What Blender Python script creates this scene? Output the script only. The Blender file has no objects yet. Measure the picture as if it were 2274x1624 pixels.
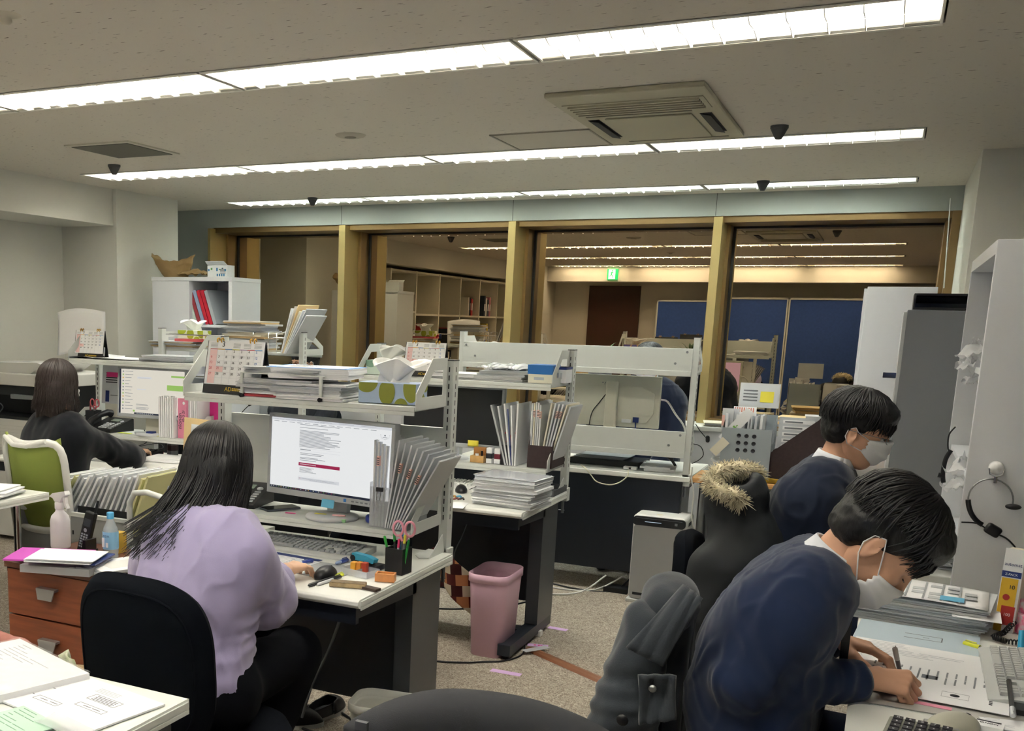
import bpy, math, random
import numpy as np
from mathutils import Vector, Matrix, noise
from mathutils.bvhtree import BVHTree
random.seed(7)
PI=math.pi
SC=bpy.context.scene
COL=SC.collection
# ---------------------------------------------------------------- camera
CH=1.56; F=2288.78; CX=757.58; CY=1143.28
YAW,PIT,ROL=-0.480837,-0.188077,0.0235366
f0=Vector((math.sin(YAW)*math.cos(PIT),math.cos(YAW)*math.cos(PIT),math.sin(PIT)))
r0=Vector((math.cos(YAW),-math.sin(YAW),0)); u0=r0.cross(f0)
CR=r0*math.cos(ROL)+u0*math.sin(ROL); CU=-r0*math.sin(ROL)+u0*math.cos(ROL); CF=f0
cam=bpy.data.cameras.new('camera'); camo=bpy.data.objects.new('camera',cam); COL.objects.link(camo)
camo.matrix_world=Matrix(((CR.x,CU.x,-CF.x,0),(CR.y,CU.y,-CF.y,0),(CR.z,CU.z,-CF.z,CH),(0,0,0,1)))
cam.sensor_width=36; cam.lens=F/2274*36
cam.shift_x=(1137-CX)/2274; cam.shift_y=(CY-812)/2274
cam.clip_start=.05
SC.camera=camo
def P(px,py,x=None,y=None,z=None):
    "the point of the room seen at a photo pixel, on the plane x=, y= or z="
    d=CR*((px-CX)/F)+CU*((CY-py)/F)+CF
    if z is not None: t=(z-CH)/d.z
    elif y is not None: t=y/d.y
    else: t=x/d.x
    return Vector((0,0,CH))+d*t
# ---------------------------------------------------------------- world, exposure
w=bpy.data.worlds.new('night'); SC.world=w; w.use_nodes=True
w.node_tree.nodes['Background'].inputs[0].default_value=(.006,.007,.01,1)
w.node_tree.nodes['Background'].inputs[1].default_value=1
SC.view_settings.view_transform='Standard'; SC.view_settings.look='None'
SC.view_settings.exposure=1.5; SC.view_settings.gamma=1; SC.view_settings.use_curve_mapping=False
TUBE=15.0            # strength of the fluorescent tubes
# ---------------------------------------------------------------- materials
MATS={}
def srgb(c):
    if isinstance(c,str): c=[int(c[i:i+2],16)/255 for i in (0,2,4)]
    return tuple((v/12.92 if v<=.04045 else ((v+.055)/1.055)**2.4) for v in c)+(1,)
def mat(name,col,rough=.5,metal=0,spec=.5,bump=0,bscale=200,var=0,vscale=8,emit=None,es=1,alpha=1,trans=0,sheen=0,ior=1.5,coat=0,col2=None,stretch=None):
    if name in MATS: return MATS[name]
    m=bpy.data.materials.new(name); m.use_nodes=True; nt=m.node_tree; N=nt.nodes; L=nt.links
    b=N['Principled BSDF']; c=srgb(col)
    b.inputs['Base Color'].default_value=c; b.inputs['Roughness'].default_value=rough
    b.inputs['Metallic'].default_value=metal; b.inputs['Specular IOR Level'].default_value=spec
    b.inputs['IOR'].default_value=ior; b.inputs['Alpha'].default_value=alpha
    b.inputs['Transmission Weight'].default_value=trans
    b.inputs['Sheen Weight'].default_value=sheen; b.inputs['Coat Weight'].default_value=coat
    if emit: b.inputs['Emission Color'].default_value=srgb(emit); b.inputs['Emission Strength'].default_value=es
    tc=None
    def coord():
        nonlocal tc
        if tc is None:
            tc=N.new('ShaderNodeTexCoord')
            if stretch:
                mp=N.new('ShaderNodeMapping'); mp.inputs['Scale'].default_value=stretch
                L.new(tc.outputs['Object'],mp.inputs[0]); return mp.outputs[0]
        return tc.outputs['Object']
    if var:
        n=N.new('ShaderNodeTexNoise'); n.inputs['Scale'].default_value=vscale; n.inputs['Detail'].default_value=5
        L.new(coord(),n.inputs['Vector'])
        r=N.new('ShaderNodeValToRGB'); r.color_ramp.elements[0].position=.35; r.color_ramp.elements[1].position=.65
        c2=srgb(col2) if col2 else tuple(max(0,v*(1-var)) for v in c[:3])+(1,)
        r.color_ramp.elements[0].color=c2; r.color_ramp.elements[1].color=c if col2 else tuple(min(1,v*(1+var*.5)) for v in c[:3])+(1,)
        L.new(n.outputs['Fac'],r.inputs[0]); L.new(r.outputs[0],b.inputs['Base Color'])
    if bump:
        n=N.new('ShaderNodeTexNoise'); n.inputs['Scale'].default_value=bscale; n.inputs['Detail'].default_value=3
        bp=N.new('ShaderNodeBump'); bp.inputs['Strength'].default_value=bump; bp.inputs['Distance'].default_value=.002
        L.new(coord(),n.inputs['Vector']); L.new(n.outputs['Fac'],bp.inputs['Height']); L.new(bp.outputs[0],b.inputs['Normal'])
    MATS[name]=m; return m
WHITE=mat('white_powder_coat','d6dad6',.45,spec=.4)
WHITE2=mat('white_cabinet','dcdee2',.5,spec=.35)
TOPM=mat('white_laminate_top','eceee8',.32,spec=.5)
NAVY=mat('dark_steel_panel','1d222c',.38,spec=.45)
CHAR=mat('charcoal_steel','43464a',.35,spec=.5)
CHROME=mat('chrome','d8d8da',.12,metal=1)
STEEL=mat('steel','9a9da0',.35,metal=.9)
BLK=mat('black_plastic','15161a',.4)
BLKG=mat('black_gloss','0c0d10',.15)
PAPER=mat('white_paper','f3f4f6',.75,spec=.2)
PAPER2=mat('cream_paper','e6dfcc',.75,spec=.2)
PAPER3=mat('grey_print','cdd1d6',.75,spec=.2)
INK=mat('ink_grey','7c8086',.8,spec=.1)
INKD=mat('ink_dark','3a3c42',.8,spec=.1)
CLEAR=mat('clear_file','dfe3e8',.18,spec=.6,alpha=.42)
CLEAR2=mat('frosted_file','eef1f4',.3,spec=.5,alpha=.72)
RED=mat('red','c2283a',.5); PINK=mat('hot_pink','e8368f',.45); YEL=mat('yellow_note','ecdf4e',.6)
BLUE=mat('blue_plastic','2b6fb8',.4); SKY=mat('sky_note','66b6dc',.6); GREEN=mat('green_mark','79b84a',.5)
NAVB=mat('navy_ink_blue','26397e',.4); GOLDY=mat('gold_print','d9b63a',.4); ORNG=mat('orange','e88a4a',.5)
WOOD=mat('pale_wood','d9a566',.5,var=.16,vscale=14,stretch=(1,8,8))
MANIL=mat('manila','e2c694',.7)
# ---------------------------------------------------------------- mesh builder
class MB:
    def __init__(s): s.v=[];s.f=[];s.m=[];s.mats=[];s.sm=[]
    def mi(s,m):
        if m not in s.mats: s.mats.append(m)
        return s.mats.index(m)
    def add(s,vs,fs,m,smooth=False):
        o=len(s.v); s.v+= [tuple(v) for v in vs]; k=s.mi(m)
        for f in fs: s.f.append(tuple(o+i for i in f)); s.m.append(k); s.sm.append(smooth)
        return s
    def box(s,a,b,m,M=None):
        x0,y0,z0=[min(p,q) for p,q in zip(a,b)]; x1,y1,z1=[max(p,q) for p,q in zip(a,b)]
        vs=[Vector(t) for t in ((x0,y0,z0),(x1,y0,z0),(x1,y1,z0),(x0,y1,z0),(x0,y0,z1),(x1,y0,z1),(x1,y1,z1),(x0,y1,z1))]
        if M: vs=[M@v for v in vs]
        return s.add(vs,[(0,3,2,1),(4,5,6,7),(0,1,5,4),(1,2,6,5),(2,3,7,6),(3,0,4,7)],m)
    def quad(s,pts,m): return s.add(pts,[tuple(range(len(pts)))],m)
    def prism(s,poly,vec,m,M=None,smooth=False):
        "poly: list of 3d points, extruded along vec"
        n=len(poly); vec=Vector(vec); p=[Vector(q) for q in poly]; q=[a+vec for a in p]
        if M: p=[M@a for a in p]; q=[M@a for a in q]
        o=p+q; s.add(o,[tuple(range(n))[::-1],tuple(range(n,2*n))],m)
        return s.add(o,[(i,(i+1)%n,n+(i+1)%n,n+i) for i in range(n)],m,smooth)
    def tube(s,pts,r,m,seg=8,cap=True,closed=False):
        pts=[Vector(p) for p in pts]; n=len(pts); rs=r if hasattr(r,'__len__') else [r]*n
        vs=[];prev=None
        for i,p in enumerate(pts):
            a=pts[(i-1)%n] if (i or closed) else p; b=pts[(i+1)%n] if (i<n-1 or closed) else p
            t=(b-a); t=t.normalized() if t.length>1e-9 else Vector((0,0,1))
            if prev is None:
                u=t.cross(Vector((0,0,1)));
                if u.length<.1: u=t.cross(Vector((1,0,0)))
            else: u=prev-t*prev.dot(t)
            if u.length<1e-6: u=t.orthogonal()
            u.normalize(); prev=u; w_=t.cross(u)
            for k in range(seg):
                an=2*PI*k/seg; vs.append(p+(u*math.cos(an)+w_*math.sin(an))*rs[i])
        fs=[]
        for i in range(n if closed else n-1):
            j=(i+1)%n
            for k in range(seg): fs.append((i*seg+k,i*seg+(k+1)%seg,j*seg+(k+1)%seg,j*seg+k))
        s.add(vs,fs,m,True)
        if cap and not closed: s.add(vs,[tuple(range(seg))[::-1],tuple((n-1)*seg+k for k in range(seg))],m)
        return s
    def cyl(s,a,b,r,m,seg=20,r2=None): return s.tube([a,b],[r,r if r2 is None else r2],m,seg)
    def lathe(s,prof,c,m,seg=24,axis=None):
        "prof: (radius, height) pairs round z through c"
        vs=[];c=Vector(c)
        for r,z in prof:
            for k in range(seg):
                a=2*PI*k/seg; vs.append(Vector((r*math.cos(a),r*math.sin(a),z)))
        if axis is not None: vs=[axis@v for v in vs]
        vs=[c+v for v in vs]
        fs=[(i*seg+k,i*seg+(k+1)%seg,(i+1)*seg+(k+1)%seg,(i+1)*seg+k) for i in range(len(prof)-1) for k in range(seg)]
        return s.add(vs,fs,m,True)
    def grid(s,fn,nu,nv,m,smooth=True,th=0):
        "fn(u,v)->point, u v in 0..1"
        vs=[fn(i/nu,j/nv) for j in range(nv+1) for i in range(nu+1)]
        fs=[(j*(nu+1)+i,j*(nu+1)+i+1,(j+1)*(nu+1)+i+1,(j+1)*(nu+1)+i) for j in range(nv) for i in range(nu)]
        return s.add(vs,fs,m,smooth)
    def build(s,name,parent=None,bevel=0,seg=2,solid=0,sub=0,loc=None):
        me=bpy.data.meshes.new(name); o=bpy.data.objects.new(name,me)
        off=Vector(parent['_o']) if (parent is not None and '_o' in parent) else Vector((0,0,0))
        if loc is not None and parent is None: off=Vector(loc)
        me.from_pydata([tuple(Vector(v)-off) for v in s.v],[],s.f)
        for m in s.mats: me.materials.append(m)
        me.polygons.foreach_set('material_index',s.m); me.polygons.foreach_set('use_smooth',s.sm); me.update()
        COL.objects.link(o)
        if parent is not None: o.parent=parent; o['_o']=tuple(off)
        elif loc is not None: o.location=off; o['_o']=tuple(off)
        if solid:
            q=o.modifiers.new('s','SOLIDIFY'); q.thickness=solid; q.offset=0
        if bevel:
            q=o.modifiers.new('b','BEVEL'); q.width=bevel; q.segments=seg; q.limit_method='ANGLE'; q.angle_limit=.7; q.harden_normals=False
        if sub:
            q=o.modifiers.new('u','SUBSURF'); q.levels=sub; q.render_levels=sub
        return o
def lab(o,label,cat,group=None,kind=None):
    o['label']=label; o['category']=cat
    if group: o['group']=group
    if kind: o['kind']=kind
    return o
def thing(name,loc,label,cat,group=None):
    o=bpy.data.objects.new(name,None); o.empty_display_size=.05; COL.objects.link(o); o.location=loc; o['_o']=tuple(loc)
    return lab(o,label,cat,group)
def struct(o): o['kind']='structure'; return o
def dup(o,dx,label=None,parent=None,group=None):
    c=o.copy(); COL.objects.link(c)
    if parent is None:
        c.location=Vector(o.location)+Vector(dx)
        if label: c['label']=label
        if group: c['group']=group
    else: c.parent=parent
    for ch in [k for k in bpy.data.objects if k.parent==o]: dup(ch,None,None,c)
    return c
def text(mb_parent,s,M,size,m,name='lettering',align='CENTER',ext=.0003):
    cu=bpy.data.curves.new('t','FONT'); cu.body=s; cu.size=size; cu.align_x=align; cu.align_y='CENTER'; cu.extrude=ext
    to=bpy.data.objects.new('t',cu); COL.objects.link(to); dg=bpy.context.evaluated_depsgraph_get()
    me=bpy.data.meshes.new_from_object(to.evaluated_get(dg)); bpy.data.objects.remove(to)
    vs=[M@v.co for v in me.vertices]; fs=[tuple(p.vertices) for p in me.polygons]; bpy.data.meshes.remove(me)
    if isinstance(mb_parent,MB): return mb_parent.add(vs,fs,m)
    return MB().add(vs,fs,m).build(name,mb_parent)
def frame(o,xd,yd):
    x=Vector(xd).normalized(); y=Vector(yd); y=(y-x*y.dot(x)).normalized(); z=x.cross(y)
    return Matrix(((x.x,y.x,z.x,o[0]),(x.y,y.y,z.y,o[1]),(x.z,y.z,z.z,o[2]),(0,0,0,1)))
def rot(c,a,ax='Z'):
    return Matrix.Translation(Vector(c))@Matrix.Rotation(a,4,ax)@Matrix.Translation(-Vector(c))
def rrect(w,h,r,n=5,cx=0,cy=0):
    o=[]
    for (sx,sy,a0) in ((1,1,0),(-1,1,PI/2),(-1,-1,PI),(1,-1,1.5*PI)):
        for k in range(n+1):
            a=a0+PI/2*k/n; o.append((cx+sx*(w/2-r)+r*math.cos(a),cy+sy*(h/2-r)+r*math.sin(a)))
    return o
# ---------------------------------------------------------------- smooth solids (distance field -> surface nets)
def sdf(prims,res,pad=.03,k=.02):
    """prims: (kind, args..., k) ; kinds: 'c' p0 r0 p1 r1 | 'e' centre radii euler | 'x' same as e but carved away | 'b' centre half euler round"""
    lo=np.full(3,1e9); hi=-lo; B=[]
    for p in prims:
        if p[0]=='c':
            a=np.array(p[1],float);b=np.array(p[3],float); l=np.minimum(a-p[2],b-p[4]); h=np.maximum(a+p[2],b+p[4])
        else:
            c=np.array(p[1],float); r=max(p[2])*(1 if p[0]!='b' else 1.75); l=c-r; h=c+r
        B.append((l,h))
        if p[0]!='x': lo=np.minimum(lo,l); hi=np.maximum(hi,h)
    lo-=pad; hi+=pad; n=np.ceil((hi-lo)/res).astype(int)+1
    D=np.full(n,pad*2,np.float32)
    for p,(l,h) in zip(prims,B):
        i0=np.clip(np.floor((l-pad*1.5-lo)/res).astype(int),0,n-1); i1=np.clip(np.ceil((h+pad*1.5-lo)/res).astype(int)+1,1,n)
        if (i1<=i0).any(): continue
        X=(lo[0]+res*np.arange(i0[0],i1[0]))[:,None,None]; Y=(lo[1]+res*np.arange(i0[1],i1[1]))[None,:,None]; Z=(lo[2]+res*np.arange(i0[2],i1[2]))[None,None,:]
        kk=k
        if p[0]=='c':
            a=np.array(p[1],float);b=np.array(p[3],float);d=b-a; L2=max(d@d,1e-9)
            t=np.clip(((X-a[0])*d[0]+(Y-a[1])*d[1]+(Z-a[2])*d[2])/L2,0,1)
            dd=np.sqrt((X-a[0]-t*d[0])**2+(Y-a[1]-t*d[1])**2+(Z-a[2]-t*d[2])**2)-(p[2]+(p[4]-p[2])*t)
            if len(p)>5: kk=p[5]
        else:
            c=np.array(p[1],float); r=np.array(p[2],float); R=np.array(Matrix(((1,0,0),(0,1,0),(0,0,1))) if p[3] is None else (p[3].to_3x3() if isinstance(p[3],Matrix) else __import__('mathutils').Euler(p[3]).to_matrix()))
            q=[(X-c[0])*R[0,j]+(Y-c[1])*R[1,j]+(Z-c[2])*R[2,j] for j in range(3)]
            if p[0]=='b':
                rd=p[4]; w_=[np.abs(q[j])-(r[j]-rd) for j in range(3)]
                dd=np.sqrt(sum(np.maximum(a_,0)**2 for a_ in w_))+np.minimum(np.maximum(np.maximum(w_[0],w_[1]),w_[2]),0)-rd
                if len(p)>5: kk=p[5]
            else:
                k0=np.sqrt(sum((q[j]/r[j])**2 for j in range(3))); k1=np.sqrt(sum((q[j]/r[j]**2)**2 for j in range(3)))+1e-9
                dd=k0*(k0-1)/k1
                if len(p)>4: kk=p[4]
        S=D[i0[0]:i1[0],i0[1]:i1[1],i0[2]:i1[2]]
        if p[0]=='x':
            hh=np.maximum(kk-np.abs(S+dd),0)/kk; S[...]=np.maximum(S,-dd)+hh*hh*kk*.25
        else:
            hh=np.maximum(kk-np.abs(S-dd),0)/kk; S[...]=np.minimum(S,dd)-hh*hh*kk*.25
    return nets(D,lo,res)
def nets(D,lo,res):
    s=D<0; n=D.shape
    c=np.zeros(tuple(m-1 for m in n),np.int8)
    for dx in (0,1):
        for dy in (0,1):
            for dz in (0,1): c+=s[dx:n[0]-1+dx,dy:n[1]-1+dy,dz:n[2]-1+dz]
    cells=np.argwhere((c>0)&(c<8)); idx=np.full(c.shape,-1,np.int64); idx[tuple(cells.T)]=np.arange(len(cells))
    acc=np.zeros((len(cells),3)); cnt=np.zeros(len(cells))
    for ax in range(3):
        o=[a for a in range(3) if a!=ax]
        for u in (0,1):
            for v in (0,1):
                a=cells.copy(); a[:,o[0]]+=u; a[:,o[1]]+=v; b=a.copy(); b[:,ax]+=1
                da=D[tuple(a.T)]; db=D[tuple(b.T)]; mk=(da<0)!=(db<0)
                t=da[mk]/(da[mk]-db[mk]); pnt=a[mk].astype(float); pnt[:,ax]+=t; acc[mk]+=pnt; cnt[mk]+=1
    V=lo+res*acc/np.maximum(cnt,1)[:,None]
    Fc=[]
    for ax in range(3):
        o=[a for a in range(3) if a!=ax]
        sl0=[slice(None)]*3; sl1=[slice(None)]*3; sl0[ax]=slice(0,-1); sl1[ax]=slice(1,None)
        e=np.argwhere(s[tuple(sl0)]!=s[tuple(sl1)]); e=e[(e[:,o[0]]>0)&(e[:,o[1]]>0)&(e[:,o[0]]<n[o[0]]-1)&(e[:,o[1]]<n[o[1]]-1)]
        ins=s[tuple(e.T)]
        def at(u,v):
            q=e.copy(); q[:,o[0]]-=u; q[:,o[1]]-=v; return idx[tuple(q.T)]
        f=np.stack([at(0,0),at(1,0),at(1,1),at(0,1)],1)
        flip=ins if ax!=1 else ~ins
        f[flip]=f[flip][:,::-1]; Fc.append(f)
    f=np.concatenate(Fc); f=f[(f>=0).all(1)]
    return V,f[:,::-1]
def relax(V,f,it=2,a=.5):
    E=np.concatenate([f[:,[0,1]],f[:,[1,2]],f[:,[2,3]],f[:,[3,0]]])
    for _ in range(it):
        S=np.zeros_like(V); c=np.zeros(len(V)); np.add.at(S,E[:,0],V[E[:,1]]); np.add.at(c,E[:,0],1)
        V=V*(1-a)+a*S/np.maximum(c,1)[:,None]
    return V
def nrm(V,f):
    n=np.cross(V[f[:,2]]-V[f[:,0]],V[f[:,3]]-V[f[:,1]]); N=np.zeros_like(V)
    for j in range(4): np.add.at(N,f[:,j],n)
    return N/(np.linalg.norm(N,axis=1)[:,None]+1e-12)
def solid(prims,res,m,name,parent=None,k=.02,it=2,disp=None,mb=None,pad=.03,matfn=None,keep=None,M=None):
    V,f=sdf(prims,res,pad,k); V=relax(V,f,it)
    if disp is not None: V=V+nrm(V,f)*disp(V)[:,None]
    if keep is not None: f=f[keep(V[f].mean(1))]
    if M is not None: Mn=np.array(M); V=V@Mn[:3,:3].T+Mn[:3,3]
    own=mb is None
    if own: mb=MB()
    o=len(mb.v); mb.v+=[tuple(v) for v in V.tolist()]; mi=mb.mi(m)
    fl=(f+o).tolist(); mb.f+=[tuple(q) for q in fl]; mb.sm+=[True]*len(fl)
    if matfn:
        ms=matfn(V[f].mean(1),mb); mb.m+=list(ms)
    else: mb.m+=[mi]*len(fl)
    return mb.build(name,parent) if own else mb
def foldy(amp,sc,stretch=(1,1,1),seed=0):
    st=np.array(stretch)*sc
    def fn(V):
        return np.array([noise.noise(Vector((v[0]*st[0]+seed,v[1]*st[1],v[2]*st[2])))*amp+noise.noise(Vector((v[0]*st[0]*2.3,v[1]*st[1]*2.3+seed,v[2]*st[2]*2.3)))*amp*.4 for v in V])
    return fn
def crease(amp,sc,st=(1,1,1),seed=0):
    def fn(V):
        o=np.zeros(len(V))
        for i,v in enumerate(V):
            a=noise.noise(Vector((v[0]*sc*st[0]+seed,v[1]*sc*st[1]-seed,v[2]*sc*st[2]))); b=noise.noise(Vector((v[0]*sc*2.1*st[0]-seed,v[1]*sc*2.1*st[1],v[2]*sc*2.1*st[2]+5)))
            o[i]=amp*(max(0,1-abs(a)*7)*.8+max(0,1-abs(b)*5)*.45-.35)
        return o
    return fn
def near_curve(V,pts):
    d=np.full(len(V),9.)
    for a,b in zip(pts[:-1],pts[1:]):
        a=np.array(a);b=np.array(b);e=b-a;t=np.clip(((V-a)@e)/(e@e),0,1); d=np.minimum(d,np.linalg.norm(V-a-t[:,None]*e,axis=1))
    return d
# ================================================================ the room
HC=2.49; GY=8.28
XL=-5.9; XR=2.2; YB=-1.15; YW=7.93
CARP=bpy.data.materials.new('carpet'); CARP.use_nodes=True
def carpet(m):
    nt=m.node_tree;N=nt.nodes;L=nt.links;b=N['Principled BSDF'];b.inputs['Roughness'].default_value=.95;b.inputs['Specular IOR Level'].default_value=.1
    tc=N.new('ShaderNodeTexCoord'); n1=N.new('ShaderNodeTexNoise'); n1.inputs['Scale'].default_value=75; n1.inputs['Detail'].default_value=3; n1.inputs['Distortion'].default_value=2.2
    n2=N.new('ShaderNodeTexNoise'); n2.inputs['Scale'].default_value=1.1
    r=N.new('ShaderNodeValToRGB'); e=r.color_ramp.elements; e[0].position=.34;e[0].color=srgb('7c7064');e[1].position=.66;e[1].color=srgb('cfc6b6')
    q=e.new(.5); q.color=srgb('a89e90')
    mx=N.new('ShaderNodeMix'); mx.data_type='RGBA'; mx.blend_type='MULTIPLY'; mx.inputs[0].default_value=.12
    L.new(tc.outputs['Object'],n1.inputs['Vector']);L.new(tc.outputs['Object'],n2.inputs['Vector']);L.new(n1.outputs['Fac'],r.inputs[0])
    L.new(r.outputs[0],mx.inputs[6]);L.new(n2.outputs['Fac'],mx.inputs[7]);L.new(mx.outputs[2],b.inputs['Base Color'])
    bp=N.new('ShaderNodeBump');bp.inputs['Strength'].default_value=.6;bp.inputs['Distance'].default_value=.004;L.new(n1.outputs['Fac'],bp.inputs['Height']);L.new(bp.outputs[0],b.inputs['Normal'])
carpet(CARP)
CEIL=bpy.data.materials.new('fissured_ceiling_board'); CEIL.use_nodes=True
def ceil(m):
    nt=m.node_tree;N=nt.nodes;L=nt.links;b=N['Principled BSDF'];b.inputs['Roughness'].default_value=.95;b.inputs['Specular IOR Level'].default_value=.05
    tc=N.new('ShaderNodeTexCoord'); mp=N.new('ShaderNodeMapping'); mp.inputs['Scale'].default_value=(14,60,1); L.new(tc.outputs['Object'],mp.inputs[0])
    n1=N.new('ShaderNodeTexNoise'); n1.inputs['Scale'].default_value=1.6; n1.inputs['Detail'].default_value=2; L.new(mp.outputs[0],n1.inputs['Vector'])
    r=N.new('ShaderNodeValToRGB'); e=r.color_ramp.elements; e[0].position=.27;e[0].color=srgb('6e675c');e[1].position=.33;e[1].color=srgb('d8d2c6')
    L.new(n1.outputs['Fac'],r.inputs[0]); L.new(r.outputs[0],b.inputs['Base Color'])
ceil(CEIL)
WALL=mat('wallpaper_cream','dbd9cf',.9,spec=.1,bump=.25,bscale=260)
BAND=mat('grey_window_band','a9aea8',.5,spec=.3)
GOLD=mat('anodised_gold','c6b27a',.38,metal=.75,bump=.05)
GOLD2=mat('bronze_frame','8f7650',.35,metal=.7)
GASK=mat('black_gasket','1a1614',.6)
GLASS=bpy.data.materials.new('night_window_glass'); GLASS.use_nodes=True
nt=GLASS.node_tree; [nt.nodes.remove(n) for n in list(nt.nodes) if n.type!='OUTPUT_MATERIAL']
g1=nt.nodes.new('ShaderNodeBsdfGlossy'); g1.inputs['Color'].default_value=(.47,.37,.255,1); g1.inputs['Roughness'].default_value=0.0
nt.links.new(g1.outputs[0],nt.nodes['Material Output'].inputs[0])
struct(MB().box((XL-.1,YB-.1,-.1),(XR+.1,8.6,0),CARP).build('floor'))
struct(MB().box((XL-.1,YB-.1,HC+.14),(XR+.1,8.6,HC+.3),CEIL).build('trim_1'))   # slab above the recessed fittings
# ceiling board with slots for the lamps
ROWS=[(-.62,-.3),(1.42,1.74),(3.51,3.83),(5.68,6.0),(7.42,7.7)]
LX0=-5.04; LXS=1.27
c=MB(); ys=[YB-.1]+[v for r in ROWS for v in r]+[8.6]
for i in range(0,len(ys),2): c.box((XL-.1,ys[i],HC),(XR+.1,ys[i+1],HC+.02),CEIL)
for a,b in ROWS:
    c.box((XL-.1,a,HC),(LX0,b,HC+.02),CEIL); c.box((LX0+4*LXS,a,HC),(XR+.1,b,HC+.02),CEIL)
struct(c.build('ceiling'))
# walls
struct(MB().box((XL-.1,YB-.1,0),(XL,8.6,HC+.14),WALL).build('wall_left'))
struct(MB().box((XR,YB-.1,0),(XR+.1,8.6,HC+.14),WALL).build('wall_right'))
w=MB(); w.box((XL,YB-.1,0),(XR,YB,HC+.14),WALL); struct(w.build('wall_back'))
w=MB(); w.box((XL,YB,2.25),(XR,YB+.5,HC),WALL); struct(w.build('trim_2'))       # dropped beam over the door wall
w=MB(); w.box((XL,YB,2.22),(-5.38,6.42,HC),WALL); struct(w.build('trim_3'))     # beam along the left wall
w=MB(); w.box((XL,6.42,0),(-5.35,7.2,HC),WALL); struct(w.build('wall_left_pillar'))
w=MB(); w.box((.31,6.44,0),(XR,8.6,HC),WALL); struct(w.build('wall_right_pillar'))
w=MB(); w.box((-5.9,YB,0),(-5.2,YB+.75,HC),WALL); struct(w.build('wall_back_pillar'))
# window wall: painted band above, sill box below
w=MB(); w.box((-5.9,YW,2.335),(.31,8.6,HC),BAND)
for x in (-4.2,-2.7,-1.2): w.box((x-.0015,YW-.001,2.337),(x+.0015,YW,HC),GASK)
w.box((-5.62,YW,0),(-5.51,8.6,2.34),BAND); w.box((-5.9,YW,.0),(.31,8.6,.8),BAND); w.box((-5.9,YW,0),(-5.62,8.6,2.34),BAND)
struct(w.build('wall_window_side'))
w=MB(); w.box((-5.9,7.62,.0),(.31,YW,.84),WHITE2); w.box((-5.9,7.6,.84),(.31,8.3,.872),TOPM); struct(w.build('trim_4',bevel=.004))
mull=[-5.52,-4.19,-2.71,-1.20,.26]
for i in range(4):
    x0,x1=mull[i],mull[i+1]
    fr=MB()
    xa=x0 if i==0 else x0
    # head, sill and side members of this pane
    fr.box((x0,YW+.02,2.29),(x1,GY+.05,2.337),GOLD2); fr.box((x0,YW+.06,.872),(x1,GY+.05,.90),GOLD2)
    fr.box((x0,7.87,.872),(x0+(.06 if i else .03),GY-.16,2.325),GOLD); fr.box((x0,GY-.16,.872),(x0+(.085 if i else .05),GY+.03,2.31),GOLD2)
    if i==3: fr.box((x1,YW,.872),(x1+.05,GY+.03,2.337),GOLD2)
    fr.box((x1-.03,GY-.16,.872),(x1,GY+.03,2.31),GOLD2)
    o=fr.build('window_%d'%(i+1),bevel=.002); struct(o)
    ga=MB(); a=x0+(.085 if i else .05)
    ga.box((a,GY-.012,.90),(a+.018,GY,2.29),GASK); ga.box((a,GY-.012,2.275),(x1-.03,GY,2.29),GASK); ga.build('gasket',o)
    MB().box((a,GY,.90),(x1-.03,GY+.012,2.29),GLASS).build('window_pane',o)
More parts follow.
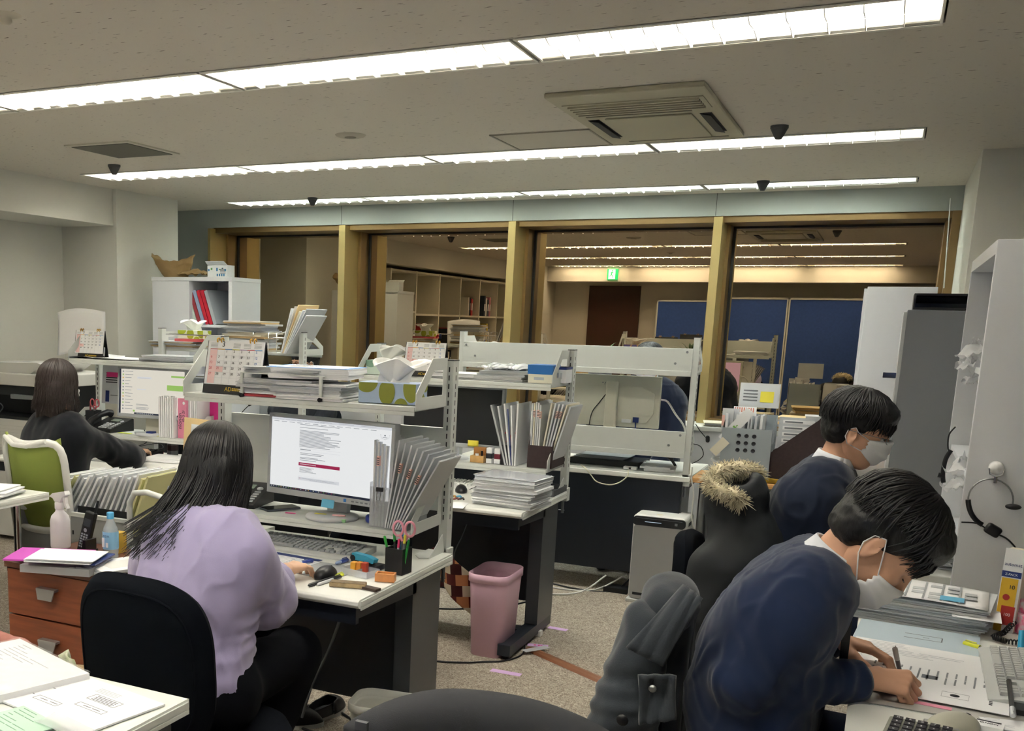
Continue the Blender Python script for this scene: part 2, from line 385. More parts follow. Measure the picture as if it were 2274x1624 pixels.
# ---------------------------------------------------------------- ceiling lamps
def tubemat(name,col,s):
    m=bpy.data.materials.new(name); m.use_nodes=True; b=m.node_tree.nodes['Principled BSDF']
    b.inputs['Emission Color'].default_value=col+(1,); b.inputs['Emission Strength'].default_value=s; b.inputs['Base Color'].default_value=(.9,.9,.9,1); return m
WARM=tubemat('tube_warm_white',(.99,.95,.89),TUBE); NEUT=tubemat('tube_white',(.96,.97,.95),TUBE); COOL=tubemat('tube_cool_white',(.86,.98,1),TUBE)
LOUV=mat('louver_blade','f4f2ea',.35,spec=.5,trans=0); HOUS=mat('lamp_housing','e8e6dc',.4)
def lamp(tm,label,ya,yb,x0):
    t=thing('ceiling_light',(x0,ya,HC),label,'ceiling light','recessed louvred ceiling lights in long rows')
    L=LXS-.012; x1=x0+L; m=MB(); zt=HC+.115
    m.box((x0,ya,zt),(x1,yb,zt+.01),HOUS)
    for y in (ya,yb-.008): m.box((x0,y,HC-.004),(x1,y+.008,zt),HOUS)
    for x in (x0,x1-.008): m.box((x,ya,HC-.004),(x+.008,yb,zt),HOUS)
    # flange
    m.box((x0,ya-.012,HC-.006),(x1,ya+.008,HC-.002),HOUS); m.box((x0,yb-.008,HC-.006),(x1,yb+.012,HC-.002),HOUS)
    m.build('housing',t)
    ym=(ya+yb)/2
    for s in (-1,1):
        m=MB(); m.cyl((x0+.10,ym+s*.075,HC+.085),(x1-.10,ym+s*.075,HC+.085),.016,tm,10); m.build('fluorescent_tube',t)
    m=MB()   # louver: V shaped side reflectors, centre spine and cross blades
    for s in (-1,1):
        y0=ym+s*(yb-ya)*.5-s*.012
        m.prism([(x0+.01,y0,HC+.11),(x0+.01,y0-s*.004,HC+.11),(x0+.01,y0-s*.016,HC+.004),(x0+.01,y0-s*.012,HC)],(L-.02,0,0),LOUV)
    m.prism([(x0+.01,ym-.012,HC+.05),(x0+.01,ym,HC+.0),(x0+.01,ym+.012,HC+.05)],(L-.02,0,0),LOUV)
    n=12
    for i in range(1,n):
        x=x0+L*i/n
        for s in (-1,1):
            ya_=ym+s*.004; yb_=ym+s*((yb-ya)/2-.014)
            poly=[(x-.001,ya_,HC+.052),(x-.001,(ya_+yb_)/2,HC+.034),(x-.001,yb_,HC+.052),(x-.001,yb_,HC-.006),(x-.001,(ya_+yb_)/2+s*.03,HC-.016),(x-.001,ya_,HC-.006)]
            m.prism(poly,(.003,0,0),LOUV)
    m.build('louver',t)
    return t
rn=['row behind the camera nearest the door','row just behind the camera','nearest row in view','middle row','row nearest the windows']
# a lamp of every row is built once, the others in the row copy it
pn=['leftmost','second from left','third from left','rightmost']
for ri,(a,b) in enumerate(ROWS):
    tm=[WARM,WARM,WARM,NEUT,COOL][ri]
    lb='white louvred ceiling light, %s, %s'
    first=lamp(tm,lb%(pn[0],rn[ri]),a,b,LX0+.006)
    for i in range(1,4): dup(first,(LXS*i,0,0),lb%(pn[i],rn[ri]))
# ---------------------------------------------------------------- ceiling fittings
ACM=mat('cassette_beige','b9b49c',.5); DK=mat('dark_slot','1c1c22',.6)
def cassette(x0,y0,label):
    t=thing('air_conditioner',(x0,y0,HC),label,'air conditioner','two-way ceiling cassettes')
    x1=x0+.635; y1=y0+1.2; z=HC
    m=MB(); m.box((x0,y0,z-.022),(x1,y1,z),ACM); m.build('panel',t,bevel=.006)
    m=MB(); 
    m.box((x0+.03,y0+.16,z-.026),(x1-.03,y0+.40,z-.022),ACM)
    for i in range(5): m.box((x0+.05,y0+.18+i*.044,z-.034),(x1-.05,y0+.196+i*.044,z-.026),ACM)
    for i in range(4): m.box((x0+.05,y0+.198+i*.044,z-.0275),(x1-.05,y0+.222+i*.044,z-.0265),DK)
    m.build('intake_grille',t)
    m=MB(); m.box((x0+.13,y0+.5,z-.03),(x1-.13,y1-.12,z-.022),ACM); m.build('centre_panel',t,bevel=.004)
    for xx in (x0+.05,x1-.10):
        m=MB(); m.box((xx,y0+.52,z-.024),(xx+.05,y1-.22,z-.0215),DK); m.prism([(xx+.005,y0+.53,z-.026),(xx+.045,y0+.53,z-.034),(xx+.045,y0+.53,z-.03),(xx+.005,y0+.53,z-.022)],(0,.44,0),DK); m.build('louver_flap',t)
    m=MB(); m.box((x0+.06,y0+.44,z-.024),(x1-.12,y0+.455,z-.0215),mat('groove','7d7867',.7)); m.build('groove',t); m=MB(); m.box((x0+.1,y1-.08,z-.024),(x1-.06,y1-.065,z-.0215),MATS['groove']); m.build('groove',t,)
    return t
cassette(-1.375,4.35,'beige ceiling air conditioner with slatted intake, over the desks')
def vent(x0,y0,w_,d,label):
    m=MB(); m.box((x0,y0,HC-.008),(x0+w_,y0+d,HC),mat('vent_white','cfcbbb',.6)); m.box((x0+.03,y0+.03,HC-.012),(x0+w_-.03,y0+d-.03,HC-.008),mat('vent_mesh','6c6a60',.8,bump=.5,bscale=400))
    return lab(m.build('ceiling_vent'),label,'vent')
vent(-4.27,4.68,.46,.47,'square grey mesh ceiling vent near the left wall')
m=MB(); m.box((-1.91,5.18,HC-.004),(-1.40,5.66,HC),mat('hatch','c6c0b2',.8)); 
for e in ((-1.91,5.18,-1.40,5.19),(-1.91,5.65,-1.40,5.66),(-1.91,5.18,-1.90,5.66),(-1.41,5.18,-1.40,5.66)): m.box((e[0],e[1],HC-.007),(e[2],e[3],HC-.004),mat('hatch_rim','9a9486',.6))
lab(m.build('ceiling_hatch'),'square access hatch flush in the ceiling beside the air conditioner','hatch')
m=MB(); m.lathe([(0,-.012),(.055,-.012),(.075,-.006),(.08,0)],(-2.58,4.95,HC),mat('disc_grey','b4ae9f',.7)); m.lathe([(0,-.014),(.03,-.014),(.03,-.012)],(-2.58,4.95,HC),mat('disc_dark','8f897b',.7))
lab(m.build('ceiling_speaker'),'round flat disc fitting on the ceiling between light rows','speaker')
def detector(x,y,label):
    t=thing('motion_sensor',(x,y,HC),label,'sensor','small dark ceiling sensors'); DS=mat('sensor_grey','4a4a4c',.5)
    MB().lathe([(0,-.018),(.034,-.018),(.04,-.012),(.04,0)],(x,y,HC),DS).build('base',t)
    m=MB(); m.lathe([(0,-.06),(.014,-.06),(.02,-.05),(.03,-.03),(.036,-.018)],(x,y,HC),DS)
    m.build('sensing_head',t)
detector(-4.51,5.4,'dark round ceiling sensor near the left wall below the vent')
detector(-.57,5.42,'dark round ceiling sensor to the right of the air conditioner')
detector(-4.16,7.36,'dark round ceiling sensor over the left part of the window-side light row')
detector(-.84,7.36,'dark round ceiling sensor over the right part of the window-side light row')
m=MB(); m.lathe([(0,-.03),(.012,-.03),(.02,-.02),(.018,-.01),(.045,-.004),(.05,0)],(-2.62,2.62,HC),mat('sprinkler_cream','d8d0bc',.4)); lab(m.build('sprinkler_head'),'cream sprinkler head at the upper left corner of the ceiling','sprinkler')
# things behind the camera that the windows mirror
t=struct(MB().box((-4.6,YB+.001,0),(-3.75,YB+.045,2.2),mat('dark_brown_door','4a2e26',.4)).build('door_1',bevel=.003))
m=MB(); m.cyl((-3.83,YB+.03,1.02),(-3.83,YB+.1,1.02),.025,STEEL,12); m.box((-3.81,YB+.03,.95),(-3.79,YB+.06,1.15),STEEL); m.build('door_handle',t)
EXG=mat('exit_green','0d9a55',.5,emit='15b368',es=1.2); EXW=mat('exit_white','f4fff8',.5,emit='f4fff8',es=1.6)
t=thing('exit_sign',(-4.1,YB+.52,2.37),'green and white running man emergency exit sign on the beam over the brown door','exit sign')
MB().box((-4.2,YB+.5,2.28),(-4.03,YB+.53,2.45),EXG).build('sign_case',t)
m=MB(); y=YB+.531; m.box((-4.175,y,2.29),(-4.07,y+.002,2.44),EXW); y+=.003
m.lathe([(0,0),(.012,0)],(-4.115,y,2.42),EXG,axis=Matrix.Rotation(-PI/2,3,'X'))
for a,b,r in (((-4.12,2.405),(-4.13,2.36),.011),((-4.13,2.36),(-4.105,2.335),.007),((-4.105,2.335),(-4.11,2.305),.006),((-4.13,2.36),(-4.15,2.335),.007),((-4.15,2.335),(-4.165,2.34),.006),((-4.12,2.4),(-4.095,2.385),.005),((-4.12,2.4),(-4.15,2.385),.005)):
    m.tube([(a[0],y,a[1]),(b[0],y,b[1])],r,EXG,6)
m.build('running_man_pictogram',t)
BLU=mat('blue_partition_cloth','3355a0',.8,var=.08,vscale=30)
for i,(x0,x1,lb) in enumerate(((-3.42,-2.62,'blue fabric partition panel beside the brown door'),(-2.56,-1.46,'wide blue fabric partition panel in the middle of the back of the room'),(-1.45,-.35,'blue fabric partition panel right of the middle one'),(-.34,.76,'rightmost blue fabric partition panel at the back of the room'))):
    t=thing('partition_panel',(x0,YB+.25,0),lb,'partition','blue partition panels at the back of the room')
    MB().box((x0+.02,YB+.26,.08),(x1-.02,YB+.29,2.0 if i else 1.95),BLU).build('fabric_panel',t)
    m=MB(); [m.box(q[0],q[1],WHITE) for q in (((x0,YB+.25,0),(x0+.02,YB+.3,2.03 if i else 1.97)),((x1-.02,YB+.25,0),(x1,YB+.3,2.03 if i else 1.97)),((x0,YB+.25,2.0 if i else 1.95),(x1,YB+.3,2.03 if i else 1.97)))]; m.build('panel_frame',t)
# built-in shelving along the left wall
t=thing('shelving_unit',(-5.6,.4,0),'long cream built-in shelving with many compartments along the left wall','shelving')
CRM=mat('cream_shelf','d8d4c4',.6); m=MB(); y0=.2;y1=4.9;n=6
m.box((-5.89,y0,0),(-5.87,y1,2.18),CRM)
for i in range(n+1):
    y=y0+(y1-y0-.03)*i/n; m.box((-5.87,y,0),(-5.48,y+.03,2.18),CRM)
m.build('upright_panels',t)
for i in range(n):
    ya=y0+(y1-y0-.03)*i/n+.03; yb=y0+(y1-y0-.03)*(i+1)/n
    for z in (.05,.45,.85,1.2,1.62 if i!=n-1 else 1.65,2.15): m=MB(); m.box((-5.87,ya,z),(-5.485,yb,z+.025),CRM); m.build('shelf_board',t)
cols=['d9c23a','2a4fa8','d8d8d8','c22c2c','c22c2c','2a2d38','e8e4da','c87a8a','404652','dcdcdc','2b3444','b8bcc4']
k=0
for (iy,z,n_) in ((4,1.225,5),(3,.875,6),(2,1.225,5),(2,1.645,3),(1,1.645,4),(1,1.225,4),(3,1.225,3)):
    y=y0+(y1-y0-.03)*iy/6+.08
    for j in range(n_):
        wd=random.uniform(.03,.07); hh=random.uniform(.22,.31); cc=cols[k%len(cols)]; k+=1
        m=MB().box((-5.84,y,z),(-5.56,y+wd,z+hh),mat('binder_'+cc,cc,.5)); m.box((-5.559,y+.008,z+.08),(-5.558,y+wd-.008,z+.18),PAPER)
        lab(m.build('ring_binder',bevel=.002),'ring binder standing on the built-in shelving of the left wall','binder','binders on the built-in shelving'); y+=wd+random.uniform(.002,.03)
# thin blind cord on the right window
m=MB(); m.tube([P(2111,440,y=7.8),P(2096,640,y=7.8)],.004,WHITE,6); lab(m.build('blind_cord'),'thin white blind cord hanging in front of the rightmost window','cord')
# ================================================================ desks and racks
DZ=.72
def desk(x0,x1,y0,y1,label,user=-1,group='white topped office desks with dark steel legs',leg=(True,True),panel=True):
    "user=-1: the sitter is on the low-y side"
    t=thing('office_desk',((x0+x1)/2,(y0+y1)/2,0),label,'desk',group)
    f=y0 if user<0 else y1; r=y1 if user<0 else y0; s=1 if user<0 else -1
    m=MB(); m.prism([(x0,f+s*.004,DZ-.006),(x0,f+s*.014,DZ),(x0,r,DZ),(x0,r,DZ-.028),(x0,f+s*.014,DZ-.028),(x0,f+s*.002,DZ-.018)][::s],(x1-x0,0,0),TOPM)
    m.build('desktop',t,bevel=.003)
    for x,sg in ((x0,-1),(x1,1)):
        m=MB(); m.box((x,f+s*.02,DZ-.02),(x+sg*.004,r-s*.005,DZ-.006),TOPM); m.box((x,f+s*.02,DZ-.034),(x+sg*.004,r-s*.005,DZ-.025),TOPM); m.box((x,f+s*.02,DZ-.026),(x+sg*.001,r-s*.005,DZ-.019),TOPM)
        m.build('edge_strip',t)
    m=MB(); m.box((x0+.02,f+s*.03,DZ-.085),(x1-.02,f+s*.05,DZ-.028),NAVY); m.build('apron',t)
    for x,sg,ok in ((x0,1,leg[0]),(x1,-1,leg[1])):
        if not ok: continue
        a=x+sg*.035; b=x+sg*.10
        m=MB(); m.prism([(a,r-s*.27,DZ-.03),(a,r-s*.02,DZ-.03),(a,r-s*.02,.07),(a,r-s*.27,.07)],(b-a,0,0),CHAR)
        m.prism([(a,f+s*.04,DZ-.032),(a,r-s*.24,DZ-.032),(a,r-s*.24,DZ-.10),(a,f+s*.04,DZ-.078)],(b-a,0,0),NAVY)
        m.prism([(a-.002,r-s*.02,.07),(a-.002,r-s*.02,.02),(a-.002,f+s*.06,.02),(a-.002,f+s*.06,.075)],(b-a+.004,0,0),NAVY)
        for yy in (f+s*.1,r-s*.06): m.cyl(((a+b)/2,yy,0),((a+b)/2,yy,.03),.018,BLK,12)
        m.build('leg',t,bevel=.004)
    if panel: MB().box((x0+.1,r-s*.2,.17),(x1-.1,r-s*.18,DZ-.03),NAVY).build('modesty_panel',t)
    return t
D1=desk(-2.14,-1.345,2.70,3.47,'white desk with dark legs where the woman in the lilac sweater works')
D2=desk(-2.55,-1.385,4.40,5.14,'white desk behind the lilac woman with a tall stack of files on its right end')
D2b=desk(-3.395,-2.56,4.44,5.14,'white desk between the black-sweater woman and the desk with the stack of files',leg=(True,False))
DW=desk(-4.60,-3.42,4.36,5.10,'white desk where the woman in the black sweater types')
D3=desk(-2.38,-.93,6.03,6.73,'white desk nearest the windows with its dark back panel toward the camera',user=1)
D4=desk(-4.72,-3.45,6.03,6.73,'white desk of the masked person with glasses by the windows',user=1)
DL=desk(-2.75,-1.30,1.02,1.78,'white desk in the bottom left corner with printed sheets on it',user=-1,leg=(True,True),panel=False)
m=MB(); m.box((-2.43,3.34,.69),(-2.145,3.53,.72),TOPM); m.build('rear_tray',D1)
# full dark back panel of the window desk
MB().box((-2.36,6.035,.13),(-.97,6.05,DZ-.03),NAVY).build('back_panel',None).parent=D3
bpy.data.objects['back_panel'].matrix_parent_inverse=Matrix.Translation(-Vector(D3.location))
def slots(mb,x,y,z0,z1,face,w=.004):
    z=z0
    while z<z1: 
        if face=='y': mb.box((x-w/2,y-.0008,z),(x+w/2,y+.0008,z+.018),DK)
        else: mb.box((x-.0008,y-w/2,z),(x+.0008,y+w/2,z+.018),DK)
        z+=.03
def rack(x0,x1,y,ztop,shelves,dirn,label,depth=.27,cap=CHAR):
    "clamp-on desk shelf: slotted posts at plane y, shelves cantilevered along dirn*y"
    t=thing('desk_shelf_rack',((x0+x1)/2,y,DZ),label,'shelf rack','white slotted desk shelf racks')
    for x in (x0,x1-.032):
        m=MB(); m.box((x,y,DZ),(x+.032,y+.05,ztop),WHITE); m.box((x-.001,y-.001,ztop),(x+.033,y+.051,ztop+.004),cap)
        slots(m,x+.016,y-.0005 if dirn<0 else y+.0505,DZ+.12,ztop-.03,'y'); slots(m,x+.032 if x>x0 else x,y+.025,DZ+.12,ztop-.03,'x')
        m.build('post',t)
    for k in shelves:
        z=k['z']; d=k.get('d',depth); yb=y if dirn<0 else y+.05; yf=yb+dirn*d
        m=MB(); m.box((x0+.03,yb,z-.016),(x1-.03,yf,z),WHITE); m.box((x0+.03,yf-.004*dirn,z-.03),(x1-.03,yf,z-.0165),WHITE); m.build('shelf_board',t,bevel=.0015)
        for x,dx in ((x0+.024,.003),(x1-.027,.003)):
            h=k.get('h',.16); b=lambda v,w_: (x,yb+dirn*v,z+w_)
            if k.get('rail'): h=.12
            outer=[b(d,-.012),b(d,.045),b(d*.5,h),b(-.0,h),b(-.0,-.012)]; inner=[b(d*.83,.03),b(d*.45,h-.042),b(.035,h-.042),b(.035,.03)]
            # plate with an opening, built as four strips
            m=MB(); O=outer; I=inner
            for q in ([O[0],O[1],I[0]],[O[1],O[2],I[1],I[0]],[O[2],O[3],I[2],I[1]],[O[3],O[4],I[3],I[2]],[O[4],O[0],I[0],I[3]]): m.prism(q,(dx,0,0),WHITE)
            m.build('side_bracket',t)
        if k.get('rail'):
            m=MB(); m.tube([(x0+.02,yb+dirn*.0,z+.1),(x1-.02,yb+dirn*.0,z+.1)],.005,CHROME,8); m.build('rail',t)
        if k.get('panel'):
            m=MB(); yy=y-.012 if dirn>0 else y+.05; m.box((x0+.03,yy,z-.0),(x1-.03,yy+.012,z+k['panel']),WHITE)
            m.box((x0+.03,yy-.003,z-.03),(x1-.03,yy+.0,z-.0),WHITE)
            if dirn>0:
                for sx,sz in ((x0+.05,k['panel']-.02),(x1-.06,k['panel']-.02),(x0+.11,.04),(x1-.12,.04)): m.cyl((sx,yy-.002,z+sz),(sx,yy+.001,z+sz),.007,STEEL,10)
            m.build('back_panel',t,bevel=.0015)
    return t
def clamp(x,y,label,p):
    m=MB(); m.box((x-.025,y-.02,DZ-.055),(x+.025,y+.03,DZ+.012),WHITE); m.cyl((x,y,DZ-.12),(x,y,DZ-.055),.007,STEEL,10); m.cyl((x-.02,y,DZ-.105),(x+.01,y,DZ-.105),.003,STEEL,6)
    o=m.build('clamp',None,bevel=.002); o.parent=p; o.matrix_parent_inverse=Matrix.Translation(-Vector(p.location))
R1=rack(-2.39,-1.375,3.48,1.42,[dict(z=1.27),dict(z=.835,h=.15)],-1,'white two-tier desk shelf rack above the lilac woman\'s monitor')
R2=rack(-2.49,-1.395,5.15,1.43,[dict(z=1.27),dict(z=.855,h=.15)],-1,'white two-tier desk shelf rack around the switched-off black monitor')
RW=rack(-4.44,-3.46,5.10,1.44,[dict(z=1.285),dict(z=.85,h=.13)],-1,'white desk shelf rack above the black-sweater woman\'s monitor')
R3=rack(-2.36,-.94,6.05,1.50,[dict(z=1.315,panel=.125),dict(z=.855,panel=.12,d=.22)],1,'white shelf rack with two wide back panels on the window desk')
R4=rack(-4.66,-3.46,6.03,1.46,[dict(z=1.32,rail=1),dict(z=1.03,rail=1,d=.2)],1,'white shelf rack with paper piles and wire dividers in front of the masked person')
for p in ((-1.39,3.50,R1),(-2.375,3.50,R1),(-1.41,5.17,R2),(-.955,6.07,R3),(-2.34,6.07,R3)): clamp(p[0],p[1],'',p[2])
# rear rail gussets at the desk ends
def gusset(x,y,p):
    m=MB(); m.prism([(x,y,DZ),(x,y-.14,DZ),(x,y-.02,DZ+.07)],(.003,0,0),WHITE); m.prism([(x,y,DZ+.001),(x-.06,y,DZ+.001),(x-.06,y-.12,DZ+.001),(x-.03,y-.16,DZ+.001),(x,y-.14,DZ+.001)],(0,0,.003),WHITE)
    o=m.build('gusset',None); o.parent=p; o.matrix_parent_inverse=Matrix.Translation(-Vector(p.location))
gusset(-1.385,3.48,R1); gusset(-1.405,5.15,R2)
# rear panel behind the lilac woman's rack
t=MB().box((-2.36,3.535,.86),(-1.41,3.545,1.165),WHITE); t.box((-2.36,3.53,1.16),(-1.41,3.55,1.172),WHITE)
o=t.build('rear_panel',None); o.parent=R1; o.matrix_parent_inverse=Matrix.Translation(-Vector(R1.location))
# right side of the room
RD1=thing('office_desk',(.35,2.0,0),'white desk at the right edge with a calculator and mouse near the camera','desk','white topped office desks with dark steel legs')
m=MB(); m.prism([(x,y,DZ-.028) for x,y in rrect(.72,.98,.05,6,.36,2.06)],(0,0,.028),TOPM); m.build('desktop',RD1,bevel=.003)
m=MB(); m.box((.06,1.6,.02),(.12,2.5,DZ-.03),CHAR); m.build('leg',RD1)
m=MB(); m.box((.62,1.6,.02),(.68,2.5,DZ-.03),CHAR); m.build('leg',RD1)
RD2=thing('office_desk',(.35,3.1,0),'white desk where the man in the navy suit is writing','desk','white topped office desks with dark steel legs')
m=MB(); m.box((0,2.56,DZ-.028),(.72,3.66,DZ),TOPM); m.build('desktop',RD2,bevel=.006)
for yy in (2.62,3.58): m=MB(); m.box((.08,yy,.02),(.66,yy+.04,DZ-.03),CHAR); m.build('leg',RD2)
m=MB(); m.box((.6,2.66,.2),(.62,3.58,DZ-.03),NAVY); m.build('modesty_panel',RD2)
RD3=thing('office_desk',(.35,4.5,0),'white desk end with a paper pile beyond the writing man, dark front panel','desk','white topped office desks with dark steel legs')
m=MB(); m.box((-.02,4.1,DZ-.03),(.5,5.25,DZ),TOPM); m.build('desktop',RD3,bevel=.004)
m=MB(); m.box((-.0,4.12,DZ-.055),(.48,4.14,DZ-.03),WHITE); m.build('edge_rail',RD3)
m=MB(); m.box((.0,4.14,.1),(.48,4.16,DZ-.055),NAVY); m.build('modesty_panel',RD3)
m=MB(); m.box((.0,4.18,.0),(.06,5.2,DZ-.03),CHAR); m.build('leg',RD3)
# wooden side table with the magazine files
WT=thing('wooden_table',(-.35,6.5,0),'pale wood-topped table with grey legs between the window desk and the lockers','table')
m=MB(); m.box((-.925,6.05,DZ-.028),(.29,6.42,DZ),WOOD); m.build('tabletop',WT,bevel=.002)
m=MB(); m.box((-.86,6.10,DZ-.07),(.25,6.38,DZ-.028),STEEL); m.build('apron',WT)
for x in (-.86,.2):
    for y in (6.1,6.36): m=MB(); m.cyl((x,y,0),(x,y,DZ-.03),.022,STEEL,14); m.build('leg',WT)
m=MB(); m.box((-.8,6.37,.08),(.2,6.385,DZ-.07),mat('maroon_panel','2e2226',.5)); m.build('modesty_panel',WT)
# ---------------------------------------------------------------- cabinets
BC=thing('bookcase',(.48,4.7,0),'tall white open bookcase on the right with a headset hung on its side','bookcase')
y0=P(2211,543,x=.272).y; zt=P(2211,543,x=.272).z; print('bookcase',y0,zt)
y0,x0,yb,zt=4.02,.268,5.25,1.86
m=MB(); m.box((x0,y0,0),(1.0,y0+.022,zt),WHITE2); m.build('side_panel',BC,bevel=.002)
m=MB(); m.box((x0,yb-.022,0),(1.0,yb,zt),WHITE2); m.build('side_panel',BC,bevel=.002)
m=MB(); m.box((.98,y0+.022,0),(1.0,yb-.022,zt),WHITE2); m.build('back_panel',BC)
m=MB(); m.box((x0,y0+.022,zt-.045),(.98,yb-.022,zt),WHITE2); m.build('top_panel',BC)
for z in (.05,.42,.74,1.06,1.42): m=MB(); m.box((x0+.012,y0+.022,z),(.98,yb-.022,z+.02),WHITE2); m.build('shelf_board',BC)
LK=thing('locker_cabinet',(.3,5.75,0),'tall grey cabinet with chrome handles and a black tray on top','cabinet')
GREYC=mat('locker_grey','8d9095',.5,spec=.3)
m=MB(); m.box((.05,5.5,0),(.5,5.95,1.66),GREYC); m.build('cabinet_body',LK,bevel=.003)
m=MB(); m.box((.035,5.505,.85),(.05,5.945,1.65),mat('locker_light','c9cbcd',.5)); d=m.build('door',LK,bevel=.002)
m=MB(); m.box((-.02,5.52,1.345),(.035,5.55,1.37),CHROME); m.build('handle',d)
m=MB(); m.box((.035,5.505,.05),(.05,5.945,.84),MATS['locker_light']); d=m.build('door',LK,bevel=.002)
m=MB(); m.box((-.02,5.52,.79),(.035,5.55,.815),CHROME); m.build('handle',d)
WL=thing('locker_cabinet',(.0,6.9,0),'tall white locker standing against the rightmost window','cabinet')
m=MB(); m.box((-.15,6.5,0),(.19,6.95,1.80),WHITE2); m.build('cabinet_body',WL,bevel=.003)
m=MB(); m.box((-.165,6.505,.06),(-.15,6.945,1.79),WHITE2); d=m.build('door',WL,bevel=.002)
m=MB(); m.box((-.18,6.55,1.0),(-.165,6.57,1.12),CHROME); m.build('handle',d)
BT=thing('tray',(.3,5.7,1.66),'flat black letter tray on top of the grey cabinet','tray')
m=MB(); m.box((.07,5.52,1.662),(.38,5.85,1.672),BLK); m.box((.07,5.52,1.672),(.078,5.85,1.735),BLK); m.box((.372,5.52,1.672),(.38,5.85,1.735),BLK); m.box((.078,5.842,1.672),(.372,5.85,1.735),BLK); m.box((.078,5.52,1.725),(.372,5.84,1.735),BLK); m.box((.078,5.52,1.672),(.372,5.53,1.69),BLKG); m.build('tray_body',BT)
# left bookcase
LB=thing('bookcase',(-5.0,7.0,0),'white bookcase by the left pillar with coloured files and a paper bag on top','bookcase')
x0,x1,y0,y1,z=-4.98,-4.34,6.6,7.0,1.84
x0=P(338,615,y=6.6).x; xm=P(420,617,y=6.6).x; x1=P(515,622,y=6.6).x; z=P(338,615,y=6.6).z; print('lb',x0,xm,x1,z)
m=MB(); m.box((x0,6.6,0),(xm,7.0,z-.02),WHITE2); m.build('closed_side',LB,bevel=.002)
m=MB(); m.box((x1-.03,6.6,0),(x1,7.0,z-.02),WHITE2); m.build('side_panel',LB)
m=MB(); m.box((xm,6.98,0),(x1-.03,7.0,z-.02),WHITE2); m.build('back_panel',LB)
m=MB(); m.box((x0-.004,6.595,z-.03),(x1+.004,7.0,z),WHITE2); m.build('top_panel',LB,bevel=.002)
for zz in (.4,.8,1.1,1.49): m=MB(); m.box((xm,6.605,zz-.02),(x1-.03,6.98,zz),WHITE2); m.build('shelf_board',LB)
# wooden drawer cabinet
CH_=mat('cherry_veneer','8a4a2c',.4,var=.22,vscale=5,stretch=(1,1,9),coat=.1); CHD=mat('cherry_edge','5f3a2a',.4)
DC=thing('drawer_cabinet',(-2.9,3.3,0),'reddish brown wooden drawer cabinet left of the black chair','drawer cabinet')
m=MB(); m.box((-3.2,3.12,.05),(-2.68,3.55,.50),CHD); m.box((-3.21,3.09,.50),(-2.67,3.56,.525),CHD); m.build('cabinet_body',DC,bevel=.002)
for z0_,z1_ in ((.30,.495),(.06,.292)):
    m=MB(); m.box((-3.2,3.098,z0_),(-2.68,3.12,z1_),CH_); d=m.build('drawer',DC,bevel=.0015); zc=(z0_+z1_)/2+.02
    cx=-2.965; m=MB(); m.prism([(cx-.05,3.075,zc+.02),(cx+.05,3.075,zc+.02),(cx+.037,3.07,zc-.025),(cx-.037,3.07,zc-.025)],(0,-.006,0),mat('satin_handle','a9aaac',.35,metal=.7)); m.box((cx-.048,3.07,zc+.012),(cx+.048,3.098,zc+.022),MATS['satin_handle']); m.build('handle',d)
m=MB(); m.cyl((-2.73,3.092,.46),(-2.73,3.10,.46),.011,STEEL,14); m.build('lock',DC)
for x in (-3.15,-2.73):
    for y in (3.16,3.5): m=MB(); m.cyl((x-.012,y,.022),(x+.012,y,.022),.022,BLK,14); m.cyl((x,y,.03),(x,y,.055),.008,STEEL,8); m.build('caster',DC)
# ================================================================ people
SKIN=mat('skin','d9a88a',.5,spec=.35,var=.05,vscale=25); 
SKINW=mat('skin_light','deb496',.5,spec=.35,var=.05,vscale=25)
HAIRB=mat('black_hair','100f12',.42,spec=.5,bump=.4,bscale=60,stretch=(9,9,1.2)); HAIRBR=mat('dark_brown_hair','2c211e',.42,spec=.5,bump=.4,bscale=60,stretch=(9,9,1.2))
SUIT=mat('navy_suit_wool','1c2947',.8,spec=.15,sheen=.25,bump=.15,bscale=900); SUIT2=mat('dark_navy_suit_wool','1a2338',.8,spec=.15,sheen=.25,bump=.15,bscale=900)
LILAC=mat('lilac_knit','a79fc4',.9,spec=.1,sheen=.35,bump=.2,bscale=500); BKNIT=mat('black_knit','14161c',.9,spec=.1,sheen=.2,bump=.2,bscale=500)
BTROU=mat('black_trousers','0c0e13',.85,spec=.1); SHIRT=mat('white_shirt','dfe3ea',.7,spec=.2); SHIRTB=mat('pale_blue_shirt','b6c4d6',.7,spec=.2)
MASKM=mat('white_mask','e6e6e8',.8,spec=.15); LIP=mat('lip','b5705f',.5); EYEW=mat('eye_white','e8e4de',.3); EYED=mat('eye_dark','15100e',.15)
SHOE=mat('black_shoe','101114',.5)
def V3(*a): return Vector(a)
def headframe(c,fwd,up=(0,0,1),s=1):
    x=Vector(fwd).normalized(); z=Vector(up); z=(z-x*z.dot(x)).normalized(); y=z.cross(x)   # x forward, y left, z up
    return Matrix(((x.x*s,y.x*s,z.x*s,c[0]),(x.y*s,y.y*s,z.y*s,c[1]),(x.z*s,y.z*s,z.z*s,c[2]),(0,0,0,1)))
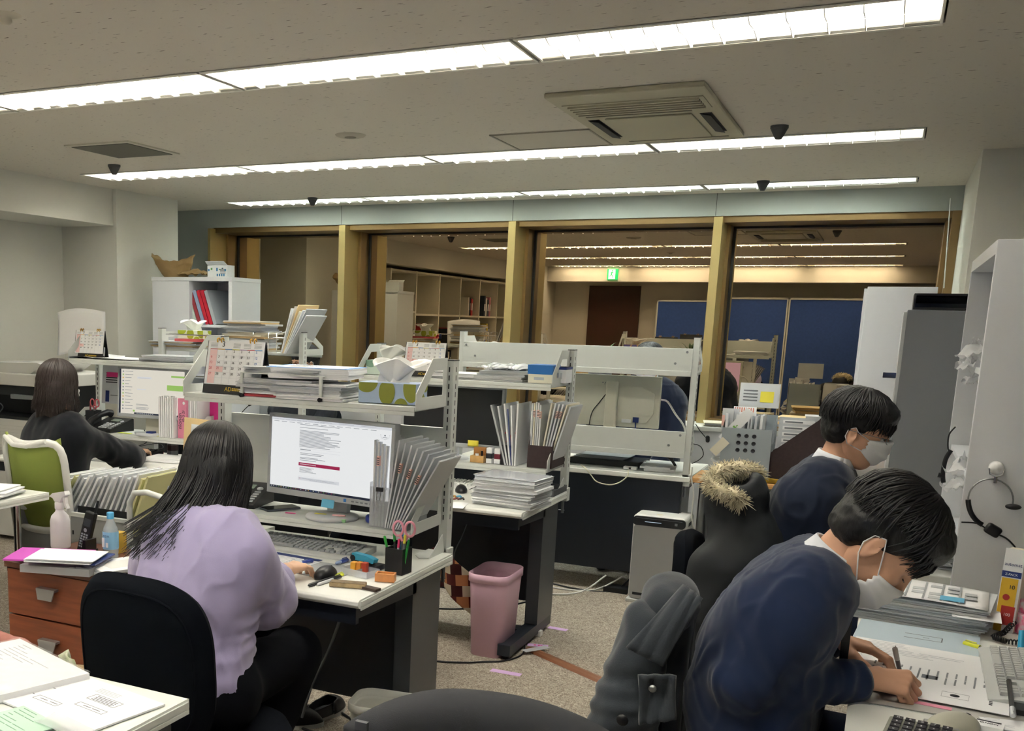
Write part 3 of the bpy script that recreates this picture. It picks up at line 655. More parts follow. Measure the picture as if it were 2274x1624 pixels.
def head(mb,M,skin,fem=False):
    j=.9 if fem else 1
    pr=[('e',(-.012,0,.045),(.094,.074,.088),None,.02),('e',(.035,0,-.005),(.062,.062,.095),None,.03),
        ('c',(.045,0,-.085),.03*j,(.0,.0,-.06),.05,.03),('c',(.0,.048*j,-.03),.022,(.05,.024,-.088),.018,.03),('c',(.0,-.048*j,-.03),.022,(.05,-.024,-.088),.018,.03),
        ('c',(.094,0,.01),.008,(.112,0,-.03),.011,.014),('e',(.104,0,-.034),(.014,.017,.009),None,.01),
        ('e',(.082,0,-.062),(.018,.024,.010),None,.012),('e',(.075,0,.028),(.02,.055,.012),None,.02),
        ('e',(.06,.036,-.03),(.03,.025,.025),None,.02),('e',(.06,-.036,-.03),(.03,.025,.025),None,.02),
        ('x',(.102,.031,.006),(.02,.018,.011),None,.012),('x',(.102,-.031,.006),(.02,.018,.011),None,.012)]
    for s in (1,-1):
        pr+=[('e',(-.008,s*.079,-.002),(.019,.007,.031),(0,0,s*.35),.006),('x',(-.002,s*.087,.002),(.010,.006,.017),None,.005),('e',(-.004,s*.079,-.028),(.008,.006,.009),None,.006)]
    solid(pr,.0032,skin,'h',mb=mb,k=.02,it=1,M=M,pad=.02)
def eyes(M,parent,shut=False,brow=HAIRB):
    m=MB()
    for s in (1,-1):
        if not shut:
            m.lathe([(0,-.011),(.006,-.009),(.0105,-.003),(.0105,.003),(.006,.009),(0,.011)],(0,0,0),EYEW,12); n=len(m.v)
            m.v[-72:]=[tuple(Vector(v)+Vector((.083,s*.031,.004))) for v in m.v[-72:]]
            k=len(m.v); m.lathe([(0,.0112),(.0052,.0095)],(0,0,0),EYED,12,axis=Matrix.Rotation(PI/2,3,'Y')); m.v[k:]=[tuple(Vector(v)+Vector((.0835,s*.031,.004))) for v in m.v[k:]]
        m.tube([(.090,s*.016,.009 if not shut else -.001),(.0965,s*.028,.012 if not shut else -.003),(.090,s*.042,.009 if not shut else -.001)],.0014,EYED,5)
        m.tube([(.099,s*.014,.026),(.1,s*.03,.031),(.088,s*.047,.027)],[.002,.0032,.0015],brow,6)
    m.v=[tuple(M@Vector(v)) for v in m.v]; return m.build('eyes',parent)
def spread_tubes(mb,starts,pathfn,m,r=.0035,seg=5):
    for q in starts:
        p=pathfn(q); n=len(p); mb.tube(p,[r*(1-.85*(i/(n-1))**2.2)*(.5+.5*min(1,i/1.5)) for i in range(n)],m,seg,cap=False)
def shorthair(M,parent,mt,seed=0,fringe=.0,vol=1.0):
    "short thick male hair: cap, fringe and many locks flowing from the crown"
    rd=random.Random(seed); mb=MB()
    pr=[('e',(-.020,0,.062),(.104*vol,.088*vol,.092*vol),None),('e',(-.055,0,.01),(.062,.080,.085),None),('e',(.055,0,.085),(.055,.072,.048),None),
        ('x',(.085,0,-.035),(.085,.12,.085),None,.015),('x',(.008,.097,-.03),(.045,.032,.06),None,.01),('x',(.008,-.097,-.03),(.045,.032,.06),None,.01),('x',(.0,0,-.13),(.2,.2,.08),None,.02)]
    solid(pr,.0045,mt,'h',mb=mb,k=.03,it=1,M=M,pad=.02,disp=foldy(.0035,45,seed=seed))
    crown=Vector((-.045,.012,.15))
    def path(q):
        az,ln,lift=q; pts=[]; dr=math.sin(az*37+ln*90)*.32; az0=az; 
        for i in range(7):
            t=i/6; th=t*ln; az=az0+dr*t*t
            d=Vector((math.cos(az)*math.sin(th),math.sin(az)*math.sin(th),math.cos(th)))
            ctr=Vector((-.018,0,.052)); rx=Vector((.108*vol,.092*vol,.100*vol))
            p=ctr+Vector((d.x*rx.x,d.y*rx.y,d.z*rx.z if d.z>0 else d.z*.10))*(1.0+.05*lift*math.sin(t*PI)+.06*lift*t*t)
            if p.x>.06 and p.z<.06: p.x+=.008*fringe
            pts.append(M@p)
        return pts
    st=[]
    for i in range(520):
        az=rd.uniform(-PI,PI); front=math.cos(az)
        ln=1.15+(.62+fringe*.15 if front>.45 else (.35 if front>-.2 else .72))*rd.uniform(.75,1.05)
        st.append((az,ln,rd.uniform(.2,1.2)))
    spread_tubes(mb,st,path,mt,.0042)
    return mb.build('hair',parent)
def longhair(M,parent,mt,length,seed=0,back=-.10,spread=1.0,flick=.02,n=620,sway=(0,0)):
    "shoulder length hair falling in world down direction from a head at M"
    rd=random.Random(seed); mb=MB(); Mi=M.to_3x3().inverted(); down=(Mi@Vector((0,0,-1))).normalized(); sc=M.to_3x3().col[0].length
    pr=[('e',(-.018,0,.055),(.104,.09,.095),None),('e',(-.05,0,.0),(.07,.085,.09),None),
        ('x',(.09,0,-.03),(.075,.11,.1),None,.02)]
    a=Vector((-.055,0,.0)); 
    sw=Mi@Vector((sway[0],sway[1],0))
    for y in (-.045,.0,.045): pr.insert(2,('c',tuple(a+Vector((0,y,0))),.042,tuple(a+Vector((-.012,y*1.15*spread,0))+down*(length*.88)+sw*.8),.036))
    solid(pr,.0055,mt,'h',mb=mb,k=.035,it=1,M=M,pad=.02,disp=foldy(.003,30,(2,2,.5),seed))
    sw=Mi@Vector((sway[0],sway[1],0))
    def path(q):
        az,ln,wob,rr=q; pts=[]; ctr=Vector((-.014,0,.052)); p=None
        N=12
        for i in range(N):
            t=i/(N-1); th=min(t*2.6,1.62)
            d=Vector((math.cos(az)*math.sin(th),math.sin(az)*math.sin(th),math.cos(th)))
            q0=ctr+Vector((d.x*.106,d.y*.093,d.z*.099))*rr
            if t*2.6>1.62:
                e=(t-.623)/.377; q0=q0+down*(ln*e)+Vector((-.02*e*(1 if math.cos(az)<.3 else .3),q0.y*.22*spread*e,0))+Vector((math.sin(9*e+wob)*.004,math.cos(7*e+wob)*.004,0))+sw*e*e
                if e>.75: q0=q0+Vector((d.x,d.y,0)).normalized()*flick*(e-.75)*4*math.cos(wob)
            pts.append(M@q0)
        return pts
    st=[]
    for i in range(n):
        az=rd.uniform(.75,PI)*(1 if rd.random()<.5 else -1)
        st.append((az,length*rd.uniform(.7,1.05)*(1.0 if abs(az)>1.2 else .9),rd.uniform(0,6),rd.uniform(.98,1.05)))
    spread_tubes(mb,st,path,mt,.0048)
    return mb.build('hair',parent)
def mask(M,parent,drop=0,pleat=True,loops=True,w=1):
    mb=MB()
    def fn(u,v):
        a=(u-.5)*2; ang=a*1.15
        bul=math.cos(a*PI/2)
        z=.012-.105*v*(.72+.28*bul)-.014*abs(a)*(1-2*v)*1.0
        r=.098+.022*bul*math.sin(v*PI)**.5-.012*(v**3)
        if v<.3: r+=.012*bul*(1-v/.3)
        x=.012+r*math.cos(ang)*.92; y=r*.78*math.sin(ang)*w
        if pleat: x+=.0022*math.sin(v*PI*7)
        x-=.03*max(0,v-.62)
        return M@Vector((x,y,z-drop))
    mb.grid(fn,22,24,MASKM)
    o=mb.build('face_mask',parent,solid=.0016)
    if loops:
        m=MB()
        for s in (1,-1):
            a0=M.inverted()@fn(1 if s>0 else 0,.04); a1=M.inverted()@fn(1 if s>0 else 0,.93)
            pts=[a0,Vector((.01,s*.082,.012)),Vector((-.004,s*.083,.026)),Vector((-.024,s*.082,.014)),Vector((-.026,s*.083,-.012)),Vector((-.012,s*.08,-.034)),a1]
            m.tube([M@p for p in pts],.0016,MASKM,6)
        m.build('ear_loop',o)
    return o
def hand(mb,wrist,d,nrm_,skin,side=1,curl=(.5,.5,.5,.5),spread=.12,thumb=.5,s=1.0,fore=None,pen=False):
    """d: direction wrist->knuckles, nrm_: back-of-hand normal; side=+1 when the thumb is on the d x n side"""
    d=Vector(d).normalized(); n=Vector(nrm_); n=(n-d*n.dot(d)).normalized(); t=d.cross(n)*side
    W=Vector(wrist); pr=[]
    P_=lambda a,b,c: tuple(W+(d*a+t*b+n*c)*s)
    if fore: 
        fr=[Vector(f_) for f_ in fore]; pr.append(('c',tuple(fr[0]),.038*s,P_(0,0,0),.026*s,.02))
    for i,b in enumerate((.03,.011,-.009,-.028)): pr.append(('c',P_(.012,b*.55,0),.0145*s,P_(.086-.004*i*(i>1),b,.002),.0115*s,.012))
    L=[(.042,.026,.02),(.047,.03,.021),(.043,.027,.02),(.033,.02,.018)]
    tips=[]
    for i,b in enumerate((.031,.0105,-.0105,-.029)):
        p=Vector((.088-.004*i*(i>1),b,.002)); ang=-curl[i]*.55; sp=(b/.03)*spread; rad=.0098-.0007*i*(i>2)
        for k in range(3):
            dv=Vector((math.cos(ang)*math.cos(sp),math.sin(sp)*math.cos(ang),math.sin(ang))); q=p+dv*L[i][k]
            pr.append(('c',P_(*p),(rad-.0009*k)*s,P_(*q),(rad-.0009*(k+1))*s,.004)); p=q; ang-=curl[i]*(1.25 if k==0 else .7)
        tips.append(W+(d*p.x+t*p.y+n*p.z)*s)
    p=Vector((.022,.026,-.004)); dv=Vector((.72,.62-.3*thumb,-.25-.5*thumb)).normalized()
    for k,l in enumerate((.046,.034,.026)):
        q=p+dv*l; pr.append(('c',P_(*p),(.0165-.003*k)*s,P_(*q),(.0135-.0022*k)*s,.008)); p=q; dv=(dv+Vector((.35,-.35*thumb,-.15*thumb))).normalized()
    tips.append(W+(d*p.x+t*p.y+n*p.z)*s)
    solid(pr,.0026,skin,'h',mb=mb,k=.006,it=1,pad=.012)
    return tips
def body_prims(J,g=0,sh=1.0,fem=False,parts=('torso','arms','legs'),armk=(1,1)):
    """smooth solid pieces from joints; g = how far cloth stands off the skin"""
    pr=[]; v=lambda a: tuple(J[a])
    if 'torso' in parts:
        lev=J['spine']   # list of (centre, half width, radius)
        pv=None
        for c,hw,r in lev:
            c=Vector(c); rt=J['right']; a=c-rt*hw; b=c+rt*hw
            pr.append(('c',tuple(a),r+g,tuple(b),r+g,.06))
            if pv is not None:
                for k in (-1,0,1): pr.append(('c',tuple(pv[0]+rt*pv[1]*k*.8),pv[2]*.97+g,tuple(c+rt*hw*k*.8),r*.97+g,.05))
            pv=(c,hw,r)
    if 'arms' in parts:
        for s in ('L','R'):
            if 'sh'+s not in J: continue
            pr+=[('c',v('sh'+s),.056*sh+g,v('el'+s),.042*sh+g*armk[0],.035),('c',v('el'+s),.041*sh+g*armk[0],tuple(J['cu'+s]),.029*sh+g*armk[1],.02)]
    if 'legs' in parts:
        for s in ('L','R'):
            if 'hip'+s not in J: continue
            pr+=[('c',v('hip'+s),.088*sh+g,v('kn'+s),.058*sh+g,.04),('c',v('kn'+s),.056*sh+g,v('an'+s),.042*sh+g,.03)]
    return pr
def shoe(mb,a,d,m=SHOE,L=.25):
    d=Vector(d).normalized(); a=Vector(a); up=Vector((0,0,1)); 
    solid([('c',tuple(a+up*.035),.034,tuple(a+d*L*.45+up*.03),.036),('c',tuple(a+d*L*.45+up*.028),.04,tuple(a+d*L*.72+up*.024),.032),('x',tuple(a+d*L*.5+Vector((0,0,-.02))),(.3,.3,.03),None,.005)],.006,m,'s',mb=mb)
def folds(base,curves,amp=.006,freq=110):
    def fn(V):
        o=base(V)*1.15
        for pts,rad in curves:
            d=near_curve(V,pts); s=np.zeros(len(V)); a=np.array(pts[0]); e=np.array(pts[-1])-a; L=np.linalg.norm(e); e/=L
            t=(V-a)@e; o=o+amp*np.sin(t*freq+8*np.sin(V[:,2]*14)+5*np.sin(V[:,0]*11))*np.clip(1-d/rad,0,1)
        return o
    return fn
# ---------------------------------------------------------------- woman in lilac
def woman_lilac():
    T=thing('person',(-1.70,2.35,0),'woman with long black hair in a lilac sweater seen from behind, hand on a mouse','person')
    r=Vector((.985,-.17,0)); f=Vector((.17,.985,0))
    o=Vector((-1.66,2.27,0))
    L=lambda a,b,c: o+r*a+f*b+Vector((0,0,c))
    J=dict(right=r,spine=[(L(0,0,.53),.085,.10),(L(0,.02,.66),.07,.09),(L(0,.04,.79),.085,.088),(L(0,.07,.89),.112,.078),(L(0,.085,.95),.09,.055)],
      shR=L(.158,.085,.92),shL=L(-.158,.095,.92),elR=Vector((-1.53,2.46,.765)),elL=Vector((-1.96,2.52,.78)),cuR=Vector((-1.61,2.64,.77)),cuL=Vector((-1.98,2.74,.765)),
      hipR=L(.08,.02,.53),hipL=L(-.10,.02,.53),knR=L(.03,.42,.52),knL=L(-.16,.44,.52),anR=Vector((-1.66,2.62,.09)),anL=Vector((-1.86,2.66,.09)))
    mb=MB(); hc=V3(-1.70,2.475,1.105); M=headframe(hc,(-.12,1,-.32),s=.98)
    solid(body_prims(J,0,.86,True)+[('c',tuple(L(0,.11,.95)),.045,tuple(hc+Vector((0,.0,-.04))),.045,.03)],.008,SKINW,'b',mb=mb,k=.03,it=1)
    head(mb,M,SKINW,True)
    hand(mb,(-1.635,2.765,.765),(.08,1,-.02),(.05,.1,1),SKINW,side=-1,curl=(.55,.5,.5,.55),thumb=.5,s=.92,fore=[(-1.61,2.62,.775)])
    hand(mb,(-1.95,2.78,.765),(.25,1,-.02),(0,0,1),SKINW,side=1,curl=(.6,.6,.6,.6),s=.92,fore=[(-1.99,2.66,.77)])
    mb.build('body',T)
    g=.02; J2=dict(J); J2['elR']=Vector((-1.53,2.46,.755)); J2['cuR']=Vector((-1.60,2.61,.765)); 
    pr=body_prims(J2,g,.9,True,('torso','arms'),(2.4,2.4))
    # loose puffed right sleeve, gathered at the cuff, and a wide body with a vented hem
    pr+=[('e',(-1.53,2.47,.755),(.070,.085,.070),None,.04),('e',(-1.57,2.55,.758),(.055,.062,.052),None,.04),('c',tuple(L(-.11,-.03,.56)),.10,tuple(L(.11,-.03,.56)),.10,.05),
         ('c',tuple(L(0,.115,.95)),.066,tuple(L(0,.12,.985)),.056,.02),('x',tuple(L(0,.13,1.02)),(.05,.05,.035),None,.01),('x',tuple(L(0,.35,.42)),(.4,.3,.08),None,.01),('x',tuple(L(.0,0,.36)),(.5,.5,.07),None,.01)]
    fl=folds(foldy(.008,7,(1.6,1.6,.6),3),[([(-1.50,2.42,.80),(-1.60,2.62,.76)],.10),([tuple(L(.12,.02,.9)),tuple(L(.16,.08,.72))],.10),([tuple(L(-.12,-.08,.62)),tuple(L(.12,-.08,.60))],.12)],.007,70)
    solid(pr,.0075,LILAC,'sweater',T,k=.03,it=2,disp=(lambda V,c_=crease(.007,5,(1.3,1.3,.8),3): fl(V)+c_(V)),keep=lambda c:c[:,2]>.585+.10*np.clip((c[:,1]-2.25)*3,-1,1)+.012*np.sin(c[:,0]*20))
    m=MB(); 
    m.tube([L(.065*math.cos(a)*1.0,.125+.05*math.sin(a),.988+.006*math.sin(a)) for a in [2*PI*k/20 for k in range(20)]],.0065,LILAC,8,closed=True); m.build('neckband',T)
    solid(body_prims(J,.022,.95,True,('legs',))+[('c',tuple(L(-.1,0,.53)),.135,tuple(L(.1,0,.53)),.135,.04),('c',tuple(J['knR']),.085,tuple(V3(-1.64,2.60,.30)),.10,.04),('c',tuple(J['knL']),.085,tuple(V3(-1.86,2.64,.30)),.10,.04)],.010,BTROU,'trousers',T,k=.04,it=2,disp=foldy(.006,9,(1,1,.6),5),keep=lambda c:c[:,2]>.2)
    m=MB(); shoe(m,V3(-1.67,2.56,.0),(0,1,0)); m.build('shoe',T); m=MB(); shoe(m,V3(-1.88,2.60,0),(-.1,1,0)); m.build('shoe',T)
    longhair(M,T,HAIRB,.30,4,spread=1.75,flick=.035,n=1100,sway=(-.05,-.115))
    eyes(M,T)
    return T
W1=woman_lilac()
# ---------------------------------------------------------------- woman in black
def woman_black():
    T=thing('person',(-3.78,4.1,0),'woman with shoulder length brown hair in a black sweater typing at the left','person')
    r=Vector((.97,-.22,0)); f=Vector((.22,.97,0)); o=Vector((-3.79,4.0,0)); L=lambda a,b,c: o+r*a+f*b+Vector((0,0,c))
    J=dict(right=r,spine=[(L(0,0,.53),.095,.105),(L(0,.01,.68),.08,.098),(L(0,.02,.81),.10,.095),(L(0,.04,.91),.125,.088),(L(0,.05,.975),.09,.06)],
      shR=L(.165,.06,.935),shL=L(-.165,.06,.935),elR=Vector((-3.60,4.40,.79)),elL=Vector((-4.10,4.42,.80)),cuR=Vector((-3.70,4.58,.765)),cuL=Vector((-4.12,4.70,.77)),
      hipR=L(.10,.02,.53),hipL=L(-.10,.02,.53),knR=L(.12,.46,.52),knL=L(-.12,.46,.52),anR=L(.12,.5,.09),anL=L(-.12,.5,.09))
    mb=MB(); hc=V3(-3.79,4.07,1.17); M=headframe(hc,(.12,1,-.12),s=.98)
    solid(body_prims(J,0,.86,True)+[('c',tuple(L(0,.05,.98)),.05,tuple(hc+Vector((0,-.02,-.04))),.048,.03)],.009,SKINW,'b',mb=mb,k=.03,it=1)
    head(mb,M,SKINW,True)
    wr=Vector((-3.83,4.76,.765)); hand(mb,wr,(-.3,1,-.03),(.0,.1,1),SKINW,side=-1,curl=(.6,.5,.5,.6),s=.95,fore=[(-3.70,4.58,.77)])
    hand(mb,(-4.16,4.83,.765),(.1,1,-.03),(0,.1,1),SKINW,side=1,curl=(.5,.5,.5,.6),s=.95,fore=[(-4.13,4.7,.77)])
    mb.build('body',T)
    pr=body_prims(J,.016,.98,True,('torso','arms'),(2.0,1.6))+[('c',tuple(L(0,.06,.965)),.06,tuple(L(0,.065,1.0)),.052,.02),('e',tuple(Vector((-3.60,4.36,.79))),(.07,.09,.07),None,.04),('x',tuple(L(.0,.1,.38)),(.5,.5,.07),None,.01)]
    solid(pr,.009,BKNIT,'sweater',T,k=.03,it=2,disp=folds(foldy(.007,8,(1.5,1.5,.7),9),[([(-3.6,4.2,.86),(-3.66,4.5,.78)],.1)],.005,90))
    solid(body_prims(J,.02,.95,True,('legs',))+[('c',tuple(L(-.1,0,.53)),.135,tuple(L(.1,0,.53)),.135,.04)],.014,BTROU,'trousers',T,k=.04,it=2)
    for a_ in ('L','R'): m=MB(); shoe(m,Vector((J['an'+a_][0],J['an'+a_][1],0)),f); m.build('shoe',T)
    longhair(M,T,HAIRBR,.175,11,spread=1.1,flick=.012,n=700)
    mask(M,T); eyes(M,T)
woman_black()
# ---------------------------------------------------------------- men in suits
def man(name_lab,o,head_c,head_f,spine,J,suit,shirt,seed,fem=False,up=(0,0,1),fringe=.6,hands=(),glasses=False,maskdrop=0,res=.0075,lapel=None,shut=False,fl=None,extra=[],s=1.0):
    T=thing('person',o,name_lab,'person'); J=dict(J); J['spine']=spine
    mb=MB(); M=headframe(head_c,head_f,up,s)
    top=Vector(spine[-1][0]); hc=Vector(head_c)
    nb=M@Vector((-.03,0,-.05))
    solid(body_prims(J,0,.9)+[('c',tuple(top),.058,tuple(nb),.052,.03)],.0085,SKIN,'b',mb=mb,k=.03,it=1)
    head(mb,M,SKIN)
    tips=[hand(mb,**h) for h in hands]
    mb.build('body',T)
    nd=(nb-top).normalized()
    pr=body_prims(J,.02,1.0,False,('torso','arms'),(1.1,1.15))+extra+[('x',tuple(top+nd*.075),(.062,.062,.05),None,.015)]
    pr+=[('x',(o[0],o[1],.36),(.7,.7,.09),None,.01)]
    solid(pr,res,suit,'jacket',T,k=.022,it=2,disp=(lambda V,q=(fl or foldy(.006,8,(1.4,1.4,.7),seed)),c_=crease(.0065,5.5,(1.2,1.2,.9),seed): q(V)+c_(V)))
    # shirt collar
    m=MB(); a=nd; u=J['right']; w_=a.cross(u).normalized(); 
    def ring(t,k): return top+a*(.045+t*.055)+u*math.cos(k)*(.062-.004*t)+w_*math.sin(k)*(.066-.004*t)
    m.grid(lambda q,v: ring(v,q*2*PI+.4),28,4,shirt); m.grid(lambda q,v: ring(1-v*1.0,q*2*PI+.4)+ (u*math.cos(q*2*PI+.4)+w_*math.sin(q*2*PI+.4))*(.008*v+.003),28,4,shirt)
    m.build('shirt_collar',T,solid=.003)
    m=MB()
    def jc(q,v):
        k=q*2*PI*.8+PI*1.1+.0; return top+a*(.018+.045*math.sin(v*PI*.5)-.02*v)+ (u*math.cos(k)*(.078+.010*v)+w_*math.sin(k)*(.082+.012*v))
    m.grid(lambda q,v: jc(q,v),30,4,suit); m.build('jacket_collar',T,solid=.006)
    solid(body_prims(J,.02,.98,False,('legs',))+[('c',tuple(Vector(spine[0][0])-J['right']*.09),.125,tuple(Vector(spine[0][0])+J['right']*.09),.125,.03)],.013,suit,'trousers',T,k=.04,it=2)
    for q in ('L','R'):
        if 'an'+q in J: m=MB(); shoe(m,Vector((J['an'+q][0],J['an'+q][1],0)),J['toe']); m.build('shoe',T)
    return T,M,tips
# writing man
r=Vector((0,-1,0)); ox,oy=-.30,2.60
sp=[((-.20,2.60,.55),.095,.11),((-.215,2.60,.68),.095,.104),((-.20,2.60,.80),.105,.102),((-.155,2.60,.905),.125,.092),((-.105,2.60,.975),.10,.064)]
J=dict(right=r,shR=(-.125,2.44,.925),shL=(-.12,2.76,.925),elR=(-.205,2.40,.775),elL=(-.15,2.88,.775),cuR=(.0,2.575,.762),cuL=(-.07,2.87,.765),
  hipR=(-.18,2.50,.53),hipL=(-.18,2.70,.53),knR=(.24,2.47,.54),knL=(.24,2.73,.54),anR=(.22,2.48,.09),anL=(.22,2.74,.09),toe=(1,0,0))
hc=Vector((.018,2.60,1.085))
hs=[dict(wrist=(.035,2.595,.768),d=(1,.2,-.06),nrm_=(-.05,-.5,.85),skin=SKIN,side=-1,curl=(1.5,1.65,1.7,1.7),thumb=1.4,s=.98,fore=[(-.03,2.565,.765)]),
    dict(wrist=(-.045,2.87,.775),d=(1,-.12,-.12),nrm_=(0,.1,1),skin=SKIN,side=1,curl=(.5,.55,.6,.7),thumb=.3,s=.98,fore=[(-.09,2.87,.77)])]
fl=folds(foldy(.0055,8,(1.2,1.2,1.0),21),[([(-.13,2.43,.90),(-.20,2.40,.78)],.10),([(-.20,2.40,.78),(-.04,2.55,.765)],.09),([(-.24,2.45,.66),(-.2,2.5,.85)],.10)],.0055,95)
M1,MM,tp=man('man in a navy suit and white face mask bending over papers and writing',(-.3,2.6,0),hc,(.66,-.03,-.75),sp,J,SUIT,SHIRT,21,up=(.75,.05,.66),hands=hs,fl=fl,s=1.03,
  extra=[('e',(-.205,2.405,.77),(.058,.055,.055),None,.04),('c',(-.17,2.49,.66),.10,(-.17,2.71,.66),.10,.05)])
shorthair(MM,M1,HAIRB,5,fringe=1.0,vol=1.06); eyes(MM,M1,shut=True)
mk=mask(MM,M1,drop=.028)
# cuff, lanyard, buttons, lapel
m=MB(); m.tube([(-.004,2.575,.763),(.022,2.588,.764)],[.036,.035],SHIRT,18,cap=False); m.build('shirt_cuff',M1)
m=MB(); m.tube([(-.065,2.87,.768),(-.042,2.87,.770)],[.034,.034],SHIRT,18,cap=False); m.build('shirt_cuff',M1)
m=MB(); pts=[(-.12,2.535,1.06),(-.075,2.525,1.05),(-.035,2.53,.98),(-.02,2.54,.91),(-.02,2.55,.86),(-.02,2.57,.80)]
def rib(m,pts,w_,side,mt,th=.002):
    for a,b in zip(pts[:-1],pts[1:]):
        a=Vector(a);b=Vector(b);s_=Vector(side)*w_/2; n=(b-a).cross(s_).normalized()*th; m.prism([a-s_,a+s_,b+s_,b-s_],n,mt)
rib(m,pts,.018,(1,0,.1),BLK); m.build('lanyard',M1)
m=MB()
for k in range(3): m.lathe([(0,.003),(.006,.003),(.007,0)],(-.075+.022*k,2.508+.012*k,.748),BLK,10,axis=Matrix.Rotation(PI/2,3,'X'))
m.build('sleeve_buttons',M1)
# second man
sp=[((-.24,4.05,.55),.095,.11),((-.25,4.05,.68),.095,.104),((-.24,4.05,.82),.105,.10),((-.20,4.05,.95),.125,.088),((-.155,4.05,1.03),.10,.062)]
J=dict(right=r,shR=(-.17,3.89,.975),shL=(-.17,4.21,.975),elR=(-.16,3.87,.76),elL=(-.16,4.23,.76),cuR=(.0,4.0,.66),cuL=(.0,4.12,.66),
  hipR=(-.22,3.95,.53),hipL=(-.22,4.15,.53),knR=(.12,3.94,.54),knL=(.12,4.16,.54),anR=(.10,3.94,.09),anL=(.10,4.16,.09),toe=(1,0,0))
hs=[dict(wrist=(.03,4.01,.655),d=(1,.2,-.1),nrm_=(0,0,1),skin=SKIN,side=-1,curl=(.6,.6,.6,.6),s=.97,fore=[(-.03,3.99,.66)]),dict(wrist=(.03,4.11,.655),d=(1,-.1,-.1),nrm_=(0,0,1),skin=SKIN,side=1,curl=(.6,.6,.6,.6),s=.97,fore=[(-.03,4.12,.66)])]
M2,MM2,_=man('man in a dark navy suit and white face mask sitting behind the writing man',(-.25,4.05,0),(-.075,4.05,1.205),(.96,-.05,-.25),sp,J,SUIT2,SHIRT,33,hands=hs,res=.009,s=1.0)
shorthair(MM2,M2,HAIRB,8,fringe=.8,vol=1.07); mask(MM2,M2); eyes(MM2,M2)
m=MB(); 
for sd in (1,-1):
    m.tube([MM2@Vector((.118,0,.004)),MM2@Vector((.112,sd*.02,-.002)),MM2@Vector((.108,sd*.036,-.006)),MM2@Vector((.1,sd*.055,.004)),MM2@Vector((.1,sd*.056,.018))],.0012,STEEL,6)
    m.tube([MM2@Vector((.1,sd*.056,.014)),MM2@Vector((.05,sd*.078,.014)),MM2@Vector((-.02,sd*.084,.012))],.0012,STEEL,6)
m.build('glasses',M2)
m=MB(); rib(m,[(-.135,3.985,1.07),(-.115,3.955,1.0),(-.11,3.96,.93),(-.105,3.97,.86)],.045,(1,0,.2),SHIRTB); m.build('shirt_front',M2)
# masked person with glasses by the windows
rr=Vector((-1,0,0)); hx=P(672,808,y=6.95)
def seated_far(lb,X,Y,hz,suit,shirt,seed,glasses,facing=(0,-1,-.15),hand_z=.64):
    sp=[((X,Y+.06,.55),.10,.115),((X,Y+.07,.70),.10,.11),((X,Y+.06,.84),.115,.10),((X,Y+.04,hz-.23),.14,.09),((X,Y+.02,hz-.16),.10,.06)]
    J=dict(right=rr,shR=(X-.18,Y+.03,hz-.24),shL=(X+.18,Y+.03,hz-.24),elR=(X-.22,Y-.05,.84),elL=(X+.22,Y-.05,.84),cuR=(X-.12,Y-.22,hand_z),cuL=(X+.12,Y-.22,hand_z),
     hipR=(X-.1,Y+.05,.53),hipL=(X+.1,Y+.05,.53),knR=(X-.1,Y-.3,.54),knL=(X+.1,Y-.3,.54),anR=(X-.1,Y-.3,.09),anL=(X+.1,Y-.3,.09),toe=(0,-1,0))
    hs=[dict(wrist=(X-.11,Y-.25,hand_z),d=(.1,-1,-.1),nrm_=(0,0,1),skin=SKIN,side=-1,curl=(.6,.6,.6,.6)),dict(wrist=(X+.11,Y-.25,hand_z),d=(-.1,-1,-.1),nrm_=(0,0,1),skin=SKIN,side=1,curl=(.6,.6,.6,.6))]
    t,M,_=man(lb,(X,Y,0),(X,Y,hz),facing,sp,J,suit,shirt,seed,hands=hs,res=.011)
    shorthair(M,t,HAIRB,seed); mask(M,t); eyes(M,t)
    if glasses:
        m=MB()
        for sd in (1,-1):
            m.tube([M@Vector((.112+.0*k,sd*.031+.022*math.cos(a),.006+.016*math.sin(a))) for k,a in enumerate([2*PI*i/14 for i in range(14)])],.0022,BLK,6,closed=True)
            m.tube([M@Vector((.112,sd*.054,.01)),M@Vector((.06,sd*.08,.014)),M@Vector((-.02,sd*.086,.01))],.002,BLK,6)
        m.tube([M@Vector((.113,.01,.01)),M@Vector((.113,-.01,.01))],.002,BLK,6); m.build('glasses',t)
    return t
seated_far('person in glasses and white mask, mostly hidden behind the rack by the windows',hx.x,6.98,hx.z-.005,mat('charcoal_jacket','23262e',.85),SHIRT,44,True,facing=(-.45,-1,-.1))
hy=P(1440,800,y=7.0)
seated_far('person in a navy suit hidden behind the back panels of the window desk',hy.x,7.0,1.30,SUIT2,SHIRT,55,False)
# ================================================================ chairs and coats
CHB=mat('black_chair_fabric','0f1218',.95,spec=.08,bump=.3,bscale=700); GRNM=mat('lime_mesh','8b9a45',.8,bump=.3,bscale=600); CHW=mat('white_chair_frame','dcdcd8',.35)
def shell(mb,M,w,h,r,th,m,curve=.05,tilt=0,nu=16,nv=14,exp=2.6,pad=.0):
    "rounded cushion: superellipse outline, curved sideways"
    for sgn in (1,-1):
        def fn(u,v):
            a=(u-.5)*2; b=(v-.5)*2
            # square to superellipse
            k=max(abs(a),abs(b),1e-6); n=max(1e-6,(abs(a)**exp+abs(b)**exp)**(1/exp)); 
            x=a*k/n*w/2; z=b*k/n*h/2
            e=min(1,(1-k)*6); t=th/2*math.sqrt(max(0,1-(1-e)**2))
            return M@Vector((x,-curve*(1-(2*x/w)**2)*-1+sgn*t,z))
        mb.grid(fn,nu*2,nv*2,m)
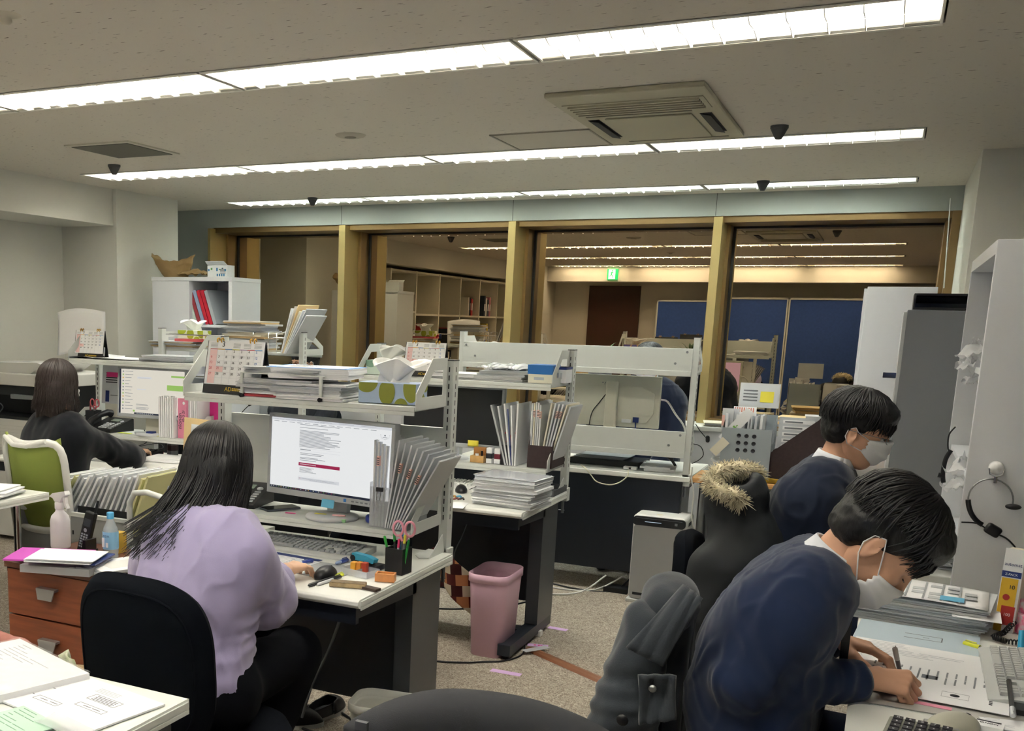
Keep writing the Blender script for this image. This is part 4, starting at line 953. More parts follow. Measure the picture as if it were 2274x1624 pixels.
def base5(t,x,y,rot_=.3,mt=BLK,r=.29,zs=.40):
    m=MB(); m.cyl((x,y,.07),(x,y,.12),.035,mt,16); m.cyl((x,y,.1),(x,y,zs),.024,mt,14); m.build('gas_column',t)
    for i in range(5):
        a=rot_+2*PI*i/5; d=Vector((math.cos(a),math.sin(a),0)); c=Vector((x,y,0))
        m=MB(); m.tube([c+d*.02+Vector((0,0,.10)),c+d*.16+Vector((0,0,.09)),c+d*r+Vector((0,0,.065))],[.03,.024,.016],mt,10); m.build('base_arm',t)
        m=MB(); n=Vector((-d.y,d.x,0)); p=c+d*r+Vector((0,0,.027))
        m.cyl(p-n*.024,p-n*.006,.027,BLK,16); m.cyl(p+n*.006,p+n*.024,.027,BLK,16); m.cyl(p-n*.006,p+n*.006,.012,BLK,8); m.build('caster',t)
def chair(name,loc,yaw,label,fab,back=(.41,.44),bz=.74,seat_z=.46,tilt=.12,frame_m=BLK,baser=.3,green=False,backoff=-.22,group=None,arms=False):
    "faces +y of its own frame before yaw"
    t=thing(name,(loc[0],loc[1],0),label,'chair',group); X=Matrix.Translation((loc[0],loc[1],0))@Matrix.Rotation(yaw,4,'Z')
    m=MB(); S=X@Matrix.Translation((0,0,seat_z-.035))@Matrix.Rotation(PI/2,4,'X'); shell(m,S,.46,.44,.1,.075,fab,curve=-.008); m.build('seat_cushion',t)
    m=MB(); m.box((-.17,-.15,seat_z-.09),(.17,.15,seat_z-.065),BLK,M=X); m.build('seat_plate',t)
    c=X.translation; base5(t,c.x,c.y,baser+yaw,BLK if not green else BLK,zs=seat_z-.08)
    B=X@Matrix.Translation((0,backoff,bz))@Matrix.Rotation(tilt,4,'X')
    if not green:
        m=MB(); shell(m,B,back[0],back[1],.1,.07,fab,curve=-.03,exp=3.2); m.build('backrest',t)
        m=MB(); pts=[]
        for i in range(48):
            a=2*PI*i/48; ca,sa=math.cos(a),math.sin(a); n=(abs(ca)**3.2+abs(sa)**3.2)**(1/3.2); x=ca/n*(back[0]/2-.032); z=sa/n*(back[1]/2-.036)
            pts.append(B@Vector((x,-.03*(1-(2*x/back[0])**2)-.032,z)))
        m.tube(pts,.005,fab,6,closed=True); m.build('piping',t)
        m=MB(); m.tube([X@Vector((0,-.08,seat_z-.08)),X@Vector((0,backoff-.05,seat_z-.06)),X@Vector((0,backoff-.07,seat_z+.06)),B@Vector((0,-.07,-.05))],[.022,.022,.02,.02],frame_m,10); m.build('back_stem',t)
    else:
        m=MB(); m.grid(lambda u,v: B@Vector(((u-.5)*.40,-.05*(1-(2*u-1)**2)+.0,(v-.5)*.40+ .05*abs(2*u-1)**2*v)),14,10,fab); m.build('mesh_back',t,solid=.012)
        m=MB(); pts=[]
        for i in range(40):
            a=2*PI*i/40; ca,sa=math.cos(a),math.sin(a); n=(abs(ca)**4+abs(sa)**4)**.25; u=ca/n; v=sa/n
            pts.append(B@Vector((u*.215,-.05*(1-u*u)-.004,v*.215+(.055*u*u if v>0 else 0))))
        m.tube(pts,.019,CHW,10,closed=True); 
        m.build('back_frame',t)
        m=MB(); m.tube([B@Vector((-.15,-.05,.24)),B@Vector((-.05,-.085,.215)),B@Vector((.05,-.085,.215)),B@Vector((.15,-.05,.24))],.012,CHW,8); m.build('top_grip',t)
        for s in (-1,1): m=MB(); m.tube([B@Vector((s*.2,-.02,-.1)),X@Vector((s*.19,backoff,.5)),X@Vector((s*.12,-.1,seat_z-.07))],.016,CHW,8); m.build('side_strut',t)
    return t,X,B
def skull(a,b): return a
chair('office_chair',(-1.60,2.27),-.05,'black fabric office chair the lilac-sweater woman sits on',CHB,back=(.43,.47),bz=.685,backoff=-.24,tilt=.08,seat_z=.44)
chair('office_chair',(-3.62,4.00),-.12,'lime green mesh office chair with a white frame',GRNM,bz=.72,green=True,backoff=-.24,tilt=.12,seat_z=.44)
chair('office_chair',(-1.98,4.02),.6,'empty black office chair mostly hidden behind the pink bin and first desk',CHB,bz=.60,back=(.36,.26),seat_z=.42,baser=.1,backoff=-.2)
# writing man's chair with the grey wool coat over its back
GCO=mat('charcoal_wool_coat','3b4046',.95,spec=.08,sheen=.3,bump=.35,bscale=420); 
cx,cy=-.42,2.60
chair('office_chair',(-.22,2.62),-PI/2,'black office chair under the charcoal wool coat',CHB,bz=.66,back=(.40,.40),seat_z=.44,backoff=-.20,tilt=.05)
T=thing('wool_coat',(-.48,2.5,.5),'charcoal wool coat draped over the back of the writing man\'s chair','coat')
ax=-.47
pr=[('c',(ax+.02,2.46,.86),.055,(ax+.04,2.72,.84),.06,.05),('c',(ax+.015,2.42,.78),.07,(ax-.005,2.40,.50),.085,.06),('c',(ax+.03,2.60,.80),.07,(ax+.02,2.60,.48),.09,.06),('c',(ax+.03,2.74,.76),.06,(ax+.03,2.76,.5),.07,.05),
    ('c',(ax-.005,2.36,.66),.055,(ax-.03,2.33,.40),.07,.05),('c',(ax+.0,2.50,.45),.09,(ax,2.52,.32),.10,.06),('c',(ax-.02,2.36,.42),.07,(ax-.02,2.36,.30),.08,.05)]
solid(pr,.0075,GCO,'coat_body',T,k=.05,it=2,disp=folds(foldy(.012,6,(1.6,1.6,.45),7),[([(ax,2.4,.86),(ax-.02,2.38,.5)],.12),([(ax,2.55,.80),(ax,2.5,.4)],.1)],.008,60))
# hood / shoulder hump and the folded collar flap
solid([('e',(ax+.055,2.56,.90),(.07,.12,.062),(0,.2,.1),None and 0 or .03),('c',(ax+.05,2.50,.88),.05,(ax+.04,2.62,.84),.055,.03)],.0065,GCO,'sleeve_head',T,k=.03,it=2,disp=foldy(.008,9,seed=3))
def flap(pts,name,th=.012,m=GCO,parent=T,bend=.02):
    a,b,c,d=[Vector(p) for p in pts]; n=(b-a).cross(d-a).normalized(); mb=MB()
    mb.grid(lambda u,v: (a*(1-u)+b*u)*(1-v)+(d*(1-u)+c*u)*v+n*(bend*math.sin(u*PI)*math.sin(v*PI)+.004*math.sin(u*17+v*5)),12,10,m); return mb.build(name,parent,solid=th)
flap([P(1392,1440,y=2.30),P(1470,1480,y=2.30),P(1560,1330,y=2.36),P(1520,1300,y=2.40)],'lapel_flap')
flap([P(1418,1500,y=2.27),P(1500,1500,y=2.28),P(1500,1600,y=2.28),P(1420,1610,y=2.27)],'pocket_flap',th=.008)
m=MB(); m.lathe([(0,.004),(.007,.004),(.009,0)],P(1449,1530,y=2.255),STEEL,12,axis=Matrix.Rotation(PI/2,3,'X')); m.build('snap_button',T)
m=MB(); m.lathe([(0,.004),(.012,.004),(.014,0)],P(1382,1600,y=2.28),BLK,12,axis=Matrix.Rotation(PI/2,3,'X')); m.build('strap_button',T)
# parka on the second man's chair
PK=mat('black_parka_nylon','2a2d31',.6,spec=.3,bump=.2,bscale=300); FUR=mat('cream_fur','e4dabb',.8,var=.15,vscale=30); FURD=mat('fur_dark_tip','6b5d48',.8)
chair('office_chair',(-.60,4.0),-PI/2,'black office chair under the fur-hooded parka',CHB,bz=.66,back=(.34,.28),seat_z=.44,backoff=.02,tilt=.0)
T=thing('parka',(-.62,3.9,.4),'black parka with a cream fur trimmed hood hanging on a chair back','coat')
c1=P(1640,1090,y=3.85); c2=P(1690,1200,y=3.85); c3=P(1600,1330,y=3.8); c4=P(1560,1290,y=3.75); c5=P(1640,1290,y=3.8)
yv=Vector((0,.13,0))
pr=[('e',tuple(c1+Vector((.0,0,-.01))),(.10,.11,.085),None,.03),('c',tuple(c1+Vector((0,-.02,-.05))),.09,tuple(c5),.12,.06),('c',tuple(c2+yv),.09,tuple(c5+yv),.12,.06),('c',tuple(c2),.085,tuple(P(1650,1240,y=3.8)),.10,.05),
    ('c',tuple(c5),.13,tuple(Vector((c5.x-.02,c5.y,.30))),.15,.06),('c',tuple(c4+Vector((.02,0,.05))),.07,tuple(Vector((c4.x,c4.y,.36))),.09,.06),('x',tuple(c1+Vector((-.02,-.03,.07))),(.065,.08,.05),None,.02)]
solid(pr,.009,PK,'coat_body',T,k=.05,it=2,disp=folds(foldy(.014,7,(1.4,1.4,.8),17),[([tuple(c1),tuple(c5)],.16)],.008,55))
# fur ring
ring=[P(a,b,y=y_) for a,b,y_ in ((1575,1068,3.76),(1600,1045,3.80),(1640,1040,3.86),(1672,1045,3.90),(1688,1062,3.92))]+[P(a,b,y=y_) for a,b,y_ in ((1640,1108,3.72),(1612,1092,3.70),(1580,1082,3.71))][::1]
ringA=ring[:5]; ringB=[P(1575,1072,y=3.74),P(1600,1090,y=3.71),P(1630,1100,y=3.70),P(1650,1118,y=3.71)]
rd=random.Random(3); m=MB(); 
def furline(pts,R,n):
    for i in range(n):
        t=rd.random()*(len(pts)-1.001); k=int(t); p=pts[k].lerp(pts[k+1],t-k); ax_=(pts[k+1]-pts[k]).normalized()
        d=Vector((rd.gauss(0,1),rd.gauss(0,1),rd.gauss(.25,1))).normalized(); d=(d-ax_*d.dot(ax_)*.5).normalized(); l=R*rd.uniform(.8,1.35)
        q=p+d*l*.45; e=p+d*l+ax_*rd.uniform(-.01,.01)+Vector((0,0,-.008)); m.tube([p+d*R*.2,q,e],[.0032,.0026,.0004],FURD if rd.random()<.06 else FUR,3,cap=False)
m.tube(ringA,[.018,.024,.026,.024,.016],FUR,10); m.tube(ringB,[.018,.022,.022,.014],FUR,10)
furline(ringA,.036,1500); furline(ringB,.034,1100); m.build('fur_trim',T)
# grey covered chair back right under the camera
FG=mat('dark_grey_fabric_cover','47484b',.95,spec=.05,bump=.3,bscale=500)
T=thing('office_chair',(-.72,1.75,0),'chair under a dark grey fabric cover at the bottom edge','chair')
a=P(765,1610,y=1.62); b=P(1400,1640,y=1.80); top=P(1000,1537,y=1.7)
def fgfn(u,v):
    p=a.lerp(b,u); h=top.z-a.z+.0
    zt=a.z+(1-abs(2*(u-.42)/ (1.16 if u>.42 else .84))**2.2)*(h+.01)
    return Vector((p.x,p.y,zt))
m=MB()
def fgs(u,v):
    q=fgfn(u,0); ang=v*PI; th=.05*(1-abs(2*u-1)**6)+.004
    # down the near side, over the top, down the far side
    if v<.4: k=v/.4; return Vector((q.x,q.y-th-.012*math.sin(u*14)*(1-k),.55+(q.z-th-.55)*k))
    if v<.6: k=(v-.4)/.2*PI; return Vector((q.x,q.y-th*math.cos(k),q.z-th+th*math.sin(k)))
    k=(v-.6)/.4; return Vector((q.x,q.y+th,q.z-th-(q.z-th-.55)*k))
m.grid(fgs,40,40,FG); m.build('fabric_cover',T)
m=MB(); c=P(1050,1600,y=1.75); m.cyl((c.x,c.y,.1),(c.x,c.y,.7),.03,BLK,12); m.build('back_stem',T)
m=MB(); m.box((c.x-.22,c.y-.5,.42),(c.x+.22,c.y-.05,.48),CHB); m.build('seat_cushion',T,bevel=.02)
base5(T,c.x,c.y-.27,.2)
m=MB(); q=P(806,1610,y=1.60); m.box((q.x-.012,q.y-.01,q.z-.008),(q.x+.012,q.y,q.z+.008),mat('grey_clip','5a5c60',.5)); m.build('clip',T)
# chairs of the two people by the windows
chair('office_chair',(P(672,808,y=6.98).x,7.06),PI,'black office chair of the masked person with glasses',CHB,bz=.70,back=(.38,.36),seat_z=.44)
chair('office_chair',(P(1440,800,y=7.0).x,7.08),PI,'black office chair of the person behind the window desk',CHB,bz=.70,back=(.38,.36),seat_z=.44)
# ================================================================ things on and around the desks
rnd=random.Random(12)
def ctr(pts): 
    s=Vector((0,0,0)); 
    for p in pts: s+=Vector(p)
    return s/len(pts)
def sheet(name,c,w_,d,yaw,label,cat,m=PAPER,h=.001,tiltx=0,group=None,marks=None,mm=INK,curl=0):
    "a sheet or thin sheaf lying at c (its underside), size w_ x d"
    X=Matrix.Translation(c)@Matrix.Rotation(yaw,4,'Z')@Matrix.Rotation(tiltx,4,'X')
    mb=MB()
    if curl: 
        mb.grid(lambda u,v: X@Vector(((u-.5)*w_,(v-.5)*d,h+curl*(2*v-1)**2*(1 if v>.5 else .2)+curl*.3*math.sin(u*5))),10,10,m); 
    else: mb.box((-w_/2,-d/2,0),(w_/2,d/2,h),m,M=X)
    if marks:
        for (x,y,a,b) in marks: mb.box((x*w_,y*d,h),(x*w_+a*w_,y*d+b*d,h+.0004),mm,M=X)
    o=mb.build(name,None,loc=c); lab(o,label,cat,group); return o
def textmarks(n,x0=-.4,x1=.4,y0=-.42,y1=.42,seed=1,hh=.012):
    r=random.Random(seed); out=[]
    for i in range(n):
        y=y1-(y1-y0)*i/n; L=r.uniform(.3,1)*(x1-x0); out.append((x0,y,L*.45,hh)); 
        if r.random()<.7: out.append((x0+L*.5,y,L*.4,hh))
    return out
def pile(c,w_,d,n,hs,yaw,label,cat,group,mats=None,jit=.015,name='document_file',jy=.1):
    "n separate files on top of each other"
    z=c[2]; objs=[]
    for i in range(n):
        h=rnd.uniform(*hs); m=(mats or [PAPER,CLEAR2,PAPER,PAPER2,PAPER3])[rnd.randrange(len(mats or [1]*5))]
        cc=Vector((c[0]+rnd.uniform(-jit,jit),c[1]+rnd.uniform(-jit,jit),z)); y=yaw+rnd.uniform(-jy,jy); X=Matrix.Translation(cc)@Matrix.Rotation(y,4,'Z')
        mb=MB(); k=3
        for q in range(k):
            j=rnd.uniform(-.004,.004); mb.box((-w_/2+j,-d/2+j,h*q/k+.0002),(w_/2+j,d/2-j,h*(q+1)/k-.0003),m if q<k-1 else (PAPER if m is CLEAR2 and rnd.random()<.4 else m),M=X)
        mb.box((-w_/2-.003,-d/2-.003,h-.0004),(w_/2+.003,d/2+.003,h),m,M=X)
        o=mb.build(name,None,loc=cc); lab(o,label if isinstance(label,str) else label[i],cat,group); objs.append(o); z+=h+.0003
    return objs,z
def calendar(base,wd,ht,yaw,label,ref='3',gold='AD'):
    "desk calendar tent standing at base (front bottom middle)"
    t=thing('desk_calendar',base,label,'calendar','white March desk calendars on black stands'); X=Matrix.Translation(base)@Matrix.Rotation(yaw,4,'Z')
    dp=ht*.42; tl=math.atan2(dp/2,ht); 
    mb=MB(); mb.prism([(-wd/2,0,0),(-wd/2,dp/2,ht),(-wd/2,dp/2+.003,ht),(-wd/2,.004,0)],(wd,0,0),BLK,M=X); mb.prism([(-wd/2,dp,0),(-wd/2,dp/2,ht),(-wd/2,dp/2+.003,ht),(-wd/2,dp+.003,0)],(wd,0,0),BLK,M=X); mb.box((-wd/2,.003,0),(wd/2,dp,.002),BLK,M=X); mb.build('stand',t)
    Fm=X@frame((0,-.0015,0),(1,0,0),(0,math.sin(tl),math.cos(tl)))   # x right, y up the leaf
    L=math.hypot(dp/2,ht); y0=L*.17; y1=L*1.0
    m=MB(); m.box((-wd/2+.004,y0,-.001),(wd/2-.002,y1,.0006),PAPER,M=Fm)
    gx0,gx1=-wd/2+wd*.06,wd/2-wd*.04; gw=(gx1-gx0)/7; gy1=y1-(y1-y0)*.20; gh=(gy1-y0-.004)/6
    PK_=mat('sunday_pink','f2cfcf',.75)
    m.box((gx0,y0+.003,.0006),(gx0+gw,gy1-.002,.0009),PK_,M=Fm); m.box((gx0+gw,gy1-gh*4,.0006),(gx0+2*gw,gy1-gh*3,.0009),PK_,M=Fm)
    hc=['c8363a','e0a83a','3f7fc0','c9c23a','a88ab8','d0404a','3f8fd0']
    for k in range(7): m.box((gx0+k*gw,gy1-.0005,.0006),(gx0+(k+1)*gw,gy1+wd*.009,.001),mat('head_'+hc[k],hc[k],.6),M=Fm)
    for k in range(8): m.box((gx0+k*gw-.0002,y0+.003,.0006),(gx0+k*gw+.0002,gy1,.0010),mat('rule','c9ccd0',.8),M=Fm)
    for k in range(7): m.box((gx0,gy1-k*gh-.0002,.0006),(gx1,gy1-k*gh+.0002,.0010),MATS['rule'],M=Fm)
    for k in range(4):
        x=(gx0,gx0+gw*3.1,gx0+gw*4.5,gx0+gw*5.9)[k]
        for j in range(4): m.box((x,gy1+wd*.03+j*wd*.018,.0006),(x+gw*.95,gy1+wd*.036+j*wd*.018,.001),mat('rule2','9a9da2',.8),M=Fm)
    m.build('calendar_leaf',t)
    n=MB(); text(n,ref,Fm@Matrix.Translation((gx0+gw*1.75,gy1+wd*.075,.001)),wd*.11,INKD)
    d=1
    for r_ in range(6):
        for c_ in range(7):
            if r_==0 and c_<2: continue
            if d>31: break
            text(n,str(d),Fm@Matrix.Translation((gx0+c_*gw+gw*.28,gy1-r_*gh-gh*.32,.001)),wd*.05,RED if (c_==0 or d==21) else (BLUE if c_==6 else INKD)); d+=1
    n.build('printed_numbers',t)
    g=MB(); text(g,'AD',Fm@Matrix.Translation((-.05*wd,y0*.5,.0005)),wd*.085,GOLDY)
    for j in range(2):
        for k in range(9): g.box((.02*wd+k*wd*.03,y0*.36+j*y0*.18,0),(.02*wd+k*wd*.03+wd*.022,y0*.47+j*y0*.18,.0012),GOLDY,M=Fm)
    g.build('gold_lettering',t)
    for x in (-.32*wd,-.25*wd,.25*wd,.32*wd):
        m=MB(); m.tube([X@Vector((x,dp/2-.006,ht-.006)),X@Vector((x,dp/2-.008,ht+.006)),X@Vector((x,dp/2+.001,ht+.010)),X@Vector((x,dp/2+.008,ht+.004)),X@Vector((x,dp/2+.006,ht-.006))],.0028,mat('gold_ring','c99a3c',.3,metal=.8),6); m.build('binding_ring',t)
    return t
def tissue(c,wd,dp,ht,yaw,label,cols,tis=(0,0,.09)):
    t=thing('tissue_box',c,label,'tissue box','tissue boxes with a tissue pulled up'); X=Matrix.Translation(c)@Matrix.Rotation(yaw,4,'Z')
    a,b=[mat('tissue_'+q,q,.55) for q in cols]
    m=MB(); m.box((-wd/2,-dp/2,0),(wd/2,dp/2,ht),a,M=X); m.build('carton',t,bevel=.0015)
    m=MB(); 
    def blob(cx,cz,rx,rz,face,clip=True):
        pts=[]
        for k in range(28):
            an=2*PI*k/28; x=cx+rx*math.cos(an); z=cz+rz*math.sin(an)
            lim=(wd if face in 'fb' else dp)/2-.001; x=max(-lim,min(lim,x)); z=max(.001,min(ht-.001,z)); pts.append((x,z))
        if face=='f': P_=[X@Vector((x,-dp/2-.0006,z)) for x,z in pts]; v=(X.to_3x3()@Vector((0,-.0003,0)))
        elif face=='b': P_=[X@Vector((x,dp/2+.0006,z)) for x,z in pts]; v=(X.to_3x3()@Vector((0,.0003,0)))
        elif face=='r': P_=[X@Vector((wd/2+.0006,x,z)) for x,z in pts]; v=(X.to_3x3()@Vector((.0003,0,0)))
        else: P_=[X@Vector((-wd/2-.0006,x,z)) for x,z in pts]; v=(X.to_3x3()@Vector((-.0003,0,0)))
        m.prism(P_,v,b)
    for f_ in 'fb':
        blob(-.0,ht*.55,wd*.14,ht*.62,f_); blob(-.36*wd,ht*1.05,wd*.2,ht*.55,f_); blob(.42*wd,ht*.8,wd*.14,ht*.7,f_); blob(.25*wd,-.1*ht,wd*.12,ht*.4,f_)
    for f_ in 'rl': blob(0,ht*.1,dp*.3,ht*.45,f_); blob(dp*.3,ht*.9,dp*.25,ht*.35,f_)
    m.build('printed_pattern',t)
    m=MB(); 
    def tf(u,v):
        an=u*2*PI; r_=.012+.055*v**.9*(1+.35*math.sin(an*2+.8)+.18*math.sin(an*5)); z=ht+tis[2]*v*(1+.18*math.sin(an*3))
        if v>.85: z-=(v-.85)*.12
        return X@Vector((math.cos(an)*r_*1.25+tis[0]*v*v,math.sin(an)*r_*.55+tis[1]*v,z))
    m.grid(tf,48,12,mat('tissue_paper','f6f6f4',.85)); 
    m.grid(lambda u,v: X@Vector(((u-.5)*.12+tis[0]*v*v,.01*math.sin(u*9),ht-.002+tis[2]*1.1*v*(1-.5*(2*u-1)**2))),14,10,MATS['tissue_paper']); m.build('tissue',t)
    return t
def keyboard(c,wd,dp,yaw,label,body,key,h=.022,rows=6,cols=20,tilt=.07):
    t=thing('keyboard',c,label,'keyboard'); X=Matrix.Translation(c)@Matrix.Rotation(yaw,4,'Z')@Matrix.Rotation(tilt,4,'X')
    m=MB(); m.prism([(-wd/2,-dp/2,0),(-wd/2,-dp/2,h*.6),(-wd/2,-dp*.3,h*.85),(-wd/2,dp/2,h),(-wd/2,dp/2,0)],(wd,0,0),body,M=X); m.build('keyboard_case',t,bevel=.003)
    m=MB(); kw=(wd-.03)/(cols+1.2); kd=(dp*.74)/rows
    for r_ in range(rows):
        x=-wd/2+.012; c_=0
        while c_<cols:
            if c_ in (14,17) : x+=kw*.35
            L=1
            if r_==0 and 4<=c_<9: L=5
            elif c_==0 and r_<5: L=1
            if not (r_ in (1,2) and 14<=c_<17 and not(r_==1 and c_==15)) :
                y=-dp*.36+r_*kd*1.0+(.004 if r_==rows-1 else 0); z=h*(.86+.12*r_/rows)
                a=.0012; b=.0028; x1=x+kw*L
                v=[(x+a,y+a,z),(x1-a,y+a,z),(x1-a,y+kd-a,z),(x+a,y+kd-a,z),(x+b,y+b,z+.007),(x1-b,y+b,z+.007),(x1-b,y+kd-b,z+.0075),(x+b,y+kd-b,z+.0075)]
                m.add([X@Vector(q) for q in v],[(4,5,6,7),(0,1,5,4),(1,2,6,5),(2,3,7,6),(3,0,4,7)],key)
            x+=kw*L; c_+=L
    m.build('keys',t); return t
def mouse_dev(c,yaw,label,mt,L=.105,W=.062,H=.034):
    t=thing('computer_mouse',c,label,'mouse'); X=Matrix.Translation(c)@Matrix.Rotation(yaw,4,'Z')
    m=MB(); solid([('e',(0,0,.004),(W/2,L/2,H),None,.01),('x',(0,0,-.06),(.3,.3,.06),None,.004)],.003,mt,'s',mb=m,M=X,pad=.012,it=1); m.build('mouse_shell',t)
    m=MB(); m.cyl(X@Vector((-.004,L*.27,H*.82)),X@Vector((.004,L*.27,H*.82)),.006,DK,10); m.build('scroll_wheel',t); return t
def cable(name,pts,r,m,label,cat='cable',group=None,sm=4):
    pts=[Vector(p) for p in pts]; out=[]
    for i in range(len(pts)-1):
        p0=pts[max(i-1,0)];p1=pts[i];p2=pts[i+1];p3=pts[min(i+2,len(pts)-1)]
        for k in range(sm): 
            t=k/sm; out.append(.5*((2*p1)+(p2-p0)*t+(2*p0-5*p1+4*p2-p3)*t*t+(3*p1-p0-3*p2+p3)*t**3))
    out.append(pts[-1]); mb=MB().tube(out,r,m,6); 
    if label is None: return mb
    return lab(mb.build(name,None,loc=pts[0]),label,cat,group)
def pens(mb_list,c,specs,r=.0042):
    "specs: (dx,dy,leanx,leany,len,color,cap)"
    for dx,dy,lx,ly,L,col,cap,lb in specs:
        a=Vector(c)+Vector((dx,dy,.004)); b=a+Vector((lx,ly,1)).normalized()*L; d=(b-a).normalized()
        mb=MB(); cm=mat('pen_'+col,col,.35); mb.tube([a,b-d*.03],r,cm,8); mb.tube([b-d*.03,b-d*.004,b],[r*1.15,r*1.1,r*.7],mat('pen_'+cap,cap,.35),8)
        o=mb.build('pen',None,loc=a); lab(o,lb,'pen')
def scissors(c,d,col,label,s=1.0):
    "standing handle up, d = horizontal direction across the loops"
    t=thing('scissors',c,label,'scissors'); d=Vector(d).normalized(); u=Vector((0,0,1)); c=Vector(c)
    m=MB(); m.prism([c+d*-.006,c+d*.006,c+d*.009+u*.10*s,c-d*.009+u*.10*s],d.cross(u)*.003,STEEL); m.build('blades',t)
    for k in (-1,1):
        m=MB(); q=c+u*.125*s+d*k*.019*s; m.tube([q+d*.016*s*math.cos(a)+u*(.024*s*math.sin(a)) for a in [2*PI*i/16 for i in range(16)]],.0042*s,col,8,closed=True); m.tube([c+u*.085*s+d*k*.004,c+u*.102*s+d*k*.012*s],.005*s,col,8); m.build('handle_loop',t)
def cup(c,w_,h,m,label,round_=False,yaw=0):
    X=Matrix.Translation(c)@Matrix.Rotation(yaw,4,'Z'); mb=MB(); t_=.003
    if round_: mb.lathe([(0,0),(w_/2,0),(w_/2,h),(w_/2-t_,h),(w_/2-t_,.004),(0,.004)],c,m,24)
    else:
        for a,b in (((-w_/2,-w_/2,0),(w_/2,w_/2,t_)),((-w_/2,-w_/2,t_),(w_/2,-w_/2+t_,h)),((-w_/2,w_/2-t_,t_),(w_/2,w_/2,h)),((-w_/2,-w_/2+t_,t_),(-w_/2+t_,w_/2-t_,h)),((w_/2-t_,-w_/2+t_,t_),(w_/2,w_/2-t_,h))): mb.box(a,b,m,M=X)
    return lab(mb.build('pen_cup',None,loc=c),label,'pen cup')
def standing(c,wd,dp,ht,yaw,lean,label,cat,m,group=None,name='document_file',lean2=0,tabs=None,curl=0):
    "thin upright file: wd thickness along local x, dp depth along local y; lean about y"
    X=Matrix.Translation(c)@Matrix.Rotation(yaw,4,'Z')@Matrix.Rotation(lean,4,'Y')@Matrix.Rotation(lean2,4,'X')
    mb=MB(); mb.box((-wd/2,-dp/2,0),(-wd/2+.0008,dp/2,ht),m,M=X); mb.box((wd/2-.0008,-dp/2,0),(wd/2,dp/2,ht),m,M=X); mb.box((-wd/2+.001,-dp/2+.004,.002),(wd/2-.001,dp/2-.004,ht-.006),PAPER,M=X); mb.box((-wd/2,-dp/2,0),(wd/2,-dp/2+.0008,ht),m,M=X)
    if tabs: 
        for z,col in tabs: mb.box((-wd/2-.001,-dp/2-.004,ht*z),(wd/2+.001,-dp/2+.012,ht*z+.035),mat('tab_'+col,col,.6),M=X); 
        for z,col in tabs:
            for q in range(4): mb.box((-wd/2-.0014,-dp/2-.0044,ht*z+.005+q*.007),(wd/2+.0014,-dp/2-.0038,ht*z+.008+q*.007),INKD,M=X)
    o=mb.build(name,None,loc=c); return lab(o,label,cat,group)
def monitor(c00,c10,c11,c01,label,bez,scr_fn,stand=None,th=.035,bz=.018,back=None):
    "corners bl,br,tr,tl of the front face"
    t=thing('monitor',((c00+c10)/2),label,'monitor'); x=(c10-c00); W=x.length; H=(c01-c00).length; M=frame(c00,c10-c00,c01-c00)
    m=MB(); m.box((0,0,-th),(W,H,-.004),back or bez,M=M)
    for a,b in (((0,0,-.004),(W,bz*1.6,0)),((0,H-bz,-.004),(W,H,0)),((0,bz,-.004),(bz,H-bz,0)),((W-bz,bz,-.004),(W,H-bz,0))): m.box(a,b,bez,M=M)
    m.build('bezel_case',t,bevel=.003)
    s=MB(); scr_fn(s,M@Matrix.Translation((bz,bz*1.6,-.003)),W-2*bz,H-2.6*bz); s.build('screen',t)
    return t,M,W,H
def emis(name,col,s): return mat(name,'0c0c0c',.5,emit=col,es=s*.50)
SW=emis('screen_white','f1f3f4',.62); SWC=emis('screen_cream','f2ecdd',.55); SG=emis('screen_green','a9d66e',.5); SRD=emis('screen_crimson','b02455',.5); STB=emis('screen_taskbar','1c2740',.4); SGR=emis('screen_grey_text','8d939c',.5); SLG=emis('screen_light_grey','dcdfe4',.6); SPK=emis('screen_pink','f0c8e4',.6); SBL=emis('screen_blue','4a6fc0',.5); SRE=emis('screen_red','e05a5a',.5); SOR=emis('screen_orange','f0c060',.5)
